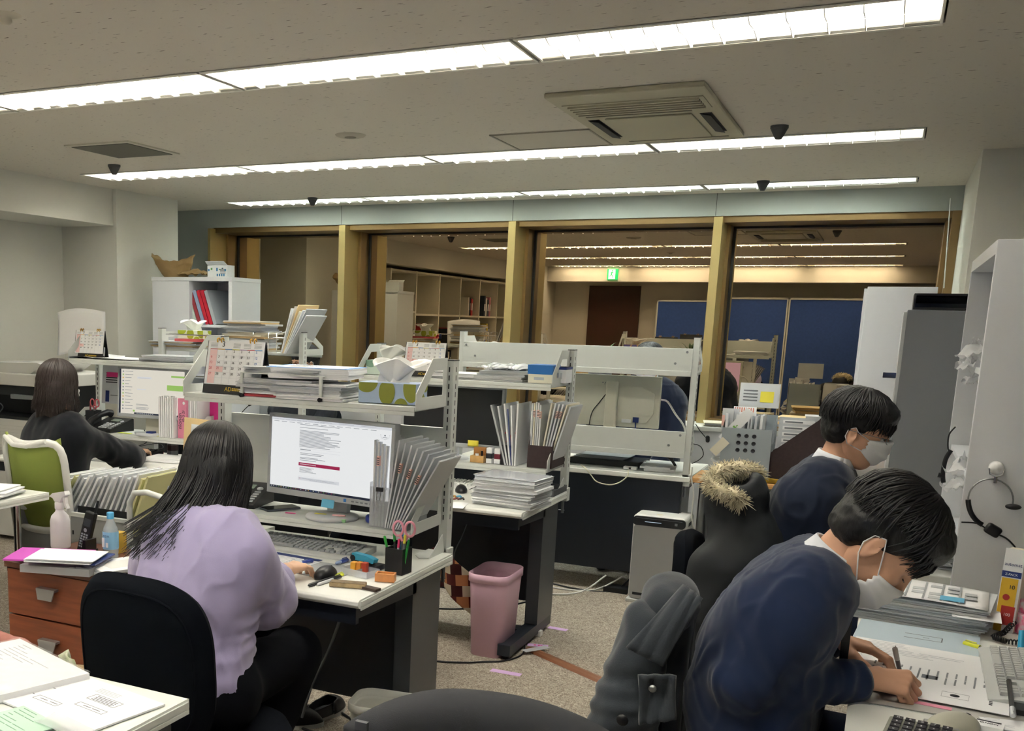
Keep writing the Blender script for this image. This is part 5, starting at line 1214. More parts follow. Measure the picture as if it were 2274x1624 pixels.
# ---------------------------------------------------------------- the lilac woman's desk
def scr1(s,M,W,H):
    s.box((0,0,0),(W,H,.001),SW,M=M)
    r=random.Random(2); B=lambda a,b,c,d,m: s.box((a*W,b*H,.001),(c*W,d*H,.0016),m,M=M)
    B(0,.965,1,1,SLG); B(0,.0,1,.032,STB)
    for i in range(26): B(.01+i*.022,.012,.018+i*.022,.026,[SW,SOR,SG,SBL,SRD,SW][r.randrange(6)])
    for i in range(7): B(.86+i*.016,.012,.867+i*.016,.024,SW)
    for i in range(9): B(.02+i*.05,.973,.06+i*.05,.979,SGR)
    for i in range(3): B(.40+i*.18,.983,.52+i*.18,.989,SGR)
    for i in range(13): B(.02+i*.068,.944,.065+i*.068,.95,SGR)
    x0,x1=.25,.60
    y=.925
    while y>.62:
        L=r.uniform(.5,1); B(x0,y,x0+(x1-x0)*L,y+.006,SGR); y-=.016 if r.random()<.8 else .04
    B(x0,.60,x1,.603,SLG);B(x0,.562,x1,.565,SLG); B(x0+.01,.578,x0+.1,.588,SGR)
    for q in (.53,.51,.47,.455,.43): B(x0+.01,q,x0+r.uniform(.1,.24),q+.006,SGR)
    B(x0,.355,x1,.40,SRD); B(x0+.01,.373,x0+.15,.384,SW); B(x0,.21,x1,.212,SLG)
    for q in (.325,.31,.295,.28,.265): B(x0+.01,q,x0+r.uniform(.06,.16),q+.005,SGR)
    B(x0,.15,x1,.195,SLG); B(x0+.03,.175,x1-.04,.18,SGR); B(x0+.1,.16,x1-.02,.165,SGR); B(x0+.008,.172,x0+.022,.184,SRD)
    for a in range(12): 
        an=PI+PI*a/11; B(.95+.035*math.cos(an)-.002,.90+.06*math.sin(an)-.002,.95+.035*math.cos(an)+.002,.90+.06*math.sin(an)+.002,SGR)
    B(.943,.885,.955,.90,SGR); B(.932,.862,.968,.868,SGR)
    B(.945,.055,.965,.10,SGR); B(.948,.058,.962,.095,SW); B(.949,.088,.962,.093,STB)
q00=P(592,1092,y=3.33);q10=P(868,1122,y=3.24)
MON1=frame
c00=q00; c10=Vector((q10.x,q10.y,q00.z)); hgt=P(592,916,y=3.34).z-q00.z
t,MM1_,W1_,H1_=monitor(c00,c10,c10+Vector((0,.012,hgt)),c00+Vector((0,.012,hgt)),'switched on grey monitor with a web page in front of the lilac woman',mat('monitor_silver','aeb2b6',.4),scr1,bz=.014)
m=MB(); text(m,'NEC',MM1_@Matrix.Translation((.022,H1_-.007,.0006)),.009,INK); text(m,'L',MM1_@Matrix.Translation((W1_*.0,-.2,-.0)),.0001,INK); 
m.box((W1_*.64,.006,.0002),(W1_*.66,.018,.001),BLUE,M=MM1_)
for k in range(5): m.box((W1_*.70+k*.02,.009,.0002),(W1_*.70+.012+k*.02,.014,.001),INK,M=MM1_)
m.build('front_markings',t)
xm=(c00+c10)/2+Vector((.02,.05,0)); SLV=mat('stand_silver','c2c5c8',.4)
m=MB(); m.prism([xm+Vector((-.045,0,-.0)),xm+Vector((.045,0,0)),Vector((xm.x+.04,xm.y,.85)),Vector((xm.x-.04,xm.y,.85))],(0,.03,0),SLV); m.build('stand_neck',t,bevel=.003)
bc=P(735,1136,z=.835); m=MB(); 
m.lathe([(0,.016),(.075,.015),(.098,.01),(.10,0),(0,0)],(xm.x,xm.y-.035,.836),SLV,36); m.build('stand_base',t)
# sticky note on the bezel
p=MM1_@Vector((W1_*.50,-.022,.001)); m=MB(); m.grid(lambda u,v: MM1_@Vector((W1_*.47+u*.058,-.024+v*.030,.002+.006*(1-v)**2)),4,6,SKY); lab(m.build('sticky_note',None,loc=p),'light blue sticky note on the lower edge of the switched on monitor','sticky note')
bx,by=xm.x,xm.y-.06
sheet('sticky_note',Vector((bx-.03,by-.01,.853)),.045,.014,.1,'yellow sticky strip on the silver monitor base','sticky note',YEL,.0008)
m=MB(); q=Vector((bx+.055,by-.035,.837)); m.box((-.03,-.008,0),(.03,.008,.01),mat('mint_eraser','a6dca0',.6),M=Matrix.Translation(q)@Matrix.Rotation(.15,4,'Z')); lab(m.build('eraser',None,loc=q),'mint green stick eraser in front of the monitor base','eraser')
m=MB(); q=Vector((bx+.02,by-.01,.853)); m.tube([q,q+Vector((.05,.004,.002))],.004,mat('pen_redclear','d9a6a8',.3),8); lab(m.build('pen',None,loc=q),'short red and clear pen on the monitor base','pen')
# smartphone and pink sticky
q=P(622,1131,z=.836); X=Matrix.Translation(q)@Matrix.Rotation(-.55,4,'Z'); t=thing('smartphone',q,'black smartphone lying on the shelf below the monitor','smartphone')
m=MB(); m.box((-.036,-.072,0),(.036,.072,.008),mat('phone_rim','5b5e68',.3,metal=.5),M=X); m.build('phone_case',t,bevel=.003); m=MB(); m.box((-.034,-.07,.008),(.034,.07,.0088),BLKG,M=X); m.build('glass_front',t)
sheet('sticky_note',P(645,1140,z=.8365),.04,.013,.2,'hot pink sticky tab beside the smartphone','sticky note',PINK,.001)
# desk telephone behind her head
def deskphone(c,yaw,label,s=1.0):
    t=thing('telephone',c,label,'telephone','black office desk telephones'); X=Matrix.Translation(c)@Matrix.Rotation(yaw,4,'Z')@Matrix.Scale(s,4)
    m=MB(); m.prism([(-.10,-.10,0),(-.10,-.10,.018),(-.10,.09,.075),(-.10,.10,.07),(-.10,.10,0)],(.2,0,0),BLK,M=X); m.build('phone_base',t,bevel=.004)
    sl=math.atan2(.057,.19); Y=X@Matrix.Translation((0,-.10,.018))@Matrix.Rotation(sl,4,'X')
    m=MB(); m.tube([Y@Vector((-.072,.005,.022)),Y@Vector((-.072,.03,.04)),Y@Vector((-.072,.10,.046)),Y@Vector((-.072,.165,.04)),Y@Vector((-.072,.192,.022))],[.024,.02,.017,.02,.025],BLK,12); m.build('handset',t)
    m=MB()
    for r_ in range(4):
        for c_ in range(3): m.box((-.02+c_*.024,.02+r_*.022,.0),(-.004+c_*.024,.033+r_*.022,.004),mat('key_grey','b9bdc2',.5),M=Y)
    for r_ in range(5): m.box((.06,.02+r_*.02,0),(.085,.030+r_*.02,.003),MATS['key_grey'],M=Y)
    m.lathe([(0,.004),(.012,.004),(.013,0)],(0,0,0),MATS['key_grey'],16); m.v[-48:]=[tuple(Y@(Vector(v)+Vector((.07,.135,0)))) for v in m.v[-48:]]
    m.build('key_pad',t)
    m=MB(); m.box((-.02,.13,0),(.045,.165,.003),mat('lcd_green','7f8f80',.3),M=Y); m.build('display',t)
    m=MB(); pts=[X@Vector((-.11-.012*math.sin(a),-.05+.16*a/30,.02+.010*math.cos(a))) for a in [i*.5 for i in range(60)]]; m.tube(pts,.002,BLK,5); m.build('coiled_cord',t)
    return t
deskphone(Vector((-2.20,3.36,.836)),.15,'black desk telephone on the shelf behind the lilac woman\'s head')
# blue tape dispenser disc
q=P(832,1160,z=.836); m=MB(); m.lathe([(.0,0),(.030,0),(.034,.006),(.034,.02),(.03,.026),(0,.026)],q,mat('deep_blue','2a3f96',.35),28); m.lathe([(.0,.0265),(.02,.0265),(.02,.026)],q,NAVB,20); lab(m.build('correction_tape_roll',None,loc=q),'round deep blue case on the shelf right of the monitor base','case')
# clear holder with leaning files
q=P(882,1168,y=3.30); q=Vector((-1.50,3.32,.836)); t=thing('file_stand',q,'clear plastic file stand holding files beside the monitor','file stand')
m=MB(); w2,d2,h2=.075,.17,.16
for a,b in (((-w2,-d2/2,0),(w2,d2/2,.003)),((-w2,-d2/2,0),(-w2+.003,d2/2,h2)),((w2-.003,-d2/2,0),(w2,d2/2,h2)),((-w2,-d2/2,0),(w2,-d2/2+.003,h2*.9)),((-w2,d2/2-.003,0),(w2,d2/2,h2*1.2)),((-.002,-d2/2,0),(.002,d2/2,h2))): m.box(a,b,CLEAR,M=Matrix.Translation(q))
m.build('holder',t)
for i in range(4): standing(q+Vector((-.060+i*.012,.02,.004)),.007,.21,.305-.006*i,0,.01*i,'upright clear file with a red tag in the stand beside the monitor','file',CLEAR2,'files upright in the clear stand',tabs=[(.72,'f0c0b4')] if i in (1,) else None)
for i in range(8): standing(q+Vector((.0+i*.008,-.01,.006)),.0055,.20,.315-.004*i,0,.14+.052*i,'clear file leaning right out of the clear stand, its edge fanned','file',[CLEAR2,PAPER3,CLEAR2,CLEAR2][i%4],'files leaning out of the clear stand',tabs=[(.66-.01*i,'f0c0b4')] if i in (1,3,5) else None)
m=MB(); b=q+Vector((-.035,-.09,.13)); m.box(b+Vector((-.012,-.006,0)),b+Vector((.012,.004,.014)),BLK); m.tube([b+Vector((-.008,-.006,0)),b+Vector((-.006,-.012,-.03)),b+Vector((.006,-.012,-.03)),b+Vector((.008,-.006,0))],.0012,STEEL,6); lab(m.build('binder_clip',None,loc=b),'black binder clip on the front of the clear file stand','binder clip')
# keyboard, mouse, mat, papers
BEI=mat('keyboard_grey','a9adaf',.55); KEYG=mat('keys_grey','9ca0a4',.55)
kc=P(700,1212,z=.74); keyboard(Vector((kc.x-.02,kc.y+.0,.722)),.46,.17,-.02,'grey desktop keyboard in front of the lilac woman\'s monitor',mat('keyboard_light','c2c5c4',.5),KEYG)
sheet('desk_mat',P(690,1262,z=.7205),.30,.19,-.06,'grey mouse mat under the lilac woman\'s hand','mat',mat('mat_grey','a4a8aa',.7),.0015)
sheet('paper',P(618,1248,z=.722),.24,.17,-.1,'white form with a dark blue edge left of the mouse','paper',PAPER,.0012,marks=[(-.45,.4-i*.09,.9,.01) for i in range(9)]+[(.1,-.45,.01,.9)],mm=mat('rule3','b9bec6',.8))
sheet('folder',P(612,1243,z=.7208),.27,.19,-.1,'dark blue clipboard edge under the white form','folder',NAVB,.0012)
mouse_dev(Vector((-1.565,2.90,.7235)),-.1,'black mouse under the lilac woman\'s hand',BLK)
def pen_at(a,b,r,col,cap,label,name='pen',mid=None):
    a=Vector(a);b=Vector(b);d=(b-a).normalized(); m=MB(); m.tube([a,a+d*.008,b-d*.045],[r*.3,r,r],mat('pen_'+col,col,.35),10); m.tube([b-d*.045,b-d*.002,b],[r*1.15,r*1.15,r*.8],mat('pen_'+cap,cap,.35),10)
    m.tube([b-d*.005+Vector((0,0,r*1.6)),b-d*.035+Vector((0,0,r*1.6))],r*.3,mat('pen_'+cap,cap,.35),5)
    return lab(m.build(name,None,loc=a),label,'pen')
pen_at(P(652,1251,z=.73),P(695,1246,z=.73),.005,'e6e8ee','3a4fa6','white and blue ballpoint pen beside the lilac woman\'s wrist')
pen_at(P(684,1301,z=.726),P(762,1276,z=.726),.0055,'1a1c20','d8de3a','black pen with a yellow-green cap lying on the desk edge')
pen_at(P(704,1299,z=.726),P(757,1281,z=.727),.005,'c8ccd0','1a1c20','black and clear marker lying next to the yellow-capped pen')
pen_at(P(745,1252,z=.728),P(772,1243,z=.728),.006,'9fb4d8','3450a8','blue marker lying above the mouse')
# stamp pads and light blue stapler
q=P(818,1262,z=.722); X=Matrix.Translation(q)@Matrix.Rotation(-.15,4,'Z'); t=thing('stamp_pad',q,'flat black stamp pad under the light blue stapler','stamp pad')
m=MB(); m.box((-.05,-.03,0),(.05,.03,.018),mat('pad_black','2a2d33',.4),M=X); m.build('pad_case',t,bevel=.003); m=MB(); m.box((-.035,-.0305,.006),(-.015,-.0302,.01),PAPER3,M=X); m.build('maker_mark',t)
q2=P(808,1250,z=.742); X=Matrix.Translation(q2)@Matrix.Rotation(-.25,4,'Z'); t=thing('stapler',q2,'light blue stapler on the black stamp pad','stapler')
LBL=mat('light_blue_plastic','3aa0c4',.35)
m=MB(); m.prism([(-.045,-.012,.0),(.05,-.012,.006),(.055,-.012,.02),(.02,-.012,.028),(-.045,-.012,.030)],(0,.024,0),LBL,M=X); m.build('top_arm',t,bevel=.003)
m=MB(); m.box((-.048,-.013,-.0),(.04,.013,.007),BLK,M=X); m.cyl(X@Vector((-.04,-.014,.012)),X@Vector((-.04,.014,.012)),.011,BLK,14); m.build('base_arm',t)
# pen cup with its contents
pc=P(884,1272,z=.721); cup(pc,.066,.088,BLK,'square black pen cup holding pens and pink scissors',yaw=-.1)
pens(None,pc,[(-.018,-.01,-.22,-.1,.125,'3fae4a','3fae4a','bright green marker leaning left in the black pen cup'),(-.010,.012,-.12,0,.130,'20242a','2f9a48','black pen with a green end in the black pen cup'),(.0,.018,.02,.0,.150,'2f8fc8','2f8fc8','tall blue pen in the black pen cup'),(.0,-.015,.08,-.05,.118,'b8bcc2','e8447a','grey marker with a pink cap in the black pen cup'),(.010,-.002,.10,.0,.13,'9aa0a8','e2d84a','grey pen with a yellow cap in the black pen cup'),(.022,-.012,.18,-.05,.12,'2f9a48','1f7a3c','dark green capped pen on the right of the black pen cup')])
scissors(pc+Vector((.014,.006,.02)),(1,.25,0),mat('scissor_pink','e39aac',.35),'pink handled scissors standing in the black pen cup',s=1.05)
# stamp tray with wooden blocks
q=P(800,1276,z=.7215); X=Matrix.Translation(q)@Matrix.Rotation(-.22,4,'Z'); t=thing('clear_tray',q,'shallow clear plastic tray with small rubber stamps','tray')
m=MB(); 
for a,b in (((-.055,-.035,0),(.055,.035,.002)),((-.055,-.035,0),(.055,-.033,.022)),((-.055,.033,0),(.055,.035,.022)),((-.055,-.035,0),(-.053,.035,.022)),((.053,-.035,0),(.055,.035,.022)),((-.002,-.035,0),(0,.035,.018))): m.box(a,b,CLEAR,M=X)
m.build('tray_shell',t)
for i,(dx,dy,cc,lb) in enumerate(((-.030,.012,'e8a93a','yellow wooden stamp block in the clear tray'),(-.012,.018,'d98f34','orange wooden stamp block beside the yellow one in the clear tray'),(.006,.022,'b8452c','red ended stamp block at the back of the clear tray'))):
    m=MB(); c_=q+Vector((dx,dy,.003)); m.box(c_+Vector((-.009,-.012,0)),c_+Vector((.009,.012,.034)),mat('stampblock_'+cc,cc,.5)); lab(m.build('rubber_stamp',None,loc=c_,bevel=.002),lb,'stamp')
m=MB(); c_=q+Vector((.03,-.005,.006)); m.tube([c_+Vector((-.02,-.008,0)),c_+Vector((.02,.008,0))],.003,mat('pen_violet','5560b8',.3),8); lab(m.build('pen_refill',None,loc=c_),'small violet pen refill in the clear tray','refill')
q=P(856,1290,z=.7215); X=Matrix.Translation(q)@Matrix.Rotation(.25,4,'Z'); t=thing('wooden_stamp_box',q,'open orange wooden stamp box at the desk edge below the pen cup','stamp box'); OW=mat('orange_wood','d9935a',.55,var=.15,vscale=30)
m=MB()
for a,b in (((-.032,-.02,0),(.032,.02,.005)),((-.032,-.02,.005),(.032,-.015,.026)),((-.032,.015,.005),(.032,.02,.026)),((-.032,-.015,.005),(-.027,.015,.026)),((.027,-.015,.005),(.032,.015,.026))): m.box(a,b,OW,M=X)
for i in range(3): m.box((-.0324,-.010+i*.006,.006),(-.032,-.007+i*.006,.009),INKD,M=X)
m.build('box',t); m=MB(); m.box((-.024,-.012,.005),(.024,.012,.02),mat('stamp_gold','c9a45c',.5),M=X); m.build('stamp_face',t)
q=P(773,1303,z=.7215); X=Matrix.Translation(q)@Matrix.Rotation(.28,4,'Z'); t=thing('flat_tin',q,'long flat tan tin lying at the front desk edge','tin'); m=MB(); m.box((-.058,-.019,0),(.058,.019,.014),mat('tan_tin','b09a72',.45,var=.3,vscale=40),M=X); m.build('tin_body',t,bevel=.002); m=MB(); m.box((-.056,-.0175,.014),(.056,.0175,.0155),mat('tin_lid','8a7656',.4,var=.4,vscale=60),M=X); m.build('lid',t)
sheet('card_case',P(823,1310,z=.7215),.06,.028,-.2,'small dark brown card case beside the tan tin','card case',mat('dark_brown_leather','4a3c34',.5),.008)
# ---- top shelf of the rack
calendar(Vector((-2.17,3.24,1.272)),.262,.195,-.03,'desk calendar showing March at the left end of the nearest top shelf')
# slim white sheet stand with papers
q=Vector((-2.06,3.20,1.272)); t=thing('paper_stand',q,'low white wire shelf holding clear files on the nearest top shelf','stand')
m=MB(); z=1.355
m.box((q.x-.04,3.20,z),(q.x+.30,3.43,z+.004),WHITE); m.build('stand_top',t)
for xx in (q.x-.04,q.x+.29): m=MB(); m.box((xx,3.20,1.271),(xx+.010,3.21,z),WHITE); m.box((xx,3.42,1.271),(xx+.010,3.43,z),WHITE); m.cyl((xx+.005,3.195,1.275),(xx+.005,3.215,1.275),.008,BLK,12); m.build('stand_leg',t)
G1='files on the nearest top shelf'
pile((q.x+.12,3.31,z+.0045),.30,.21,4,(.003,.006),.03,'thin clear file lying on the low white stand of the nearest top shelf','file','clear files on the low white stand',[CLEAR2,PAPER,CLEAR2])
lbls=['black-edged clear file at the bottom of the pile under the low white stand','red folder in the pile under the low white stand','clear file just above the red folder on the nearest top shelf','white sheaf above the clear files under the low white stand','thick clear file second from the top under the low white stand','topmost clear file under the low white stand']
pile((q.x+.10,3.315,1.2715),.30,.215,6,(.008,.013),.05,lbls,'file',G1,[CLEAR2,mat('red_folder','c04a52',.5),CLEAR2,PAPER,CLEAR2,CLEAR2])
pile((-1.83,3.31,1.2715),.27,.21,5,(.009,.014),.08,'white sheaf in clear files right of the red folder on the nearest top shelf','file','files in the middle of the nearest top shelf',[CLEAR2,PAPER,PAPER3])
q=P(745,830,y=3.32); 
o,zz=pile((-1.85,3.33,1.345),.30,.21,2,(.016,.02),.12,'thick white sheaf under the blue-framed sheet on the nearest top shelf','paper','thick sheaves under the blue-framed sheet',[PAPER])
sheet('framed_sheet',Vector((-1.85,3.33,zz)),.31,.215,.12,'white sheet with a light blue frame on top of the nearest shelf pile','paper',mat('light_blue_frame','7ea6dc',.6),.002)
sheet('paper',Vector((-1.845,3.33,zz+.002)),.26,.175,.12,'white printed page inside the light blue frame','paper',PAPER,.0006,marks=textmarks(10,seed=4))
tissue(Vector((-1.535,3.315,1.272)),.215,.115,.072,.06,'blue and olive tissue box on the right end of the nearest top shelf',('a9bcd8','8a8f35'),tis=(.02,0,.085))
# ---------------------------------------------------------------- second row: desk with the switched-off monitor
def scrblk(s,M,W,H): s.box((0,0,0),(W,H,.001),mat('dead_screen','181b20',.35),M=M)
c00=P(905,985,y=4.98); c10=P(1113,994,y=5.0); c10.z=c00.z; hz=P(1128,862,y=5.0).z-c00.z
c00=Vector((c10.x-.56,4.99,c00.z)); t,M_,W_,H_=monitor(c00,c10,c10+Vector((0,.015,hz)),c00+Vector((0,.015,hz)),'switched off monitor with a black screen on the second desk',mat('monitor_silver','aeb2b6',.4),scrblk,bz=.014)
xm=(c00+c10)/2; m=MB(); m.box((xm.x-.03,xm.y+.04,.86),(xm.x+.03,xm.y+.07,c00.z+.05),SLV); m.build('stand_neck',t); m=MB(); m.lathe([(0,.012),(.09,.01),(.10,0)],(xm.x,xm.y+.02,.856),SLV,28); m.build('stand_base',t)
m=MB(); q=P(1048,985,y=4.96); m.grid(lambda u,v: Vector((q.x-.028+u*.056,4.975+.004*u,q.z-.018+v*.032)),3,3,YEL); lab(m.build('sticky_note',None,loc=q,solid=.0006),'bright yellow sticky note on the bottom edge of the black monitor','sticky note')
q=P(1063,1020,y=4.95); q.z=.857; t=thing('wooden_stamp_stand',q,'small pale wood stamp stand below the yellow sticky note','stamp stand'); PW=mat('pine_wood','cfa668',.5,var=.12,vscale=30)
m=MB(); m.box(q+Vector((-.036,-.03,0)),q+Vector((.036,.03,.034)),PW); m.build('lower_block',t,bevel=.001); m=MB(); m.box(q+Vector((-.030,.0,.034)),q+Vector((.036,.03,.075)),mat('walnut_wood','a9763f',.5)); m.build('upper_block',t,bevel=.004); m=MB(); m.cyl(q+Vector((.02,-.012,.034)),q+Vector((.02,-.012,.06)),.006,BLK,8); m.cyl(q+Vector((-.005,-.015,.034)),q+Vector((-.005,-.015,.045)),.009,PAPER,10); m.build('stamps',t)
for i,(px,cc,lb) in enumerate(((1088,'2a2c34','small white case with a black band on the second desk rack'),(1106,'6e2030','small white case with a dark red band on the second desk rack'))):
    q=P(px,1022,y=4.95); q.z=.857; m=MB(); m.box(q+Vector((-.016,-.018,0)),q+Vector((.016,.018,.024)),PAPER); m.box(q+Vector((-.0165,-.0185,.024)),q+Vector((.0165,.0185,.050)),mat('band_'+cc,cc,.4)); m.box(q+Vector((-.016,-.018,.050)),q+Vector((.016,.018,.078)),PAPER); lab(m.build('ink_pad_case',None,loc=q,bevel=.003),lb,'case')
q=P(1128,1025,y=4.95); q.z=.857; cup(q,.06,.10,mat('black_matte','1e2024',.6),'square black pen cup on the shelf right of the black monitor')
scissors(q+Vector((.005,0,.02)),(1,.3,0),mat('scissor_coral','d8646a',.35),'coral red scissors in the cup beside the black monitor',s=.95)
pens(None,q,[(-.018,0,-.18,0,.165,'c8ccd2','8a9098','clear ballpoint leaning left in the cup beside the black monitor'),(-.01,.01,-.05,0,.14,'c05a60','9a3038','red pen in the cup beside the black monitor')])
# files and brown magazine file
qb=P(1165,1035,y=4.93); qb.z=.857
for i in range(5): standing(Vector((qb.x-.095+i*.012,5.02,.857)),.009,.21,.31-.01*(i%2),0,-.30+.075*i,['clear empty file leaning far left beside the black monitor','clear file with a red cover leaning left beside the black monitor','white booklet with a blue spine beside the brown magazine file','white file just left of the brown magazine file','thick white file touching the brown magazine file'][i],'file',[CLEAR,CLEAR2,PAPER,PAPER,PAPER][i],'loose files left of the brown magazine file')
m=MB(); q=Vector((qb.x-.065,4.91,.86)); m.box(q,q+Vector((.004,.002,.28)),NAVB,M=rot(q,-.12,'Y'));lab(m.build('file_spine_label',None,loc=q),'narrow blue spine strip on a booklet beside the brown magazine file','label')
BRN=mat('dark_brown_board','3a2a2b',.55,var=.15,vscale=60); GRB=mat('dark_grey_board','4a474a',.6)
def magfile(c,wd,dp,hb,hf,yaw,label,m_,inner=None,holes=False):
    "open magazine file: low front (toward -y local), high back"
    X=Matrix.Translation(c)@Matrix.Rotation(yaw,4,'Z'); t=thing('magazine_file',c,label,'magazine file'); w=wd/2; k=.003
    for s in (-1,1):
        m=MB(); m.prism([(s*w,0,0),(s*w,dp,0),(s*w,dp,hb),(s*w,dp*.45,hb),(s*w,0,hf)],(-s*k,0,0),m_,M=X); m.build('side_panel',t)
    m=MB(); m.box((-w+k,0,0),(w-k,k,hf),m_,M=X); m.build('front_panel',t); m=MB(); m.box((-w+k,dp-k,0),(w-k,dp,hb),m_,M=X); m.build('back_panel',t); m=MB(); m.box((-w+k,k,0),(w-k,dp-k,k),m_,M=X); m.build('base_panel',t)
    return t,X
mf=Vector((qb.x+.075,4.925,.857)); magfile(mf,.125,.25,.30,.11,0,'dark brown magazine file packed with white files on the second desk rack',BRN)
for i in range(11): standing(mf+Vector((-.052+i*.0100,.13,.004)),.008,.225,.315+rnd.uniform(-.01,.008),0,-.01+.028*i*(i>4),'clear file with a tag packed upright in the brown magazine file','file',[CLEAR2,PAPER2,CLEAR2,CLEAR2][i%4],'files in the brown magazine file',tabs=[(.78,'e8c4b8')] if i in (1,3,4,7,8) else None)
# top shelf of the second rack
tissue(P(862,822,y=5.02)*1.0+Vector((0,0,1.272-P(862,822,y=5.02).z)),.215,.11,.075,.05,'mint green and white tissue box on the second rack behind the first',('d3e4da','86ab98'),tis=(.05,0,.08))
q=P(938,822,y=4.98); q.z=1.272; calendar(q,.235,.175,-.05,'desk calendar showing March on the second rack, right of the mint tissue box')
pile((-1.95,5.05,1.2715),.30,.22,3,(.006,.010),.1,'thin white sheaf on the second rack near the calendar','paper','loose sheaves in the middle of the second rack',[PAPER,CLEAR2])
o,zz=pile((-1.70,5.05,1.2715),.25,.21,4,(.010,.014),.02,'grey-white document in the clear plastic stack on the second rack','file','documents under the plastic packets on the second rack',[CLEAR2,PAPER,PAPER3])
for i in range(3):
    q=Vector((-1.76+i*.06,5.04,zz)); m=MB(); m.grid(lambda u,v: q+Vector(((u-.5)*.16,(v-.5)*.18,.012+.016*noise.noise(Vector((u*4+i,v*4,0)))+.022*math.sin(u*PI)*math.sin(v*PI))),22,22,mat('crinkled_plastic','e4e8ec',.12,spec=.8,alpha=.45)); m.tube([q+Vector((.035*math.cos(a),.03*math.sin(a),.008)) for a in [2*PI*k/14 for k in range(14)]],.006,mat('dark_ring','4a4f56',.3),6,closed=True)
    lab(m.build('plastic_packet',None,loc=q),['left crinkled clear plastic packet with a dark ring on the second rack','middle crinkled clear plastic packet with a dark ring on the second rack','right crinkled clear plastic packet with a dark ring on the second rack'][i],'plastic packet')
q=P(1203,842,y=4.97); q.z=1.272; m=MB(); m.box(q+Vector((-.06,-.03,0)),q+Vector((.06,.10,.042)),mat('ivory_box','e6e4d2',.6)); m.box(q+Vector((-.03,-.0305,.015)),q+Vector((.02,-.03,.028)),mat('faint_print','b8c0c8',.7)); lab(m.build('small_box',None,loc=q),'ivory box under the bright blue box on the second rack','box')
q.z=1.3145; m=MB(); m.box(q+Vector((-.064,-.03,0)),q+Vector((.062,.10,.045)),mat('bright_blue_box','2a74c4',.5)); lab(m.build('small_box',None,loc=q),'bright blue box on top of the ivory box on the second rack','box')
q=P(1243,842,y=5.02); q.z=1.272; m=MB(); m.box(q+Vector((-.045,.0,0)),q+Vector((.03,.11,.078)),PAPER); m.box(q+Vector((-.046,-.001,.066)),q+Vector((.031,.111,.078)),NAVB); 
for k in range(3): m.box(q+Vector((-.03+.016*k,-.0008,.02)),q+Vector((-.022+.016*k,0,.05)),PAPER3)
lab(m.build('small_box',None,loc=q),'white box with a dark blue lid edge beside the blue box, behind the bracket','box')
# desktop of the second desk
kc=P(1028,1078,z=.73); keyboard(Vector((kc.x-.12,kc.y,.722)),.42,.14,.0,'white keyboard on the second desk, mostly behind the rack post',mat('key_white','e2e4e2',.5),mat('keycap_white','eef0ee',.5))
mouse_dev(P(1024,1093,z=.7215),.4,'black mouse beside the tall file stack on the second desk',BLK)
cable('cable',[P(1043,1087,z=.735),P(1065,1078,z=.74),P(1090,1065,z=.735),P(1105,1050,z=.73),P(1092,1043,z=.75)],.002,BLK,'thin black mouse cable curling behind the tall file stack')
cable('cable',[P(1070,1070,z=.73),P(1098,1055,z=.76),P(1105,1048,z=.80),P(1095,1030,z=.83),P(1080,1060,z=.74)],.003,mat('white_cable','dcdcd6',.5),'white cable hanging below the second desk rack')
fs=P(1118,1130,z=.722)
o,zz=pile((fs.x-.005,4.60,.7215),.30,.22,9,(.012,.018),-.12,'white sheaf in a clear cover in the tall stack on the second desk','file','files in the tall stack on the second desk',[CLEAR2,PAPER,CLEAR2,PAPER3],jit=.012,jy=.08)
sheet('file',Vector((fs.x-.01,4.60,zz)),.30,.215,-.12,'glossy clear cover on top of the tall stack on the second desk','file',CLEAR,.004)
q=P(1222,1095,z=.722); X=Matrix.Translation(q)@Matrix.Rotation(.0,4,'Z'); t=thing('tray',q,'dark grey tray with small wooden things at the end of the second desk','tray'); DG=mat('dark_grey_plastic','4c4e52',.4); m=MB()
for a,b in (((-.06,-.12,0),(.05,.12,.004)),((-.06,-.12,.004),(-.056,.12,.03)),((.046,-.12,.004),(.05,.12,.03)),((-.056,-.12,.004),(.046,-.116,.03)),((-.056,.116,.004),(.046,.12,.03))): m.box(a,b,DG,M=X)
m.build('tray_body',t); 
m=MB(); m.box(q+Vector((-.02,-.09,.005)),q+Vector((.0,-.05,.02)),PW); lab(m.build('rubber_stamp',None,loc=q),'pale wooden stamp lying in the dark grey tray','stamp')
m=MB(); m.box(q+Vector((.008,-.10,.005)),q+Vector((.028,-.03,.012)),MANIL); lab(m.build('wooden_tag',None,loc=q),'tan wooden tag lying in the dark grey tray','tag')
q=Vector((P(1205,1078,z=.722).x,5.06,.722)); t=thing('hole_punch',q,'black and grey block-shaped punch behind the tall file stack','punch'); m=MB(); m.box(q+Vector((-.03,-.03,0)),q+Vector((.03,.03,.045)),BLK); m.build('lower_body',t,bevel=.002); m=MB(); m.box(q+Vector((-.032,-.032,.045)),q+Vector((.032,.032,.068)),mat('grey_cap','8d9094',.4)); m.build('upper_cap',t,bevel=.003)
q=Vector((P(1163,1072,z=.722).x-.03,5.06,.722)); m=MB(); m.lathe([(.012,-.01),(.028,-.01),(.028,.01),(.012,.01)],q+Vector((0,0,.03)),mat('sky_tape','8fc4dc',.3,alpha=.8),24,axis=Matrix.Rotation(PI/2,3,'X')); lab(m.build('tape_roll',None,loc=q),'pale blue tape roll standing behind the tall file stack','tape')
r=random.Random(5)
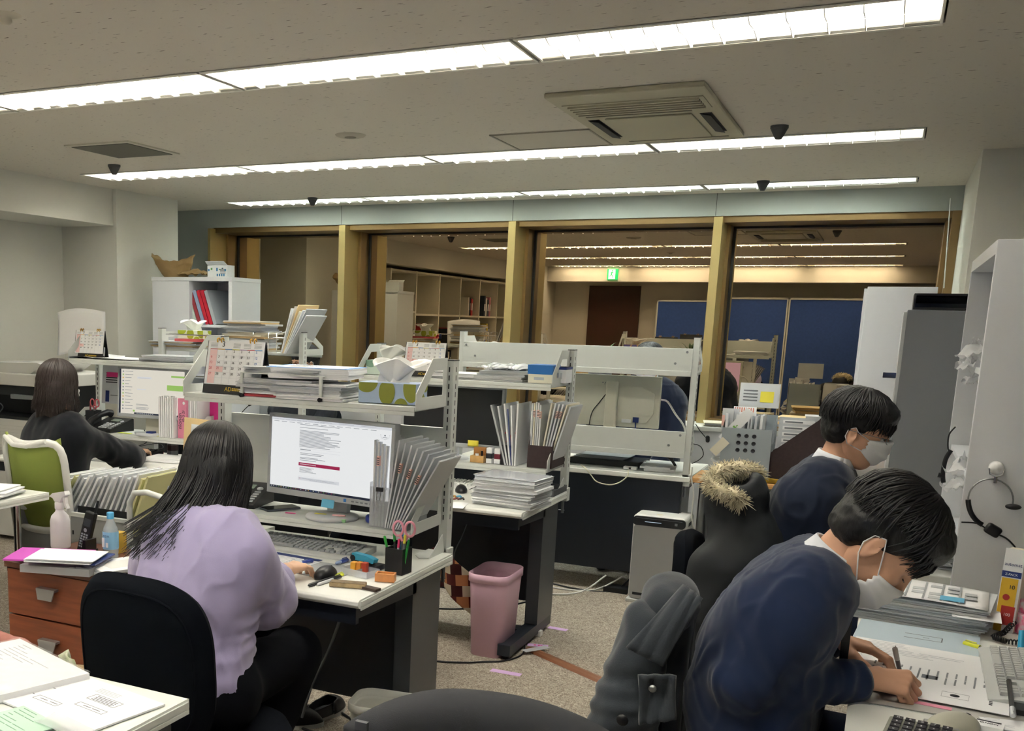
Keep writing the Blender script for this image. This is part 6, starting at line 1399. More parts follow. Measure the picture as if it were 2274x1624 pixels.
for i,(cc,lb) in enumerate((('c89a5a','gold coloured trinket on the second desk beside the first rack'),('7a3a34','dark red trinket on the second desk beside the first rack'),('5ab0d8','light blue sticky on the second desk beside the first rack'),('3a3438','dark trinket among the small things beside the first rack'))):
    q=P(1000+i*6,1104+ (i%2)*5,z=.722); m=MB(); m.tube([q,q+Vector((.02,.012,.006)),q+Vector((.03,-.008,.004))],.005,mat('trinket_'+cc,cc,.4),6); lab(m.build('trinket',None,loc=q),lb,'trinket')
sheet('paper',P(1006,1122,z=.7215),.12,.16,.2,'white sheet hanging over the front edge of the second desk beside the first rack','paper',PAPER,.001)
# ---------------------------------------------------------------- window desk
IV=mat('ivory_monitor','dcdacb',.45); c0=P(1268,930,y=6.40)
def scr3(s,M,W,H):
    s.box((0,0,0),(W,H,.001),SPK,M=M)
    for r_ in range(6):
        for k in range(4): s.box((W*(.3+k*.16),H*(.12+r_*.13),.001),(W*(.44+k*.16),H*(.16+r_*.13),.0016),[SBL,SGR,SRE,SBL][(k+r_)%4],M=M)
xl=P(1262,840,y=6.36).x; xr=P(1470,840,y=6.36).x; zb=P(1460,953,y=6.36).z; zt=P(1472,838,y=6.36).z
t,M_,W_,H_=monitor(Vector((xr,6.39,zb)),Vector((xl,6.39,zb)),Vector((xl,6.385,zt)),Vector((xr,6.385,zt)),'ivory monitor seen from behind with its stand pole on the window desk',IV,scr3,th=.035,back=IV)
m=MB(); # raised back bulge and pole
pb=[(xl+.10,zb+.03),(xr-.07,zb+.03),(xr-.03,zb+.09),(xr-.03,zt-.10),(xr-.11,zt-.065),(xl+.13,zt-.065),(xl+.06,zt-.10),(xl+.06,zb+.09)]
m.prism([(a,6.352,b) for a,b in pb],(0,-.014,0),IV); m.build('rear_housing',t,bevel=.004)
px=P(1357,880,y=6.30).x; m=MB(); m.box((px-.036,6.30,.86),(px+.036,6.336,P(1357,846,y=6.3).z),mat('ivory_pole','e2dfce',.45)); m.build('stand_pole',t,bevel=.01,seg=3); m=MB(); m.lathe([(0,.012),(.11,.01),(.12,0)],(px,6.36,.722),IV,30); m.build('stand_base',t)
n=MB(); text(n,'iiyama',frame((P(1352,849,y=6.35).x,6.337+.014-.0,P(1380,849,y=6.35).z),(1,0,0),(0,0,1)),.034,INK); n.build('raised_lettering',t)
m=MB(); q=P(1412,935,y=6.34); m.box(q+Vector((-.017,-.012,-.01)),q+Vector((.017,.004,.022)),NAVB); m.tube([q+Vector((0,-.006,-.01)),q+Vector((.004,-.006,-.08))],.004,NAVB,6); m.build('video_plug',t)
m=MB(); q=P(1380,937,y=6.337); m.box(q+Vector((0,-.0015,-.004)),q+Vector((.055,0,.018)),PAPER); m.build('rating_label',t)
cable('cable',[P(1345,876,y=6.33),P(1330,895,y=6.33),P(1315,915,y=6.33),P(1308,945,y=6.33),P(1306,960,y=6.33)],.003,BLK,'black cable running down the back of the ivory monitor')
cable('cable',[P(1468,888,y=6.42),P(1483,893,y=6.42),P(1500,920,y=6.40),P(1520,950,y=6.38),P(1524,990,y=6.36)],.006,mat('white_cable','dcdcd6',.5),'thick white cable bending down to the right of the ivory monitor')
z=.7225
q=P(1345,1033,z=z); sheet('ring_binder',q+Vector((0,.10,0)),.42,.26,-.05,'black binder lying flat under the lower panel of the window desk','binder',mat('black_binder','24262b',.35),.035)
pile((q.x-.03,q.y+.12,z+.036),.30,.21,3,(.004,.007),-.1,'grey and white paper on the black binder of the window desk','paper','papers on the black binder',[PAPER3,PAPER,PAPER])
pile((-1.14,6.25,z),.17,.22,4,(.006,.01),.1,'white paper pile beside the black strap on the window desk','paper','white papers beside the black strap',[PAPER])
q=P(1400,1043,z=.7225); X=Matrix.Translation(q); t=thing('usb_hub',q,'small white hub box on the front edge of the window desk','hub'); m=MB(); m.box((-.04,-.02,0),(.04,.02,.018),mat('hub_white','dcdcdc',.4),M=X); m.build('hub_case',t,bevel=.004); m=MB(); m.box((-.006,-.0205,.004),(.006,-.02,.014),DK,M=X); m.build('port',t)
cable('cable',[P(1395,1045,y=6.0)]+[P(a,b,y=5.98) for a,b in ((1393,1058),(1375,1072),(1352,1077),(1325,1070),(1312,1055),(1300,1040))]+[P(1290,1032,z=.725)],.0035,mat('cream_cable','e0dcc4',.5),'cream cable looping in front of the window desk edge')
m=cable('strap',[P(1478,1012,y=6.16),P(1490,1020,y=6.16),P(1500,1035,y=6.16),P(1492,1018,y=6.16),P(1510,1010,y=6.16)],.008,BLK,None); lab(m.build('strap',None),'black strap bundled on the window desk by the right post','strap')
t=thing('table_headset',P(1565,975,y=6.2),'black headset microphone on a thin boom right of the window desk','headset'); m=cable('x',[P(1545,942,y=6.2),P(1553,955,y=6.2),P(1562,966,y=6.2),P(1570,975,y=6.2)],.0025,BLK,None); m.build('boom',t); m=MB(); q=P(1571,976,y=6.2); solid([('c',tuple(q+Vector((0,0,.012))),.012,tuple(q+Vector((.002,0,-.008))),.012)],.004,BLK,'x',mb=m,pad=.012); m.build('microphone',t); m=cable('x',[P(1540,986,y=6.2),P(1556,992,y=6.2),P(1562,1010,y=6.2),P(1552,1022,y=6.2),P(1536,1030,y=6.2)],.0025,BLK,None); m.build('headband',t)
# things on the hidden side of the top panel, mirrored by the window
tissue(Vector((-2.2,6.24,1.317)),.2,.11,.06,0,'orange and violet tissue box behind the window desk\'s top panel',('e0b08a','6a62b8'),tis=(0,0,.06))
sheet('notebook',Vector((-1.78,6.23,1.34)),.2,.15,.3,'black notebook behind the top panel of the window desk','notebook',BLK,.014); 
pile((-1.75,6.22,1.317),.3,.2,2,(.006,.01),0,'white paper behind the top panel of the window desk','paper','papers behind the top panel',[PAPER]); pile((-1.15,6.22,1.317),.28,.2,4,(.006,.01),0,'white paper at the right end behind the top panel','paper','papers at the right end behind the top panel',[PAPER])
t=thing('potted_plant',Vector((-1.62,6.6,.72)),'spiky green potted plant on the window side desk, mirrored in the glass','plant')
m=MB(); m.lathe([(0,0),(.06,0),(.075,.6),(.07,.6),(.05,.58),(0,.58)],(-1.62,6.62,.722),mat('pot_dark','2c2f33',.4),20); m.build('pot',t)
m=MB(); r=random.Random(9); LF=mat('leaf_green','4c6b38',.5,var=.3,vscale=10)
for i in range(22):
    a=r.uniform(0,2*PI); L=r.uniform(.16,.28); u=Vector((math.cos(a),math.sin(a),0)); c=Vector((-1.62,6.62,1.30)); e=r.uniform(.6,1.5); side=u.cross(Vector((0,0,1)))*.013
    m.grid(lambda p_,q_: c+u*L*q_*(.5 if e>1.1 else .9)+Vector((0,0,L*(e*q_-.75*q_*q_)))+side*(p_*2-1)*math.sin(min(1,q_*1.1+.15)*PI)**.6,2,8,LF)
m.build('leaves',t)
# ---------------------------------------------------------------- wooden table and sill
GBX=mat('grey_file_box','9fa8ae',.55); 
def holebox(c,wd,dp,h,label,yaw=0):
    t=thing('file_box',c,label,'file box'); X=Matrix.Translation(c)@Matrix.Rotation(yaw,4,'Z')
    m=MB(); m.box((-wd/2,0,0),(wd/2,.004,h*.82),GBX,M=X)
    m.build('front_panel',t)
    for i in range(3):
        for j in range(3): 
            mm=MB(); a=X@Vector((-.04+.04*i,-.0006,h*.48+.040*j)); mm.lathe([(0,0),(.0115,0),(.0115,.001)],a,DK,16,axis=Matrix.Rotation(PI/2,3,'X')); mm.build('hole',t)
    m=MB(); 
    for a,b in (((-wd/2,.004,0),(-wd/2+.003,dp,h)),): m.prism([(-wd/2,.004,0),(-wd/2,dp,0),(-wd/2,dp,h),(-wd/2,dp*.5,h),(-wd/2,.004,h*.82)],(.004,0,0),BRN,M=X)
    m.build('left_panel',t)
    m=MB(); 
    for a,b in (((wd/2-.003,.004,0),(wd/2,dp,.02)),((wd/2-.003,.004,.02),(wd/2,.02,h*.82)),((wd/2-.003,dp-.02,.02),(wd/2,dp,h)),((wd/2-.003,.02,h*.55),(wd/2,dp-.02,h*.58)),((wd/2-.003,dp*.5,.02),(wd/2,dp*.56,h))): m.box(a,b,GBX,M=X)
    m.build('right_frame',t)
    m=MB(); m.box((-wd/2+.004,.004,0),(wd/2-.003,dp,.003),GBX,M=X); m.build('base_panel',t); m=MB(); m.box((-wd/2+.004,dp-.004,.003),(wd/2-.003,dp,h),GBX,M=X); m.build('back_panel',t)
    for k in (.03,.10): 
        m=MB(); m.prism([(-wd/2+k,.02,.004),(-wd/2+k,dp-.01,.004),(-wd/2+k,dp-.01,h*.98),(-wd/2+k,dp*.55,h*.98),(-wd/2+k,.02,h*.62)],(.003,0,0),BRN,M=X); m.build('divider',t)
    return X
fb=P(1650,1078,z=.722); fb=Vector((P(1648,1060,y=5.97).x,5.97,.722)); wd=P(1705,1000,y=5.97).x-P(1597,1000,y=5.97).x
hb=P(1610,905,y=6.1).z-.722; print('filebox',fb,wd,hb)
fbY=6.08; fb=Vector((P(1650,1050,y=fbY).x,fbY,.722)); wd=P(1707,1000,y=fbY).x-P(1596,1000,y=fbY).x
XB=holebox(fb,wd,.26,.355,'grey file box with nine round holes on the wooden table')
for i in range(9): standing(fb+Vector((-wd/2+.02+i*.021,.14,.004)),.014,.2,.36+rnd.uniform(-.01,.03),0,.02*(i%3-1),'white sheaf of papers standing in the grey file box','file',[PAPER,CLEAR2,PAPER][i%3],'sheaves standing in the grey nine-hole box')
q=P(1683,862,y=6.28); X=frame(P(1640,903,y=6.22),(1,0,0),(0,.1,1)); m=MB(); m.box((0,0,0),(.21,.135,.006),CLEAR2,M=X); m.box((.01,.01,.006),(.2,.125,.007),PAPER3,M=X); m.box((.11,.03,.0075),(.18,.09,.0085),YEL,M=X)
for k in range(4): m.box((.02,.035+k*.018,.0072),(.095,.042+k*.018,.008),INK,M=X)
lab(m.build('document_file',None,loc=q),'clear file with a yellow note standing highest behind the grey file box','file')
X=frame(P(1628,922,y=6.18),(1,0,0),(0,.2,1)); m=MB(); m.box((0,0,0),(.12,.05,.004),PAPER,M=X); [m.box((.005+k*.012,.02,.004),(.011+k*.012,.045,.005),mat('red_print','d88a7a',.7),M=X) for k in range(9)]; lab(m.build('envelope',None,loc=X.translation),'white envelope with faint red print behind the grey file box','envelope')
X=frame(P(1612,985,y=6.09),(.62,-.0,.78),(-.78,0,.62)); m=MB(); m.box((0,0,0),(.22,.055,.004),PAPER,M=X); [m.box((.05+.014*k,.012+.01*(k%3),.004),(.06+.014*k,.028+.01*(k%2),.0055),GREEN,M=X) for k in range(5)]; lab(m.build('leaflet',None,loc=X.translation),'white leaflet with a green print leaning out of the grey file box','leaflet')
X=frame(P(1593,1010,y=6.06),(.65,0,.76),(-.76,0,.65)); m=MB(); m.box((-.01,0,0),(.09,.05,.003),PAPER2,M=X); lab(m.build('envelope',None,loc=X.translation),'cream envelope poking out low left of the grey file box','envelope')
m=MB(); X=frame(P(1597,1000,y=6.16),(1,0,0),(-.12,0,1)); m.box((0,.0,0),(.09,.24,.003),CLEAR2,M=X); m.box((.0,.14,.003),(.015,.20,.004),mat('tab_f0c0b4','f0c0b4',.6),M=X); lab(m.build('document_file',None,loc=X.translation),'frosted clear file with a pink tag leaning left of the grey file box','file')
for i,lb in enumerate(('lowest','second','third','fourth','topmost')):
    q=Vector((P(1606,1045,y=6.22).x,6.22,.722+i*.04)); m=MB(); m.grid(lambda u,v: q+Vector(((u-.5)*.11+.01*math.sin(i*2),(v-.5)*.16,.012+.012*math.sin(u*7+i)+.006*math.sin(v*6))),10,10,CLEAR2); lab(m.build('plastic_sleeve',None,loc=q,solid=.012),lb+' of the bundled plastic sleeves left of the grey file box','plastic sleeve')
mf=Vector((P(1760,1035,y=6.10).x,6.10,.722))
# wide dark magazine file whose slanted side faces the camera
t=thing('magazine_file',mf,'dark brown magazine file with a slanted side behind the second man','magazine file')
a=P(1703,1033,y=6.1); b=P(1712,1005,y=6.1); c_=P(1832,925,y=6.1); d_=Vector((c_.x+.12,6.1,c_.z)); e_=Vector((d_.x,6.1,.722)); a.z=.722
m=MB(); m.prism([a,b,c_,d_,e_],(0,.003,0),BRN); m.build('side_panel',t); m=MB(); m.prism([a+Vector((0,.12,0)),b+Vector((0,.12,0)),c_+Vector((0,.12,0)),d_+Vector((0,.12,0)),e_+Vector((0,.12,0))],(0,.003,0),BRN); m.build('side_panel',t); m=MB(); m.box(e_+Vector((-.003,.003,0)),d_+Vector((0,.12,0)),BRN); m.build('back_panel',t)
for i in range(4):
    X=frame(P(1722,1020,y=6.14+i*.02),(1,0,-.0),(.10,.0,1)); m=MB(); m.box((0,0,0),(.20,.235-.005*i,.002),PAPER3 if i==0 else PAPER,M=X)
    if i==0: 
        for k in range(6): m.box((.02,.03+k*.034,.002),(.18,.05+k*.034,.003),PAPER,M=X); m.box((.03,.036+k*.034,.003),(.12,.044+k*.034,.0036),INK,M=X)
    lab(m.build('form_sheet',None,loc=X.translation),'white sheet behind the printed form in the slanted magazine file' if i else 'grey printed form standing in the slanted magazine file','paper','plain sheets behind the printed form' if i else None)
q=P(1752,1052,z=.722); q=Vector((q.x,6.13,.722)); X=Matrix.Translation(q)@Matrix.Rotation(.0,4,'Z'); t=thing('gold_tray',q,'gold coloured metal tray with clips on the wooden table','tray'); GT=mat('gold_tin','b89a3a',.3,metal=.8); m=MB()
for a,b in (((-.08,-.06,0),(.12,.06,.003)),((-.085,-.065,.003),(.125,-.06,.028)),((-.085,.06,.003),(.125,.065,.028)),((-.085,-.06,.003),(-.08,.06,.028)),((.12,-.06,.003),(.125,.06,.028))): m.box(a,b,GT,M=X)
m.build('tray_body',t,bevel=.002)
for i,(dx,lb) in enumerate(((-.03,'black pencil sharpener in the gold tray'),(.02,'white eraser stub in the gold tray'),(.06,'black clip at the right of the gold tray'))):
    m=MB(); c_=q+Vector((dx,.0,.004)); m.box(c_+Vector((-.012,-.01,0)),c_+Vector((.012,.01,.016 if i!=1 else .008)),BLK if i!=1 else PAPER); lab(m.build(['sharpener','eraser','clip'][i],None,loc=c_),lb,['sharpener','eraser','clip'][i])
q=P(1800,1043,z=.87); 
pile((-.95,7.75,.8735),.34,.22,3,(.006,.012),.1,'white paper lying on the window sill right of the third gold post','paper','papers on the window sill',[PAPER,PAPER2])
pile((-.45,7.72,.8735),.36,.24,6,(.010,.02),-.1,'cream paper pile on the window sill behind the files','paper','cream papers on the window sill',[PAPER2,MANIL,PAPER])
for i in range(6): 
    q=Vector((P(1905,855,y=6.5).x-.03,6.42,1.06+.022*i)); 
pile((-.28,6.36,.722),.20,.14,9,(.03,.05),.15,'sheaf in the rumpled paper tower between the slanted magazine file and the white locker','paper','rumpled paper tower by the white locker',[PAPER,PAPER2,CLEAR2],jit=.012)
# white cable down the wooden table leg
cable('cable',[P(1537,1038,y=6.02),P(1536,1065,y=6.02),P(1540,1100,y=6.02),P(1536,1150,y=6.02),P(1545,1190,y=6.02),P(1548,1235,y=6.02),P(1545,1290,y=6.04)],.004,mat('white_cable','dcdcd6',.5),'thin white cable dangling in front of the wooden table leg')
# ---------------------------------------------------------------- black-sweater woman's desk
def scrW(s,M,W,H):
    s.box((0,0,0),(W,H,.001),SWC,M=M); r=random.Random(6); B=lambda a,b,c,d,m: s.box((a*W,b*H,.001),(c*W,d*H,.0016),m,M=M)
    B(0,.0,.025,1,STB); B(.24,0,1,.035,STB)
    for i in range(13): B(.05,.93-i*.07,.07,.96-i*.07,[SGR,SG,SOR,SGR,SG,SGR][i%6]); B(.09,.945-i*.07,.09+r.uniform(.06,.14),.955-i*.07,SGR)
    for i in range(9): B(.28+i*.03,.01,.295+i*.03,.025,SW)
    B(.80,.86,1.0,.90,SG); B(.74,.57,1.0,.69,SG); B(.66,.35,.7,.42,SG); B(.28,.80,.50,.84,SLG); B(.3,.81,.48,.815,SGR); B(.28,.55,.42,.57,SLG)
    for q in (.22,.20,.15,.13,.11): B(.27,q,r.uniform(.4,.5),q+.008,SGR)
    B(.22,.05,.25,.09,SG)
a=P(262,935,y=4.86); b=P(402,952,y=4.86); b=P(365,948,y=4.86); c00=P(260,924,y=4.88); xr=P(405,940,y=4.88).x+.02; z1=P(262,814,y=4.88).z
t,M_,W_,H_=monitor(c00,Vector((xr,4.88,c00.z)),Vector((xr,4.895,z1)),Vector((c00.x,4.895,z1)),'switched on monitor with a chat window in front of the black-sweater woman',mat('monitor_silver','aeb2b6',.4),scrW,bz=.013)
xm=P(345,950,y=4.95).x; m=MB(); m.box((xm-.05,4.92,.852),(xm+.05,4.95,c00.z+.03),mat('cream_stand','cfcbb8',.5)); m.build('stand_neck',t,bevel=.004); m=MB(); m.lathe([(0,.012),(.10,.010),(.11,0)],(xm,4.93,.851),SLV,30); m.build('stand_base',t)
deskphone(Vector((P(245,942,y=4.93).x,4.93,.851)),-.1,'black desk telephone left of the chat-window monitor')
q=Vector((P(208,935,y=5.0).x,5.0,.851)); cup(q,.07,.11,BLK,'black pen cup left of the telephone by the wall')
scissors(q+Vector((.012,0,.03)),(1,0,0),mat('scissor_red','b8505a',.4),'dull red scissors in the black cup beside the telephone',s=1.0)
pens(None,q,[(-.012,0,-.1,0,.14,'8a2a34','6a1a24','dark red pen in the cup beside the telephone'),(-.022,.01,-.15,0,.125,'2c2c30','8a8a8e','black pen in the cup beside the telephone')])
X=frame(P(226,895,y=5.06),(1,0,0),(0,.08,1)); m=MB(); m.box((0,0,0),(.17,.235,.002),PAPER3,M=X); 
for k in range(5): m.box((.03,.13+k*.014,.002),(.12,.136+k*.014,.0026),INKD,M=X)
m.box((.03,.01,.002),(.06,.08,.003),NAVB,M=X); m.box((.07,.05,.002),(.15,.055,.003),INK,M=X); o=lab(m.build('printed_notice',None,loc=X.translation),'grey printed notice behind the telephone by the rack post','notice')
m=MB(); m.box((.035,.165,.003),(.17,.195,.004),PINK,M=X); lab(m.build('sticky_note',None,loc=X@Vector((.1,.18,0))),'hot pink sticky note on the grey printed notice','sticky note')
for i,(px,cc,lb) in enumerate(((238,'e8407f','pink sticky slip on the shelf in front of the telephone'),(278,'cfe03a','lime yellow sticky slip on the shelf under the chat-window monitor'),(325,'f07a5a','coral sticky slip on the shelf under the chat-window monitor'),(345,'e6e03c','bright yellow sticky slip right of the coral one'))):
    q=P(px,944+ (px-238)*.05,y=4.87); q.z=.8525; sheet('sticky_note',q,.09,.03,.1*i-.1,lb,'sticky note',mat('slip_'+cc,cc,.6),.0015)
q=P(320,950,y=4.90); q.z=.851; t=thing('tape_dispenser',q,'grey and blue tape dispenser on the shelf under the chat-window monitor','tape dispenser'); m=MB(); m.box(q+Vector((-.06,-.02,0)),q+Vector((.05,.02,.015)),mat('disp_grey','aab0b4',.4)); m.build('base',t,bevel=.005); m=MB(); m.box(q+Vector((.03,-.022,0)),q+Vector((.075,.022,.022)),NAVB); m.build('cutter_head',t,bevel=.003)
kc=P(310,998,z=.73); keyboard(Vector((kc.x+.02,4.93,.7225)),.44,.145,.0,'black keyboard in front of the black-sweater woman',mat('kb_black','1c1e22',.45),mat('kc_black','2c2f34',.4))
sheet('desk_mat',P(268,1024,z=.7205),.30,.20,.0,'grey mat under the black-sweater woman\'s mouse','mat',mat('mat_grey2','8f9290',.7),.002)
mouse_dev(P(318,1010,z=.7235),.1,'black mouse under the black-sweater woman\'s hand',BLK)
q=P(372,1024,z=.7225); sheet('notebook',q+Vector((0,.02,0)),.24,.18,.1,'white notebook at the right end of the black-sweater woman\'s desk','notebook',PAPER,.012); sheet('notebook',q+Vector((-.01,.02,.0125)),.22,.17,.14,'upper white notebook lying on the other one','notebook',PAPER,.010)
pen_at(P(330,1013,z=.728),P(362,1005,z=.728),.005,'b8bcc4','e8406a','grey pen with a hot pink end beside the mouse')
q=P(385,1003,z=.7225); t=thing('glue_stick',q,'small light blue glue bottle near the black stamps','glue'); m=MB(); m.cyl(q+Vector((-.03,0,.012)),q+Vector((.01,0,.012)),.012,mat('blue_clear','3a86c8',.3),12); m.build('bottle',t); m=MB(); m.cyl(q+Vector((.01,0,.012)),q+Vector((.03,0,.012)),.007,PAPER,10); m.build('cap',t)
for i in range(3): 
    q=Vector((P(383,990,y=5.0).x,5.0,.7225+.034*i)); m=MB(); m.prism([q+Vector((.035*math.cos(a),.035*math.sin(a),0)) for a in [PI/4*k+.39 for k in range(8)]],(0,0,.032),[mat('stampcase_grey','8c8f92',.4),mat('stampcase_red','3c2428',.4),mat('stampcase_dark','55585c',.4)][i]); lab(m.build('ink_pad_case',None,loc=q,bevel=.003),['lowest grey octagonal ink pad case','middle dark red octagonal ink pad case','topmost dark octagonal ink pad case'][i]+' beside the black keyboard','case')
cable('cable',[P(320,955,y=5.02),P(330,972,y=5.02),P(322,985,y=5.0),P(305,992,z=.73),P(350,985,z=.74),P(362,995,z=.73),P(335,1000,z=.735)],.0028,BLK,'black cables tangled behind the black keyboard')
# books at the shelf's right end
bx=Vector((P(357,975,y=4.86).x,4.90,.851))
for i in range(7): standing(bx+Vector((i*.0155,.05,0)),.013,.2,.235+.004*(i%3),0,.0,'white booklet standing beside the pink book on the left rack','booklet',PAPER,'white booklets beside the pink book')
q=bx+Vector((.112,-.02,0)); X=Matrix.Translation(q)@Matrix.Rotation(.0,4,'Z'); m=MB(); m.box((-.002,0,0),(.058,.19,.232),mat('pink_cover','e08aa6',.55),M=X); lab_=m; 
text(m,'nionen',frame(q+Vector((.014,-.001,.10)),(0,0,1),(-1,0,0)),.034,INKD); text(m,'ゆうか',frame(q+Vector((.040,-.001,.13)),(0,0,1),(-1,0,0)),.024,INKD); m.lathe([(0,.001),(.009,.001)],q+Vector((.042,-.001,.205)),PAPER,14,axis=Matrix.Rotation(PI/2,3,'X')); lab(m.build('book',None,loc=q),'pink book with dark lettering on its spine at the end of the left rack','book')
# between the two racks on the middle desk
qm=Vector((P(440,940,y=4.95).x,4.95,.851))
for i in range(5): standing(Vector((P(418,955,y=4.9).x+.014*i,5.0,.86)),.011,.2,.30,0,.01,'white file left of the magenta folder','file',[CLEAR2,PAPER][i%2],'white files left of the magenta folder')
MBp=MB(); MBp.box((-2.56,0,0),(-2.56,0,0),WHITE)
t=thing('desk_shelf_rack',(-3.0,5.1,.72),'low white desk shelf carrying the magenta folder on the middle desk','shelf rack'); m=MB(); m.box((-3.38,4.88,.835),(-2.60,5.15,.85),WHITE); m.build('shelf_board',t)
for x in (-3.38,-2.63): m=MB(); m.box((x,5.1,.72),(x+.03,5.15,.86),WHITE); m.build('post',t)
X=frame((P(438,940,y=5.04).x,5.04,.852),(1,0,0),(0,0,1)); m=MB(); MG=mat('magenta_folder','c4257e',.4); m.box((0,0,0),(.225,.31,.012),MG,M=X)
for k in range(4): m.box((.008,.05+k*.065,.012),(.018,.085+k*.065,.0126),PAPER,M=X)
lab(m.build('folder',None,loc=X.translation),'magenta pink folder standing between the two front racks','folder')
q=Vector((P(468,950,y=4.93).x,4.93,.855)); m=MB(); m.grid(lambda u,v: q+Vector((-.10+.24*u if u>.35 else -.016+.05*math.cos(PI*(.5+u/.35*1.0))*1.0-.0,-.06+.15*v,(.075+.05*0) if u>.9 else .04+.045*math.sin(PI*min(1,.5+u)))),20,4,PAPER2); lab(m.build('rolled_paper',None,loc=q,solid=.002),'cream sheets curling over in front of the magenta folder','paper')
# manila and clear files in front of it
for i,(w_,cc,lb) in enumerate(((.22,MANIL,'manila folder leaning upright left of the lilac woman\'s hair'),(.2,CLEAR2,'clear file with pink striped papers in front of the manila folder'),(.19,PAPER3,'grey printed sheets leaning right behind the lilac woman\'s hair'))):
    c_=P(428+i*14,1062,y=4.46-.03*i); c_.z=.7225; X=frame(c_,(.97,-.25,0),(-.16+.10*i,.10,1)); m=MB(); m.box((-.08,0,0),(w_-.08,.30-.03*i,.006),cc,M=X)
    if i==1: [m.box((-.07,.03+k*.02,.006),(-.055,.04+k*.02,.007),PINK,M=X) for k in range(8)]; m.box((-.03,.08,.006),(-.01,.2,.007),INK,M=X)
    if i==2: [m.box((-.06+.06*(k%2),.1+.03*(k//2),.006),(-.01+.06*(k%2),.122+.03*(k//2),.007),PAPER,M=X) for k in range(8)]
    lab(m.build('folder' if i==0 else 'document_file',None,loc=c_),lb,'folder' if i==0 else 'file')
# left rack top
q=Vector((P(195,780,y=4.92).x,4.92,1.287)); calendar(q,.205,.165,.15,'desk calendar at the far left on the black-sweater woman\'s rack')
X=frame(P(150,780,y=4.98),(1,-.1,0),(-.1,.12,1)); X=frame((P(135,780,y=5.0).x,5.0,1.287),(1,-.05,.02),(-.17,.15,1)); m=MB(); m.grid(lambda u,v: X@Vector((-.03+.40*u,.0+.27*v+.02*math.sin(u*3),.03*math.sin(u*PI)+.02*v*v)),14,10,PAPER); lab(m.build('large_sheet',None,loc=X.translation,solid=.002),'large curled white sheet standing behind the far left calendar','paper')
X2=X@Matrix.Translation((.10,.02,-.012)); m=MB(); m.box((0,.02,0),(.15,.20,.004),mat('grey_card','7d8084',.6),M=X2); lab(m.build('grey_card',None,loc=X2.translation),'dark grey card in front of the large curled sheet','card')
for i,(px,lb) in enumerate(((210,'curled white sheet at the front left of the left rack'),(268,'flat white sheet on the left rack beside the curled one'))):
    q=Vector((P(px,793,y=4.95).x,4.96,1.2875+.003*i)); sheet('paper',q,.30,.21,.2-.15*i,lb,'paper',PAPER,.001,curl=.02 if i==0 else .004)
pile((P(380,795,y=4.98).x,4.97,1.287),.30,.21,3,(.009,.014),.05,'white sheaf in the low pile at the right of the left rack','paper','low white pile on the left rack',[PAPER,PAPER3])
# ---------------------------------------------------------------- far left rack by the windows
y4=6.17
tissue(Vector((P(432,745,y=y4).x,y4,1.392)),.215,.11,.06,.05,'lime green and white tissue box on the far rack in front of the left bookcase',('dfe6d0','a4b02c'),tis=(-.02,0,.075))
sheet('box',Vector((P(432,752,y=y4).x,y4,1.372)),.25,.14,.0,'flat red printed box under the lime tissue box','box',mat('red_print_box','c8585a',.6),.019)
q=Vector((P(462,745,y=y4).x+.03,y4,1.372)); t=thing('glue_bottle',q,'red and blue capped stationery bottle beside the lime tissue box','stationery'); m=MB(); m.cyl(q+Vector((-.03,0,.01)),q+Vector((.0,0,.04)),.012,RED,10); m.build('red_bottle',t); m=MB(); m.cyl(q+Vector((.02,0,0)),q+Vector((.02,0,.05)),.012,NAVB,10); m.build('blue_cap',t)
pile((P(400,785,y=y4).x,y4,1.3215),.36,.20,6,(.006,.01),.04,'paper in the low pile under the lime tissue box on the far rack','paper','low pile under the lime tissue box',[PAPER,PAPER3,MANIL],jit=.02)
o,zz=pile((P(560,785,y=y4).x,y4,1.3215),.33,.21,17,(.009,.015),.0,'folder in the tall untidy pile held by wire dividers on the far rack','file','tall untidy pile on the far rack',[PAPER,PAPER3,MANIL,PAPER2,CLEAR2],jit=.022,jy=.16)
def wire(x,label):
    t=thing('wire_divider',(x,y4,1.32),label,'wire divider'); m=MB(); m.tube([(x,y4-.12,1.322),(x,y4-.12,1.45),(x+.0,y4+.0,1.46),(x,y4+.10,1.45),(x,y4+.10,1.322)],.003,CHROME,8); m.build('wire_loop',t)
wire(P(583,780,y=y4).x,'chrome wire divider left of the gap beside the tall untidy pile'); wire(P(616,780,y=y4).x,'chrome wire divider right of the tall untidy pile'); wire(P(634,780,y=y4).x,'chrome wire divider holding the slanted envelopes')
for i in range(7):
    c_=Vector((P(645,785,y=y4).x+.012*i,y4-.01*i,1.322)); X=frame(c_,(.2,1,0),(.30+.07*i,.0,1)); m=MB(); m.box((-.10,0,0),(.11,.31+.02*(i%3),.006),[PAPER,CLEAR2,MANIL,PAPER2,PAPER,PAPER3,CLEAR2][i],M=X); lab(m.build('envelope',None,loc=c_),'envelope or file in the slanted bundle at the right end of the far rack','envelope','slanted envelope bundle on the far rack')
q=Vector((P(512,905,y=6.15).x,6.15,1.031)); t=thing('mug',q,'dark red mug on the lower far shelf','mug'); m=MB(); m.lathe([(0,0),(.035,0),(.038,.08),(.034,.08),(.03,.006),(0,.006)],q,mat('maroon_mug','5a2028',.4),18); m.build('mug_body',t); m=MB(); m.tube([q+Vector((.036,0,.06)),q+Vector((.058,0,.055)),q+Vector((.055,0,.025)),q+Vector((.036,0,.02))],.005,MATS['maroon_mug'],6); m.build('mug_handle',t)
sheet('sticky_note',Vector((P(548,905,y=6.15).x,6.12,1.032)),.10,.07,.2,'pale yellow crumpled note on the lower far shelf','sticky note',mat('pale_yellow','e4dfa6',.6),.001,curl=.03)
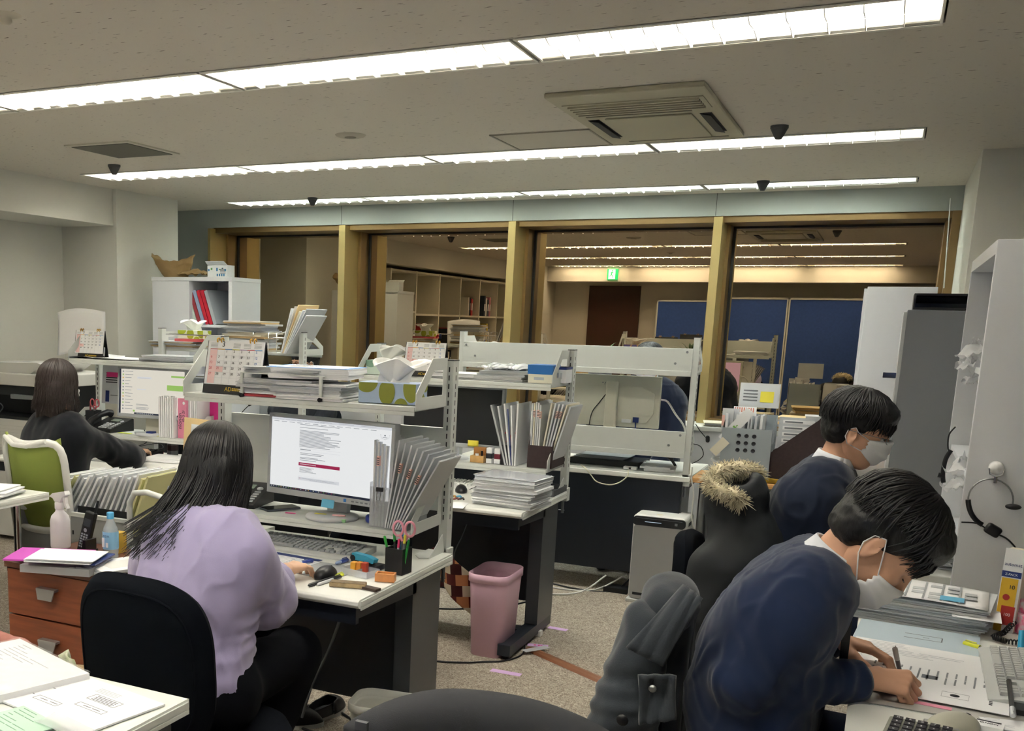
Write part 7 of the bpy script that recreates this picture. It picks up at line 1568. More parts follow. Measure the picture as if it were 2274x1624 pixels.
sheet('sticky_note',Vector((P(575,900,y=6.15).x,6.15,1.035)),.09,.06,0,'pale blue note on the lower far shelf','sticky note',mat('pale_blue_note','8fb8d0',.6),.012)
pile((P(600,905,y=6.2).x,6.2,1.031),.26,.16,4,(.008,.014),0,'pale paper on the lower far shelf','paper','papers on the lower far shelf',[PAPER,PAPER3])
t=thing('headset',P(545,905,y=6.05),'thin black headset boom over the lower far shelf','headset'); m=cable('x',[P(532,922,y=6.05),P(545,908,y=6.05),P(556,898,y=6.05)],.003,BLK,None); m.build('boom',t); m=MB(); m.cyl(P(553,900,y=6.05),P(560,896,y=6.05),.01,BLK,8); m.build('microphone',t)
# left bookcase contents
cols=['c8a0a4','e0dcd4','b8d0c0','c8d4cc','9a3a44','a0b0d0','c6283c','c6283c','a8b0b8','8a929a']
for i in range(9):
    x=xm_=P(424,700,y=6.75).x+.018+i*.036; c_=Vector((x,6.79,1.492)); standing(c_,.030,.30,.27,0,-.34-.0*i,['pale pink','white','mint','pale green','crimson edged','pale blue','red','second red','grey'][i]+' file leaning left in the top compartment of the left bookcase','file',mat('bookf_'+cols[i],cols[i],.45),'coloured files in the left bookcase')
KR=mat('kraft_paper','a58a5e',.85,bump=.5,bscale=25); t=thing('paper_bag',P(400,600,y=6.75),'crumpled brown paper bag on top of the left bookcase','paper bag')
q=Vector((P(392,612,y=6.78).x,6.78,1.842)); m=MB()
def bag(u,v):
    a=u*2*PI; r_=.085+.075*v+.018*math.sin(a*3+2)*v+.01*noise.noise(Vector((math.cos(a)*3,math.sin(a)*3,v*4))); z=.155*v+.03*math.sin(a*2+1)*v*v+.012*noise.noise(Vector((math.cos(a)*4,math.sin(a)*4,v*6)))
    return q+Vector((math.cos(a)*r_*1.15-.03*v,math.sin(a)*r_*.75,max(0,z)))
m.grid(bag,52,14,KR); m.build('bag_body',t,solid=.002)
m=MB(); q2=q+Vector((.20,-.02,0)); m.grid(lambda u,v: q2+Vector(((u-.5)*.24,(v-.5)*.16,.03+.035*math.sin(u*PI)*math.sin(v*PI)+.02*noise.noise(Vector((u*6,v*6,2))))),18,12,KR); m.build('bag_fold',t,solid=.002)
q=Vector((P(492,612,y=6.72).x,6.72,1.842)); X=Matrix.Translation(q)@Matrix.Rotation(.0,4,'Z'); t=thing('mask_box',q,'blue and white carton of masks on the right of the left bookcase','carton'); m=MB(); m.box((-.095,-.05,0),(.085,.05,.095),mat('carton_white','e4e8ea',.5),M=X); m.build('carton',t)
m=MB()
for i in range(7): m.box((-.09+i*.025,-.0506,.05+.008*(i%3)),(-.075+i*.025,-.05,.066+.008*(i%2)),[mat('ct_blue','4a8ac0',.5),mat('ct_green','5a9a5a',.5),mat('ct_dark','3a4a58',.5)][i%3],M=X)
for i in range(4): m.box((-.01+.02*i,-.0506,.012),(.002+.02*i,-.05,.03),MATS['ct_blue'],M=X); m.box((.02,-.0506,.034+.009*i),(.07,-.05,.038+.009*i),MATS['ct_dark'],M=X)
m.build('carton_print',t); m=MB(); m.prism([(-.095,-.05,.095),(.085,-.05,.095),(.08,-.09,.12),(-.09,-.09,.12)],(0,.002,.002),MATS['carton_white'],M=X); m.build('carton_flap',t)
# ---------------------------------------------------------------- left front: drawer cabinet top, cart, copier
z=.5265
sheet('plastic_case',P(150,1262,z=z),.30,.23,.28,'clear plastic document case at the bottom of the heap on the wooden cabinet','case',CLEAR,.03)
sheet('folder',P(112,1235,z=.56),.32,.22,.42,'bright orchid pink folder on the wooden cabinet','folder',mat('orchid_folder','cf56c4',.4),.007)
sheet('folder',P(165,1240,z=.568),.27,.20,.30,'dark blue edged folder under the white sheets on the wooden cabinet','folder',NAVB,.006)
o,_=pile((P(140,1235,z=.575).x+.03,P(140,1235,z=.575).y-.02,.575),.27,.19,3,(.003,.005),.34,'white handwritten sheet on the wooden cabinet','paper','handwritten sheets on the wooden cabinet',[PAPER],jit=.012)
q=Vector((-3.18,3.40,z)); t=thing('spray_bottle',q,'white trigger spray bottle standing on the wooden cabinet','spray bottle'); WP=mat('white_plastic','e9e6ea',.35)
m=MB(); m.lathe([(0,0),(.041,0),(.044,.01),(.044,.12),(.038,.145),(.02,.165),(.018,.175)],q,WP,28); m.build('bottle',t); m=MB(); m.lathe([(.02,.175),(.022,.18),(.022,.205),(.015,.21)],q,mat('spray_white','f2f2f2',.35),20); m.build('collar',t)
m=MB(); X=Matrix.Translation(q)@Matrix.Rotation(-.15,4,'Z'); m.prism([(-.055,-.014,.228),(-.03,-.014,.245),(.05,-.014,.262),(.058,-.014,.245),(.03,-.014,.23),(.018,-.014,.208),(-.018,-.014,.208),(-.03,-.014,.222)],(0,.028,0),MATS['spray_white'],M=X); m.prism([(.030,-.008,.235),(.045,-.008,.235),(.05,-.008,.205),(.062,-.008,.185),(.052,-.008,.18),(.038,-.008,.205)],(0,.016,0),MATS['spray_white'],M=X); m.build('trigger_head',t,bevel=.004)
q=Vector((-3.02,3.36,z)); t=thing('cordless_phone',q,'black cordless handset with an antenna standing in its charger on the wooden cabinet','telephone'); X=Matrix.Translation(q)@Matrix.Rotation(.18,4,'Y')@Matrix.Rotation(-.15,4,'X')
m=MB(); m.box((-.026,-.014,.01),(.026,.014,.19),BLK,M=X); m.build('handset',t,bevel=.006); m=MB(); m.tube([X@Vector((.018,.002,.19)),X@Vector((.018,.002,.245))],.0055,BLK,8); m.build('antenna',t)
m=MB(); KW=mat('key_light','9aa0a8',.5)
for r_ in range(6):
    for c_ in range(3): m.box((-.018+c_*.0135,-.0155,.03+r_*.011),(-.009+c_*.0135,-.014,.037+r_*.011),KW,M=X)
m.lathe([(0,.001),(.009,.001)],X@Vector((0,-.0155,.108)),KW,14,axis=Matrix.Rotation(PI/2,3,'X')); m.box((-.018,-.0152,.125),(.018,-.014,.158),mat('lcd_dark','3a4046',.3),M=X); m.build('keypad',t)
m=MB(); m.prism([(-.04,-.035,0),(.045,-.035,0),(.045,-.035,.02),(-.04,-.035,.012)],(0,.085,0),BLK,M=Matrix.Translation(q)); m.prism([(.018,-.03,0),(.045,-.03,0),(.045,-.03,.07),(.03,-.03,.07)],(0,.07,0),BLK,M=Matrix.Translation(q)); m.build('charger',t,bevel=.004)
q=Vector((-2.86,3.36,z)); t=thing('water_bottle',q,'clear plastic water bottle with a light blue cap on the wooden cabinet','bottle'); PET=mat('pet_plastic','dfe9ee',.1,spec=.7,alpha=.4)
m=MB(); m.lathe([(0,0),(.028,.002),(.033,.01),(.031,.02),(.033,.03),(.033,.12),(.030,.135),(.016,.165),(.013,.172),(.013,.18)],q,PET,28); m.build('bottle',t)
m=MB(); m.lathe([(.0336,.045),(.0340,.05),(.0340,.115),(.0336,.12)],q,mat('blue_label','8fc0e2',.4),28); m.box(q+Vector((-.018,-.0352,.055)),q+Vector((-.006,-.0338,.095)),PAPER); m.box(q+Vector((.002,-.0352,.055)),q+Vector((.014,-.0338,.075)),PAPER); n_=m; text(m,'AQUA',frame(q+Vector((.004,-.0352,.103)),(1,0,0),(0,0,1)),.012,NAVB); m.build('label_band',t)
m=MB(); m.lathe([(0,.202),(.014,.202),(.0155,.198),(.0155,.176),(.014,.174)],q,mat('cap_blue','5cb4e4',.35),20); m.build('cap',t)
q=Vector((-2.92,3.47,z)); m=MB(); m.box(q+Vector((-.03,-.02,0)),q+Vector((.03,.03,.09)),mat('mustard_box','cda73c',.5)); lab(m.build('small_box',None,loc=q),'mustard yellow box behind the cordless phone','box')
q=Vector((-2.78,3.50,z)); t=thing('battery_charger',q,'white device with a black window standing behind the water bottle','device'); X=Matrix.Translation(q)@Matrix.Rotation(.2,4,'Y'); m=MB(); m.box((-.03,-.025,0),(.03,.025,.17),MATS['spray_white'],M=X); m.build('case',t,bevel=.006); m=MB(); m.box((-.02,-.0262,.06),(.012,-.025,.14),BLKG,M=X); m.build('window',t)
for i,lb in enumerate(('lower clear envelope on the right of the wooden cabinet','white sheet with a grey square on the right of the wooden cabinet')):
    sheet('envelope' if i==0 else 'paper',Vector((-2.74+.02*i,3.27,z+.0305*(i>0)+.0)) if 0 else Vector((-2.73+.03*i,3.24,z+.012*i)),.20,.26,-.3-.1*i,lb,'envelope' if i==0 else 'paper',CLEAR2 if i==0 else PAPER,.011,marks=[(-.28,-.3,.56,.6)] if i else None,mm=mat('off_white','e2e4e2',.8))
for i in range(6): 
    c_=Vector((-2.70+.012*i,3.62+.01*i,.50)); X=frame(c_,(.25,1,0),(.28+.05*i,0,1)); m=MB(); m.box((-.13,0,0),(.13,.36,.006),CLEAR2,M=X); lab(m.build('document_file',None,loc=c_),'big clear file leaning right behind the lilac woman\'s left shoulder','file','big clear files behind the lilac woman\'s shoulder')
# cart
t=thing('file_cart',(-3.4,3.85,0),'grey and white rolling file cart packed with leaning files','cart'); CG=mat('cart_grey','9fa1a1',.5)
m=MB(); m.prism([(-3.82,3.74,.60),(-3.05,3.74,.60),(-3.12,3.74,.16),(-3.70,3.74,.16)],(0,.008,0),CG); 
for x in (-3.6,-3.42): m.box((x,3.738,.50),(x+.008,3.741,.52),DK)
m.build('side_panel',t); m=MB(); m.prism([(-3.82,4.12,.60),(-3.05,4.12,.60),(-3.12,4.12,.16),(-3.70,4.12,.16)],(0,.008,0),CG); m.build('side_panel',t)
m=MB(); m.tube([(-3.83,3.74,.60),(-3.04,3.74,.60),(-3.04,4.13,.60),(-3.83,4.13,.60)],.012,WHITE,10,closed=True); m.build('top_rim',t)
m=MB(); m.box((-3.72,3.75,.15),(-3.10,4.12,.16),CG); m.build('bottom_tray',t)
for y in (3.72,4.10): m=MB(); m.tube([(-3.05,y,.12),(-3.05,y,.70),(-3.02,y,.745),(-2.95,y,.755),(-2.86,y,.74),(-2.83,y,.70),(-2.83,y,.12)],.014,WHITE,12); m.build('end_pipe',t)
for x in (-3.7,-2.9):
    for y in (3.76,4.08): m=MB(); m.cyl((x-.01,y,.03),(x+.01,y,.03),.03,BLK,14); m.cyl((x,y,.04),(x,y,.14),.01,STEEL,8); m.build('caster',t)
m=MB(); m.box((-3.78,3.78,.5),(-3.45,4.08,.505),BLK); m.box((-3.78,3.78,.505),(-3.45,3.785,.635),BLK); m.build('file_bin',t); m=MB(); m.box((-3.42,3.78,.5),(-3.1,4.08,.505),BLK); m.box((-3.42,3.78,.505),(-3.1,3.785,.635),BLK); m.build('file_bin',t)
mat('pale_yellow_file','e6e2a8',.5)
tb={0:[(.8,'5ab8e0')],1:[(.62,'5ab8e0')],3:[(.78,'f29a74')]}
for i in range(20):
    yl=[CLEAR2,CLEAR2,PAPER,mat('pale_yellow_file','e6e2a8',.5) if i>17 else CLEAR2,PAPER][i%5]; yl=MATS['pale_yellow_file'] if i in (4,19) else yl
    standing(Vector((-3.76+i*.034,3.93,.51)),.012,.29,.315+.012*((i*7)%3),0,.68-.016*i,'clear or white file leaning right in the rolling cart','file',yl,'files in the rolling cart',tabs=tb.get(i))
# copier
t=thing('photocopier',(-5.1,5.3,0),'white multifunction copier with a dark middle at the left edge','copier'); CW=mat('copier_white','dcdbd6',.45); CD=mat('copier_dark','23262c',.4)
x1=-5.0; m=MB(); m.box((-5.65,5.12,.03),(x1,5.75,.32),CW); m.box((-5.65,5.115,.33),(x1,5.75,.48),CW); m.box((-5.65,5.115,.49),(x1,5.75,.84),CW); 
for k in range(14): m.box((-5.6,5.112,.51+k*.022),(x1-.04,5.116,.512+k*.022),mat('copier_line','c8c6c0',.5))
m.build('paper_drawers',t,bevel=.004); m=MB(); m.box((-5.66,5.13,.84),(-4.99,5.76,.86),CD); m.box((-5.66,5.35,.86),(-4.99,5.76,1.07),CD); m.box((-5.62,5.14,1.0),(-5.0,5.4,1.07),CD); m.box((-5.2,5.12,.98),(-4.85,5.4,1.01),mat('copier_tray','7c8286',.4)); m.build('output_bay',t,bevel=.004)
m=MB(); m.box((-5.68,5.10,1.07),(-4.80,5.78,1.15),CW); m.build('scanner_bed',t,bevel=.006); m=MB(); m.prism([(-5.68,5.16,1.15),(-5.05,5.16,1.15),(-4.95,5.16,1.21),(-4.99,5.16,1.225),(-5.68,5.16,1.20)],(0,.5,0),CW); m.box((-5.4,5.2,1.205),(-5.18,5.5,1.212),mat('copier_label','8a8a8e',.4)); m.build('document_feeder',t,bevel=.008)
m=MB(); m.box((-5.19,5.108,.39),(-5.16,5.114,.44),mat('blue_sticker','3f86c6',.5)); m.build('blue_sticker',t)
cable('cable',[(-5.5,5.11,.87),(-5.4,5.10,.92),(-5.3,5.10,.95),(-5.25,5.10,.92),(-5.3,5.10,.87)],.004,mat('dull_cable','6a7076',.5),'grey cable loop lying in the copier bay')
LD=desk(-4.62,-3.45,2.86,3.62,'white desk fragment at the left edge with white papers on its corner',leg=(True,False),panel=False)
m=MB(); m.box((-4.5,3.2,.1),(-3.52,3.22,.69),NAVY); o=m.build('modesty_panel',LD); m=MB(); m.cyl((-3.56,3.52,0),(-3.56,3.52,.69),.018,CHROME,12); m.build('leg',LD)
pile((-3.66,3.40,.7215),.30,.21,4,(.006,.009),.3,'white sheaf on the corner of the left edge desk','paper','white sheaves on the left edge desk',[PAPER,CLEAR2],jit=.03)
# bottom left desk papers
def docsheet(c,w_,d,yaw,label,m_=PAPER,h=.0015,boxes=(),n=8,seed=1,grp=None):
    o=sheet('printed_sheet',c,w_,d,yaw,label,'paper',m_,h,marks=textmarks(n,seed=seed,hh=.006),mm=mat('faint_text','b4b8c0',.8)); return o
q=P(175,1560,z=.7225); X=Matrix.Translation(q)@Matrix.Rotation(-.18,4,'Z'); m=MB(); m.box((-.16,-.11,0),(.155,.11,.004),PAPER,M=X); z_=.0042
def rb(x0,y0,x1,y1,mt=INK,t_=.0008):
    for a in (((x0,y0),(x1,y0+t_)),((x0,y1-t_),(x1,y1)),((x0,y0),(x0+t_,y1)),((x1-t_,y0),(x1,y1))): m.box((a[0][0],a[0][1],.004),(a[1][0],a[1][1],.0045),mt,M=X)
rb(.00,.02,.09,.05); rb(.01,-.02,.10,-.002); rb(-.09,-.055,-.01,-.035)
for k in range(4): m.box((.012,.024+k*.006,.004),(.08,.026+k*.006,.0045),INK,M=X)
for k in range(4): m.box((-.02,.06+k*.006,.004),(.05,.062+k*.006,.0045),PAPER3,M=X)
for (a,b) in ((.03,-.012),(.06,-.012),(-.075,-.046),(-.04,-.046),(-.12,.01),(-.13,-.04)): m.box((a,b,.004),(a+.025,b+.002,.0045),INK,M=X)
lab(m.build('printed_sheet',None,loc=q),'white sheets with printed flow chart boxes on the bottom left desk','paper')
q=P(15,1495,z=.7225); t_=sheet('clear_binder',q,.34,.24,-.32,'thick clear-covered printed document at the far left of the bottom left desk','binder',PAPER,.018,marks=textmarks(16,-.35,.3,seed=8,hh=.01),mm=mat('faint_text','b4b8c0',.8))
m=MB(); X=Matrix.Translation(q+Vector((0,0,.019)))@Matrix.Rotation(-.32,4,'Z'); m.grid(lambda u,v: X@Vector((-.172+.344*u,-.122+.244*v,.002+.003*noise.noise(Vector((u*14,v*10,0))))),30,20,mat('gloss_film','f0f2f4',.08,spec=.8,alpha=.25)); lab(m.build('clear_cover',None,loc=q),'glossy clear cover on the thick document at the far left','cover')
sheet('form_slip',P(45,1605,z=.727),.15,.10,-.28,'pale green printed slip at the bottom left corner','paper',mat('pale_green','bfe0cc',.7),.002,marks=textmarks(7,seed=3,hh=.02),mm=mat('green_text','8ab49a',.8))
sheet('document_file',P(150,1622,z=.727),.16,.05,-.2,'crumpled clear file corner at the bottom edge of the left desk','file',CLEAR,.004,curl=.006)
t=thing('tote_bag',(-2.2,2.42,0),'tan bag with green and yellow scarf cloth behind the bottom left desk','bag'); TAN=mat('tan_cloth','8d7657',.9,bump=.4,bscale=300)
solid([('b',(-2.17,2.40,.22),(.13,.07,.21),None,.05),('b',(-2.15,2.40,.38),(.10,.06,.06),None,.04)],.009,TAN,'bag_body',t,disp=foldy(.008,9))
m=MB(); m.grid(lambda u,v: P(148,1460,y=2.30)+Vector((-.035+.07*u+.01*math.sin(v*5),.02*math.sin(u*6),.02*math.sin(u*PI)-.10*v)),12,12,mat('green_yellow_cloth','b6c98a',.85,var=.5,vscale=35,col2='e4e0d0')); m.build('scarf_end',t,solid=.006)
t=thing('shawl',(-2.5,2.3,.4),'pinkish brown draped cloth at the far left edge behind the desk','cloth'); a_=P(-60,1412,y=2.3); b_=P(45,1440,y=2.3); c_=P(100,1475,y=2.3)
solid([('c',tuple(a_),.045,tuple(b_),.03,.02),('c',tuple(b_),.03,tuple(c_),.018,.02),('c',tuple(Vector((a_.x,a_.y,.0))),.06,tuple(a_),.045,.02)],.007,mat('rose_cloth','b07468',.8,var=.2,vscale=12),'drape',t,disp=foldy(.006,14))
# ---------------------------------------------------------------- floor things
def bin_(c,top,bot,h,mt,label,yaw=0,lip=.012):
    t=thing('waste_bin',c,label,'waste bin'); n=len(rrect(.2,.2,.05)); 
    def ring(w_,d,r,z): return [Matrix.Translation(c)@Matrix.Rotation(yaw,4,'Z')@Vector((x,y,z)) for x,y in rrect(w_,d,r,5)]
    prof=[(bot[0],bot[1],0),(top[0]*.93,top[1]*.93,h*.86),(top[0]*.935,top[1]*.935,h*.90),(top[0],top[1],h*.905),(top[0],top[1],h),(top[0]-.008,top[1]-.008,h+.002),(top[0]-.012,top[1]-.012,h*.9),(bot[0]-.01,bot[1]-.01,.006)]
    m=MB(); vs=[]; 
    for w_,d,z in prof: vs+=ring(w_,d,min(w_,d)*.28,z)
    m.add(vs,[(i*n+k,i*n+(k+1)%n,(i+1)*n+(k+1)%n,(i+1)*n+k) for i in range(len(prof)-1) for k in range(n)]+[tuple(range(n))[::-1],tuple((len(prof)-1)*n+k for k in range(n))],mt,True); m.build('bin_body',t); return t
a=P(1038,1455,z=0); b=P(1100,1466,z=0)
bin_(Vector(((a.x+b.x)/2+.005,a.y+.14,0)),(.20,.31),(.155,.25),.40,mat('pink_bin','eec4d8',.4),'tall pink waste bin beside the desk leg',yaw=.02)
bin_(Vector((-1.40,3.07,0)),(.26,.20),(.20,.15),.27,mat('ivory_bin','e4e4dc',.4),'ivory waste bin at the bottom, behind the grey covered chair',yaw=.15)
# air purifier
q=Vector((-1.045,6.03,0)); y0=5.86
x0=P(1391,1333,y=y0).x; x1=P(1508,1345,y=y0).x; hh=P(1405,1150,y=y0).z; print('pur',x0,x1,hh)
t=thing('air_purifier',((x0+x1)/2,y0+.13,0),'tall silver and white air purifier standing on the carpet','air purifier'); PWH=mat('purifier_white','e6e6e2',.35); PSL=mat('purifier_silver','b4b7b9',.35,metal=.3)
m=MB(); m.box((x0,y0+.01,.02),(x1,y0+.27,hh+.02),PWH); m.build('housing',t,bevel=.022,seg=4); m=MB(); m.box((x0-.005,y0-.01,0),(x1+.005,y0+.28,.02),PWH); m.build('base_plate',t,bevel=.004)
m=MB(); m.prism([(x,y0+.011,z_) for x,z_ in rrect(x1-x0-.02,hh-.06,.02,5,(x0+x1)/2,(hh-.06)/2+.025)],(0,-.014,0),PSL); m.build('front_panel',t)
m=MB(); m.prism([(x,y0+.012,z_) for x,z_ in rrect(x1-x0-.006,.052,.02,5,(x0+x1)/2,hh-.012)],(0,-.016,0),CD); m.box((x0+.07,y0-.0045,hh-.016),(x0+.16,y0-.004,hh-.013),emis('led_strip','cfe4f4',.5)); m.box((x1-.06,y0-.0046,hh-.022),(x1-.045,y0-.004,hh-.008),mat('panel_icon','8a9096',.4)); m.box((x0+.02,y0-.0046,hh+.003),(x1-.02,y0-.004,hh+.005),MATS['panel_icon']); m.build('control_strip',t)
m=MB(); m.box((x0+.03,y0-.0045,.045),(x1-.03,y0-.003,.06),CD); m.build('lower_slot',t); m=MB(); m.tube([(x1-.035,y0-.004,hh-.08),(x1-.022,y0-.004,hh-.068),(x1-.018,y0-.004,hh-.084)],.0014,INKD,5,closed=True); m.build('brand_triangle',t)
m=MB(); m.box((x1-.1,y0-.0035,.12),(x1-.05,y0-.003,.126),INK); m.build('brand_print',t)
m=MB(); [m.box((x1-.001,y0+.08,.06+.012*k),(x1+.002,y0+.22,.064+.012*k),PAPER3) for k in range(14)]; m.build('side_grille',t); m=MB(); m.box((x1-.001,y0+.09,hh-.035),(x1+.0015,y0+.17,hh-.015),CD); m.build('carry_grip',t); m=MB(); m.lathe([(0,.001),(.018,.001),(.02,0)],((x0+x1)/2-.01,y0+.07,hh+.02),PAPER2,20); m.build('top_button',t)
# tapes and cable cover
PT=mat('lilac_tape','d8b4e4',.6)
for c_,w_,yw,lb in (((-1.385,4.305,.001),.14,.02,'lilac tape strip on the carpet nearest the camera'),((-1.38,4.77,.001),.10,.25,'lilac tape piece with handwriting beside the brown cable cover'),((-1.375,5.10,.001),.10,-.05,'lilac tape strip beside the rear foot of the desk leg')):
    sheet('tape_strip',Vector(c_),w_,.042,yw,lb,'tape',PT,.001,marks=[(-.2,-.1,.12,.3),(.0,-.2,.1,.4),(.12,.0,.1,.2)] if 'hand' in lb else None,mm=PINK)
t=thing('cable_cover',(-1.1,4.5,0),'brown floor cable cover running across the carpet','cable cover'); a=Vector((-1.40,4.69,.001)); b=Vector((-.84,4.33,.001)); d=(b-a).normalized(); n_=Vector((-d.y,d.x,0)); BC_=mat('brown_cover','8a5a3e',.45)
m=MB(); m.prism([a+n_*.03,a+n_*.022+Vector((0,0,.010)),a-n_*.0+Vector((0,0,.014)),a-n_*.022+Vector((0,0,.010)),a-n_*.03],b-a,BC_); m.build('cover_strip',t)
for c_,lb in ((a+d*.05,'translucent white tape holding the brown cable cover near the desk leg'),): 
    X=Matrix.Translation(c_+Vector((0,0,.0155)))@Matrix.Rotation(math.atan2(n_.y,n_.x),4,'Z'); m=MB(); m.box((-.075,-.02,0),(.075,.02,.001),mat('clear_tape','dfe2e6',.3,alpha=.7),M=X); lab(m.build('tape_strip',None,loc=c_),lb,'tape')
m=MB(); m.lathe([(0,.004),(.05,.004),(.055,0)],(-.845,4.30,.015),mat('disc_white','c9d4dc',.5),26); m.tube([(-.87,4.28,.02),(-.86,4.30,.02),(-.85,4.27,.02),(-.84,4.30,.02)],.0015,INKD,5); lab(m.build('floor_disc',None,loc=(-.845,4.30,0)),'pale round disc taped over the end of the brown cable cover','disc')
# plaid blanket on the hidden chair, power strips, cables
PL=bpy.data.materials.new('plaid_wool'); PL.use_nodes=True; nt=PL.node_tree; N_=nt.nodes; L_=nt.links; b_=N_['Principled BSDF']; b_.inputs['Roughness'].default_value=.95
tc=N_.new('ShaderNodeTexCoord'); sp_=N_.new('ShaderNodeSeparateXYZ'); L_.new(tc.outputs['UV'] if 0 else tc.outputs['Object'],sp_.inputs[0]); prev=None
def stripe(sock,freq,ph):
    a1=N_.new('ShaderNodeMath'); a1.operation='MULTIPLY'; a1.inputs[1].default_value=freq; L_.new(sock,a1.inputs[0]); a2=N_.new('ShaderNodeMath'); a2.operation='SINE'; a3=N_.new('ShaderNodeMath'); a3.operation='ADD'; a3.inputs[1].default_value=ph; L_.new(a1.outputs[0],a3.inputs[0]); L_.new(a3.outputs[0],a2.inputs[0]); a4=N_.new('ShaderNodeMath'); a4.operation='GREATER_THAN'; a4.inputs[1].default_value=0; L_.new(a2.outputs[0],a4.inputs[0]); return a4.outputs[0]
def mixc(f,a,b):
    m_=N_.new('ShaderNodeMix'); m_.data_type='RGBA'; L_.new(f,m_.inputs[0]); 
    for k,v in ((6,a),(7,b)):
        if isinstance(v,str): m_.inputs[k].default_value=srgb(v)
        else: L_.new(v,m_.inputs[k])
    return m_.outputs[2]
c1=mixc(stripe(sp_.outputs['X'],60,0),'6a2a24','c8865a'); c2_=mixc(stripe(sp_.outputs['Z'],55,1),c1,mixc(stripe(sp_.outputs['X'],60,1.5),'d8ccb4','4a1c1c')); L_.new(c2_,b_.inputs['Base Color'])
t=thing('blanket',P(1010,1270,y=4.5),'red and cream plaid blanket hanging from the hidden chair behind the pink bin','blanket'); c_=P(1005,1275,y=4.52)
m=MB(); m.grid(lambda u,v: c_+Vector((-.16+.30*u,.03*math.sin(u*9)+.05*v,.09-.22*v+.05*math.sin(u*4+.5)-.06*abs(u-.35)*2)),22,16,PL); m.build('blanket_cloth',t,solid=.008)
t=thing('power_strip',P(1150,1405,y=4.75),'black power adapter behind the pink bin','adapter'); q=Vector((P(1150,1400,y=4.85).x,4.85,.0)); m=MB(); m.box(q+Vector((-.04,-.03,0)),q+Vector((.04,.05,.05)),BLK); m.build('adapter_body',t,bevel=.004); m=MB(); m.box(q+Vector((-.12,.06,0)),q+Vector((.10,.10,.03)),mat('strip_white','d8d8d4',.4)); m.build('socket_strip',t,bevel=.003)
G_='cables lying on the carpet'
z=.006
cable('cable',[(-1.95,4.45,z),(-1.75,4.28,z),(-1.60,4.32,z),(-1.52,4.38,z),(-1.44,4.45,z),(-1.40,4.6,z),(-1.46,4.8,.03)],.004,BLK,'thin black cable looping on the carpet in front of the pink bin','cable')
for k,(pts,lb,mt) in enumerate((([(-2.0,4.95,.05),(-1.85,5.0,.06),(-1.6,5.1,.10),(-1.45,5.2,.16)],'black cable rising behind the pink bin to the desk leg',BLK),
    ([(-1.9,5.9,.02),(-1.75,5.8,z),(-1.6,5.75,z),(-1.45,5.85,.02),(-1.35,6.0,.10)],'white cable arcing under the window desk',mat('white_cable','dcdcd6',.5)),
    ([(-1.95,5.95,.02),(-1.7,6.0,z),(-1.5,5.95,z),(-1.3,6.02,z),(-1.2,6.15,.12)],'black cable under the window desk left of the air purifier',BLK),
    ([(-1.85,6.1,.2),(-1.75,6.0,.02),(-1.6,5.9,z),(-1.4,5.98,.01),(-1.25,6.1,.1)],'second white cable crossing under the window desk',MATS['white_cable']),
    ([(-2.35,3.5,.02),(-2.2,3.35,z),(-2.0,3.3,z),(-1.75,3.25,z),(-1.55,3.35,z)],'black cable on the carpet beside the shoes',BLK),
    ([(-2.3,3.45,.02),(-2.1,3.42,z),(-1.85,3.50,z),(-1.65,3.35,z),(-1.58,3.1,z)],'second black cable on the carpet behind the shoes',BLK))):
    cable('cable',pts,.005,mt,lb)
cable('cable',[(-1.62,3.22,.68),(-1.66,3.2,.5),(-1.72,3.22,.35),(-1.80,3.25,.2),(-1.85,3.26,.05)],.006,mat('grey_cable','6e7276',.5),'grey cable hanging under the nearest desk beside the woman\'s legs')
cable('cable',[(-1.85,5.13,.70),(-1.84,4.9,.5),(-1.9,4.92,.35),(-1.86,4.9,.2)],.003,mat('grey_cable','6e7276',.5),'pale cable hanging under the second desk')
m=MB(); m.prism([(-1.36,6.0,.0),(-1.22,6.0,.0),(-1.22,6.0,.03),(-1.36,6.0,.03)],(0,.1,0),BLK); lab(m.build('power_strip',None,loc=(-1.3,6.05,0),bevel=.003),'black power strip on the carpet left of the air purifier','power strip')
def slipper(c,yaw,label):
    X=Matrix.Translation(c)@Matrix.Rotation(yaw,4,'Z'); t=thing('slip_on_shoe',c,label,'shoe','black slip-on shoes under the nearest desk'); m=MB()
    def sole(k): return [(X@Vector((x*(.047-.006*(y<0)),y*.125+.0,k))) for x,y in [(math.cos(a)*(1 if math.sin(a)>0 else .85),math.sin(a)) for a in [2*PI*i/28 for i in range(28)]]]
    m.prism(sole(.0),(0,0,.018),mat('shoe_sole','c8c8c4',.6)); m.build('sole',t); m=MB()
    def up(u,v):
        a=u*2*PI; x=math.cos(a)*(.046-.006*(math.sin(a)<0)); y=math.sin(a)*.122; h=.018+(.045+.01*math.sin(a))*v; k=1-.30*v**2*(1.0 if math.sin(a)>0 else .35)
        if math.sin(a)>.1: y=y*(1-.62*v**1.3*math.sin(a)); 
        return X@Vector((x*k,y*(1-.1*v),h+.012*math.sin(v*PI)*max(0,math.sin(a))))
    m.grid(up,36,8,SHOE); m.build('upper',t,solid=.004); m=MB(); m.prism([X@Vector((x*.036,y*.108-.008,.02)) for x,y in [(math.cos(a),math.sin(a)) for a in [2*PI*i/20 for i in range(20)]]],(0,0,.006),mat('insole','54575c',.8)); m.build('insole',t)
slipper(P(722,1590,z=0),-.15,'black slip-on shoe standing upright-toed right of the other under the desk'); slipper(P(648,1612,z=0),-1.0,'black slip-on shoe lying turned left under the desk')
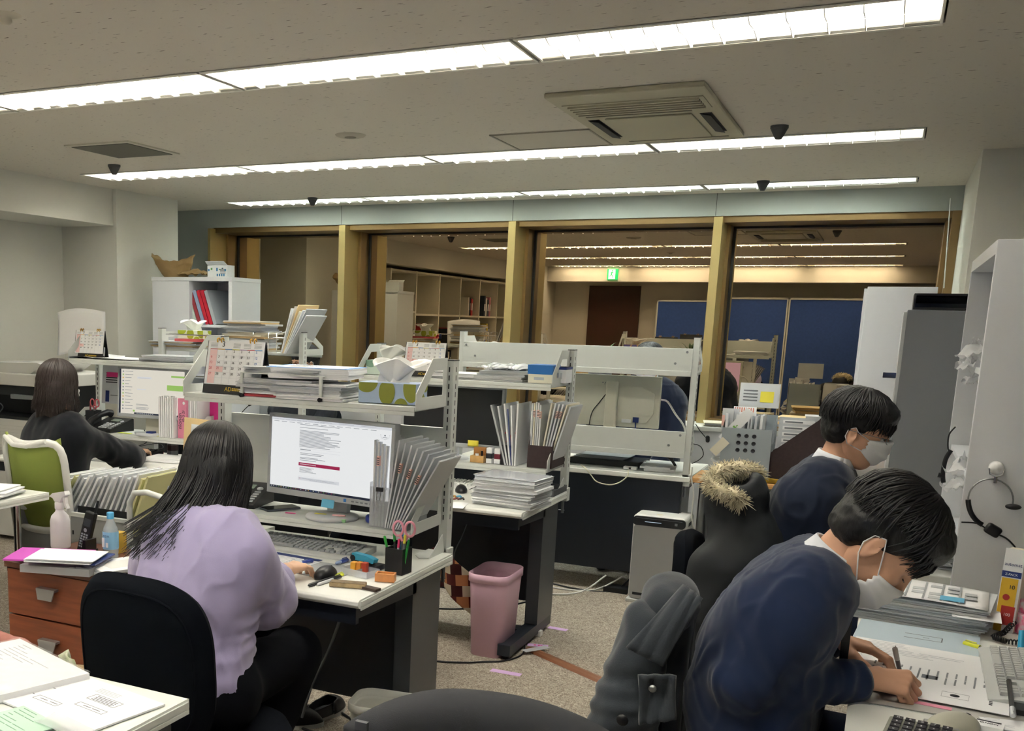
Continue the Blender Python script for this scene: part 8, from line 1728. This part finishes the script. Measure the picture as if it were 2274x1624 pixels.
# ---------------------------------------------------------------- right desk
z=.7205
sheet('desk_mat',Vector((.20,2.86,z)),.40,.60,0,'grey desk mat under the writing man\'s papers','mat',mat('mat_grey3','b9b7b2',.6),.0015)
GT_='forms piled at the far end of the writing man\'s desk'
o,zz=pile((.165,3.46,z),.34,.25,8,(.006,.010),-.05,'sheaf of forms in the pile at the far end of the writing man\'s desk','paper',GT_,[PAPER,PAPER3,PAPER],jit=.015)
X=Matrix.Translation((.15,3.45,zz))@Matrix.Rotation(-.08,4,'Z'); m=MB(); m.grid(lambda u,v: X@Vector((-.18+.36*u,-.125+.25*v,.004+.018*math.sin(u*PI)*.4)),16,6,PAPER)
for k in range(7): 
    for j in range(4): 
        if (k+j)%3: m.box((-.15+k*.045,-.10+j*.05,.012),(-.12+k*.045,-.07+j*.05,.0126),mat('form_grey','c4c8cc',.8),M=X)
    m.box((-.165+k*.045,-.115,.012),(-.160+k*.045,.11,.0124),mat('form_line','a4a8ac',.8),M=X)
m.box((.06,-.105,.0128),(.12,-.05,.0135),SKY,M=X); lab(m.build('form_booklet',None,loc=X.translation,solid=.001),'printed form with a blue sticky note topmost on the far pile of the man\'s desk','form')
docsheet(Vector((.30,3.42,z+.052)),.12,.26,-.05,'black and white printed sheet sticking out right of the far pile',seed=4,n=9)
sheet('clear_file',Vector((.15,3.20,z+.0016)),.30,.22,-.08,'pale blue clear file with printed sheets beyond the writing paper','file',mat('pale_blue_file','c9dae6',.3,spec=.5),.003,marks=[(-.1,-.1,.3,.01),(-.1,.1,.3,.01),(.2,-.1,.01,.2),(.05,0,.05,.01)],mm=INK)
docsheet(Vector((.155,2.99,z+.005)),.33,.20,-.10,'white printed sheet under the writing man\'s left hand',seed=5,n=12)
X=Matrix.Translation((.17,2.78,z+.0068))@Matrix.Rotation(-.10,4,'Z'); m=MB(); m.box((-.165,-.15,0),(.165,.15,.0012),PAPER,M=X); r=random.Random(3)
for k in range(14): 
    x=-.13+k*.02; 
    for j in range(2): L=r.uniform(.02,.06); m.box((x,.10-L-.05*j,.0012),(x+.004,.10-.05*j,.0016),mat('text_grey','8e9298',.8),M=X)
m.box((.03,-.06,.0012),(.085,-.0595,.0016),INK,M=X); m.box((.03,-.10,.0012),(.085,-.0995,.0016),INK,M=X); m.box((.03,-.10,.0012),(.0305,-.06,.0016),INK,M=X); m.box((.085,-.10,.0012),(.0855,-.06,.0016),INK,M=X); m.lathe([(0,.0016),(.010,.0016),(.010,.0012)],X@Vector((.057,-.08,0)),INKD,16); [m.box((.125,-.10+.012*k,.0012),(.132,-.094+.012*k,.0016),INKD,M=X) for k in range(4)]
m.box((-.02,.02,.0012),(.015,.05,.0016),INK,M=X); lab(m.build('printed_sheet',None,loc=X.translation),'white printed document the writing man is filling in','paper')
sheet('sticky_note',Vector((.16,2.615,z+.0018)),.10,.02,-.12,'pink sticky edge peeking from under the written document','sticky note',mat('soft_pink','f09ab4',.6),.001)
pen_at(P(2000,1500,z=.735)+Vector((.0,.0,0)),P(1987,1440,z=.82)+Vector((0,.0,0)),.0052,'3a2020','c0b8b4','dark clicking pen held in the writing man\'s hand')
pen_at(P(2180,1440,z=.728),P(2140,1428,z=.728),.006,'a8aab0','dce03a','highlighter with a yellow cap beyond the keyboard')
kx=P(2225,1500,z=.73); keyboard(Vector((.375,2.93,.7225)),.46,.17,-PI/2-.02,'light grey keyboard at the right edge beside the papers',mat('keyboard_light','c2c5c4',.5),mat('key_lg','bdbfbe',.5))
pen_at(P(2240,1510,z=.75),P(2250,1590,z=.74),.0055,'16171a','c8ccd0','black pen lying on the light grey keyboard')
# snack-like carton with pink packets
q=P(2205,1398,z=.7215); t=thing('carton',q,'white, yellow and red printed carton at the right edge','carton'); Y=frame(q,(.0,-0.0,0) if 0 else (.94,-.34,0),(.19,.0,1)); m=MB(); m.box((0,0,-.06),(.05,.238,-.0005),PAPER2,M=Y); m.build('carton_body',t,bevel=.002); m=MB(); YB_=mat('carton_yellow','e6b82e',.5); RB_=mat('carton_red','c23a34',.5)
m.box((0,0,0),(.05,.24,.002),PAPER,M=Y); m.box((0.002,.055,.002),(.043,.155,.003),YB_,M=Y); m.box((.0,.0,.002),(.02,.05,.003),YB_,M=Y); m.box((.012,.02,.003),(.046,.075,.004),RB_,M=Y); m.box((0,.158,.002),(.048,.175,.003),NAVB,M=Y); m.lathe([(0,.001),(.009,.001)],Y@Vector((.02,.10,.003)),RB_,16,axis=Y.to_3x3())
text(m,'automat',Y@Matrix.Translation((.025,.195,.003)),.013,NAVB); text(m,'Z-PACK',Y@Matrix.Translation((.024,.166,.0035)),.009,PAPER); text(m,'10',Y@Matrix.Translation((.03,.13,.0035)),.016,INKD); text(m,'100',Y@Matrix.Translation((.028,.05,.0042)),.012,PAPER); m.build('printed_front',t)
for i in range(5):
    c_=Y@Vector((.062+.012*i,.03+.04*i,-.01)); m=MB(); m.box((-.006,-.03,-.03),(.006,.03,.03),mat('packet_pink','e85a8c' ,.3,var=.6,vscale=60,col2='d8d4d8'),M=Matrix.Translation(c_)@Matrix.Rotation(.4+.2*i,4,'Z')); lab(m.build('packet',None,loc=c_,bevel=.004),'shiny pink and clear packet leaning against the printed carton','packet','pink packets beside the printed carton')
pts=[]; a=P(2262,1360,z=.75); b=P(2215,1410,z=.735)
m=MB(); path=[P(2290,1330,z=.80),P(2262,1372,z=.76),P(2230,1405,z=.735),P(2205,1415,z=.735),P(2235,1425,z=.73),P(2290,1430,z=.73)]
for i in range(220):
    t_=i/219*(len(path)-1.001); k=int(t_); p=path[k].lerp(path[k+1],t_-k); ax=(path[k+1]-path[k]).normalized(); u=ax.orthogonal().normalized(); v_=ax.cross(u); an=i*1.0; pts.append(p+(u*math.cos(an)+v_*math.sin(an))*.0065)
m.tube(pts,.0022,BLK,5); lab(m.build('coiled_cord',None),'black coiled telephone cord at the right edge beside the printed carton','cord')
m=MB(); q=P(2268,1440,z=.74); m.cyl(q+Vector((0,0,-.015)),q+Vector((.0,.03,.04)),.008,mat('cyan_grip','2fa8d8',.4),10); lab(m.build('marker',None,loc=q),'bright cyan marker end at the right edge','marker')
# near desk: mouse, calculator, eraser
mouse_dev(Vector((.205,2.475,.7205)),-.9,'large beige computer mouse near the bottom right',mat('beige_mouse','c9c8b8',.4),L=.125,W=.07,H=.036)
q=Vector((.135,2.33,.7205)); t=thing('calculator',q,'grey desktop calculator with dark keys at the bottom edge','calculator'); X=Matrix.Translation(q)@Matrix.Rotation(-.15,4,'Z')@Matrix.Rotation(.10,4,'X'); m=MB(); m.box((-.065,-.09,0),(.065,.085,.018),mat('calc_grey','9c9c90',.45),M=X); m.build('calculator_case',t,bevel=.004); m=MB()
for r_ in range(6):
    for c_ in range(5): m.box((-.056+c_*.023,.062-r_*.02,.018),(-.038+c_*.023,.076-r_*.02,.025),mat('calc_key','3c3a40',.4),M=X); text(m,'MRC7894561230+-x/=%TAXGT0.'[(r_*5+c_)%24],X@Matrix.Translation((-.047+c_*.023,.069-r_*.02,.0252)),.008,PAPER)
m.build('keys',t,)
q=P(2085,1620,z=.7215); t=thing('label_case',q,'small silver case with a dark window beside the calculator','case'); m=MB(); m.box(q+Vector((-.03,-.04,0)),q+Vector((.035,.012,.015)),mat('silver_case','b8babc',.35,metal=.4)); m.build('case_body',t,bevel=.002); m=MB(); m.box(q+Vector((-.018,-.03,.015)),q+Vector((.012,.006,.016)),mat('lcd_grey','8b9189',.3)); m.build('window',t)
q=P(2195,1618,z=.7215); t=thing('eraser',q,'white and black eraser reading MONO at the bottom right','eraser'); X=Matrix.Translation(q)@Matrix.Rotation(-.15,4,'Z'); m=MB(); m.box((-.028,-.03,0),(.028,.012,.013),PAPER,M=X); m.box((-.024,.004,.013),(.022,.010,.0136),INKD,M=X); m.build('eraser_body',t); n=MB(); text(n,'MONO',X@Matrix.Translation((0,-.006,.0134))@Matrix.Rotation(PI,4,'Z'),.011,INKD); n.build('print',t)
sheet('booklet',P(2235,1612,z=.7212),.09,.07,.2,'white printed card at the bottom right corner beside the eraser','card',PAPER,.002,marks=textmarks(5,seed=2,hh=.02),mm=PAPER3)
m=MB(); q=P(2262,1560,z=.735); m.box(q+Vector((-.01,-.06,-.012)),q+Vector((.03,.03,.0)),BLK); lab(m.build('black_case',None,loc=q),'black case partly cut off at the bottom right edge','case')
# headset on the bookcase side
y=3.985; t=thing('headset',P(2195,1100,y=y),'black and silver call headset hanging from a white hook on the bookcase side','headset')
def circ(cx,cy,rx,ry,a0,a1,n=20): return [P(cx+rx*math.cos(a0+(a1-a0)*i/n),cy+ry*math.sin(a0+(a1-a0)*i/n),y=y) for i in range(n+1)]
m=MB(); m.tube(circ(2200,1110,50,46,-PI*1.02,PI*.12),.003,STEEL,6); m.build('headband',t)
m=MB(); m.tube(circ(2200,1110,50,60,PI*.62,PI*1.0,12),.008,BLK,8); m.build('mic_boom',t)
q=P(2205,1178,y=y); m=MB(); solid([('b',tuple(q),(.024,.016,.018),(0,.5,0),.008)],.004,BLK,'x',mb=m,pad=.012); m.build('earpiece',t); m=MB(); q=P(2250,1126,y=y); solid([('e',tuple(q),(.024,.014,.010),None)],.003,BLK,'x',mb=m,pad=.012); m.build('temple_pad',t)
m=cable('x',[P(2135,1160,y=y),P(2170,1163,y=y),P(2195,1178,y=y)],.0025,BLK,None); m.build('microphone_cable',t); m=cable('x',[P(2218,1188,y=y),P(2240,1200,y=y),P(2262,1230,y=y),P(2275,1290,y=y),P(2280,1330,y=3.9)],.003,BLK,None); m.build('cord',t)
q=P(2213,1040,y=4.0); t=thing('wall_hook',q,'round white magnetic hook on the bookcase side','hook'); m=MB(); m.lathe([(0,-.018),(.012,-.017),(.02,-.010),(.022,0),(.022,.018)],q,mat('hook_white','ececec',.25),24,axis=Matrix.Rotation(-PI/2,3,'X')); m.build('hook_disc',t); m=MB(); m.tube([q+Vector((-.021,-.012,0)),q+Vector((-.018,-.016,-.02)),q+Vector((0,-.018,-.028)),q+Vector((.018,-.016,-.02)),q+Vector((.021,-.012,0))],.002,CHROME,6); m.cyl(q+Vector((0,-.018,-.028)),q+Vector((0,-.018,-.048)),.005,CHROME,8); m.build('hook_wire',t)
# plastic bags spilling from the bookcase and a second headset
PB=mat('thin_plastic_bag','eef0f2',.15,spec=.7,alpha=.55)
for i,(px,py,yy,s_,lb) in enumerate(((2150,755,4.5,1.0,'crumpled clear bag spilling from the top compartment of the right bookcase'),(2140,790,4.45,.9,'crumpled clear bag just below the topmost bag of the right bookcase'),(2135,828,4.5,.55,'small clear bag corner below the two upper bags'),(2128,1010,4.35,1.0,'crumpled clear bag in the middle compartment of the right bookcase'),(2100,1050,4.5,.9,'white paper-like bag hanging below the middle clear bag'),(2098,1285,4.3,.9,'clear bag in the lowest visible compartment of the right bookcase'))):
    q=P(px,py,y=yy); q.x=max(q.x,.29); m=MB(); r=random.Random(i)
    m.grid(lambda u,v: q+Vector((-.05*s_+.14*u*s_-.03*math.sin(v*7+i)*s_,(v-.5)*.16*s_,.05*s_*noise.noise(Vector((u*5+i*3,v*5,1)))+.05*s_*(u-.5)-.03*s_)),16,16,PB); m.grid(lambda u,v: q+Vector((-.03*s_+.06*u*s_,(v-.5)*.12*s_+.03*s_*math.sin(u*6),-.06*s_*v+.03*s_*noise.noise(Vector((u*6,v*6+i,3))))),12,12,PB)
    lab(m.build('plastic_bag',None,loc=q),lb,'plastic bag')
t=thing('headset',P(2100,980,y=4.6),'black headset dangling left of the right bookcase in front of the grey cabinet','headset'); yy=4.5
m=cable('x',[P(2122,948,y=yy),P(2108,965,y=yy),P(2105,990,y=yy),P(2108,1010,y=yy)],.003,BLK,None); m.build('cord',t); m=cable('x',[P(2112,1000,y=yy),P(2100,1020,y=yy),P(2094,1050,y=yy),P(2095,1072,y=yy)],.009,BLK,None); m.build('mic_boom',t); m=MB(); m.cyl(P(2083,1055,y=yy),P(2096,1058,y=yy),.010,BLK,10); m.build('earpiece',t)
# papers on the small desk behind the man
pile((.16,4.32,.722),.26,.22,9,(.006,.009),0,'white sheaf in the flat pile on the desk behind the writing man','paper','flat pile on the desk behind the writing man',[PAPER,PAPER3],jit=.006)
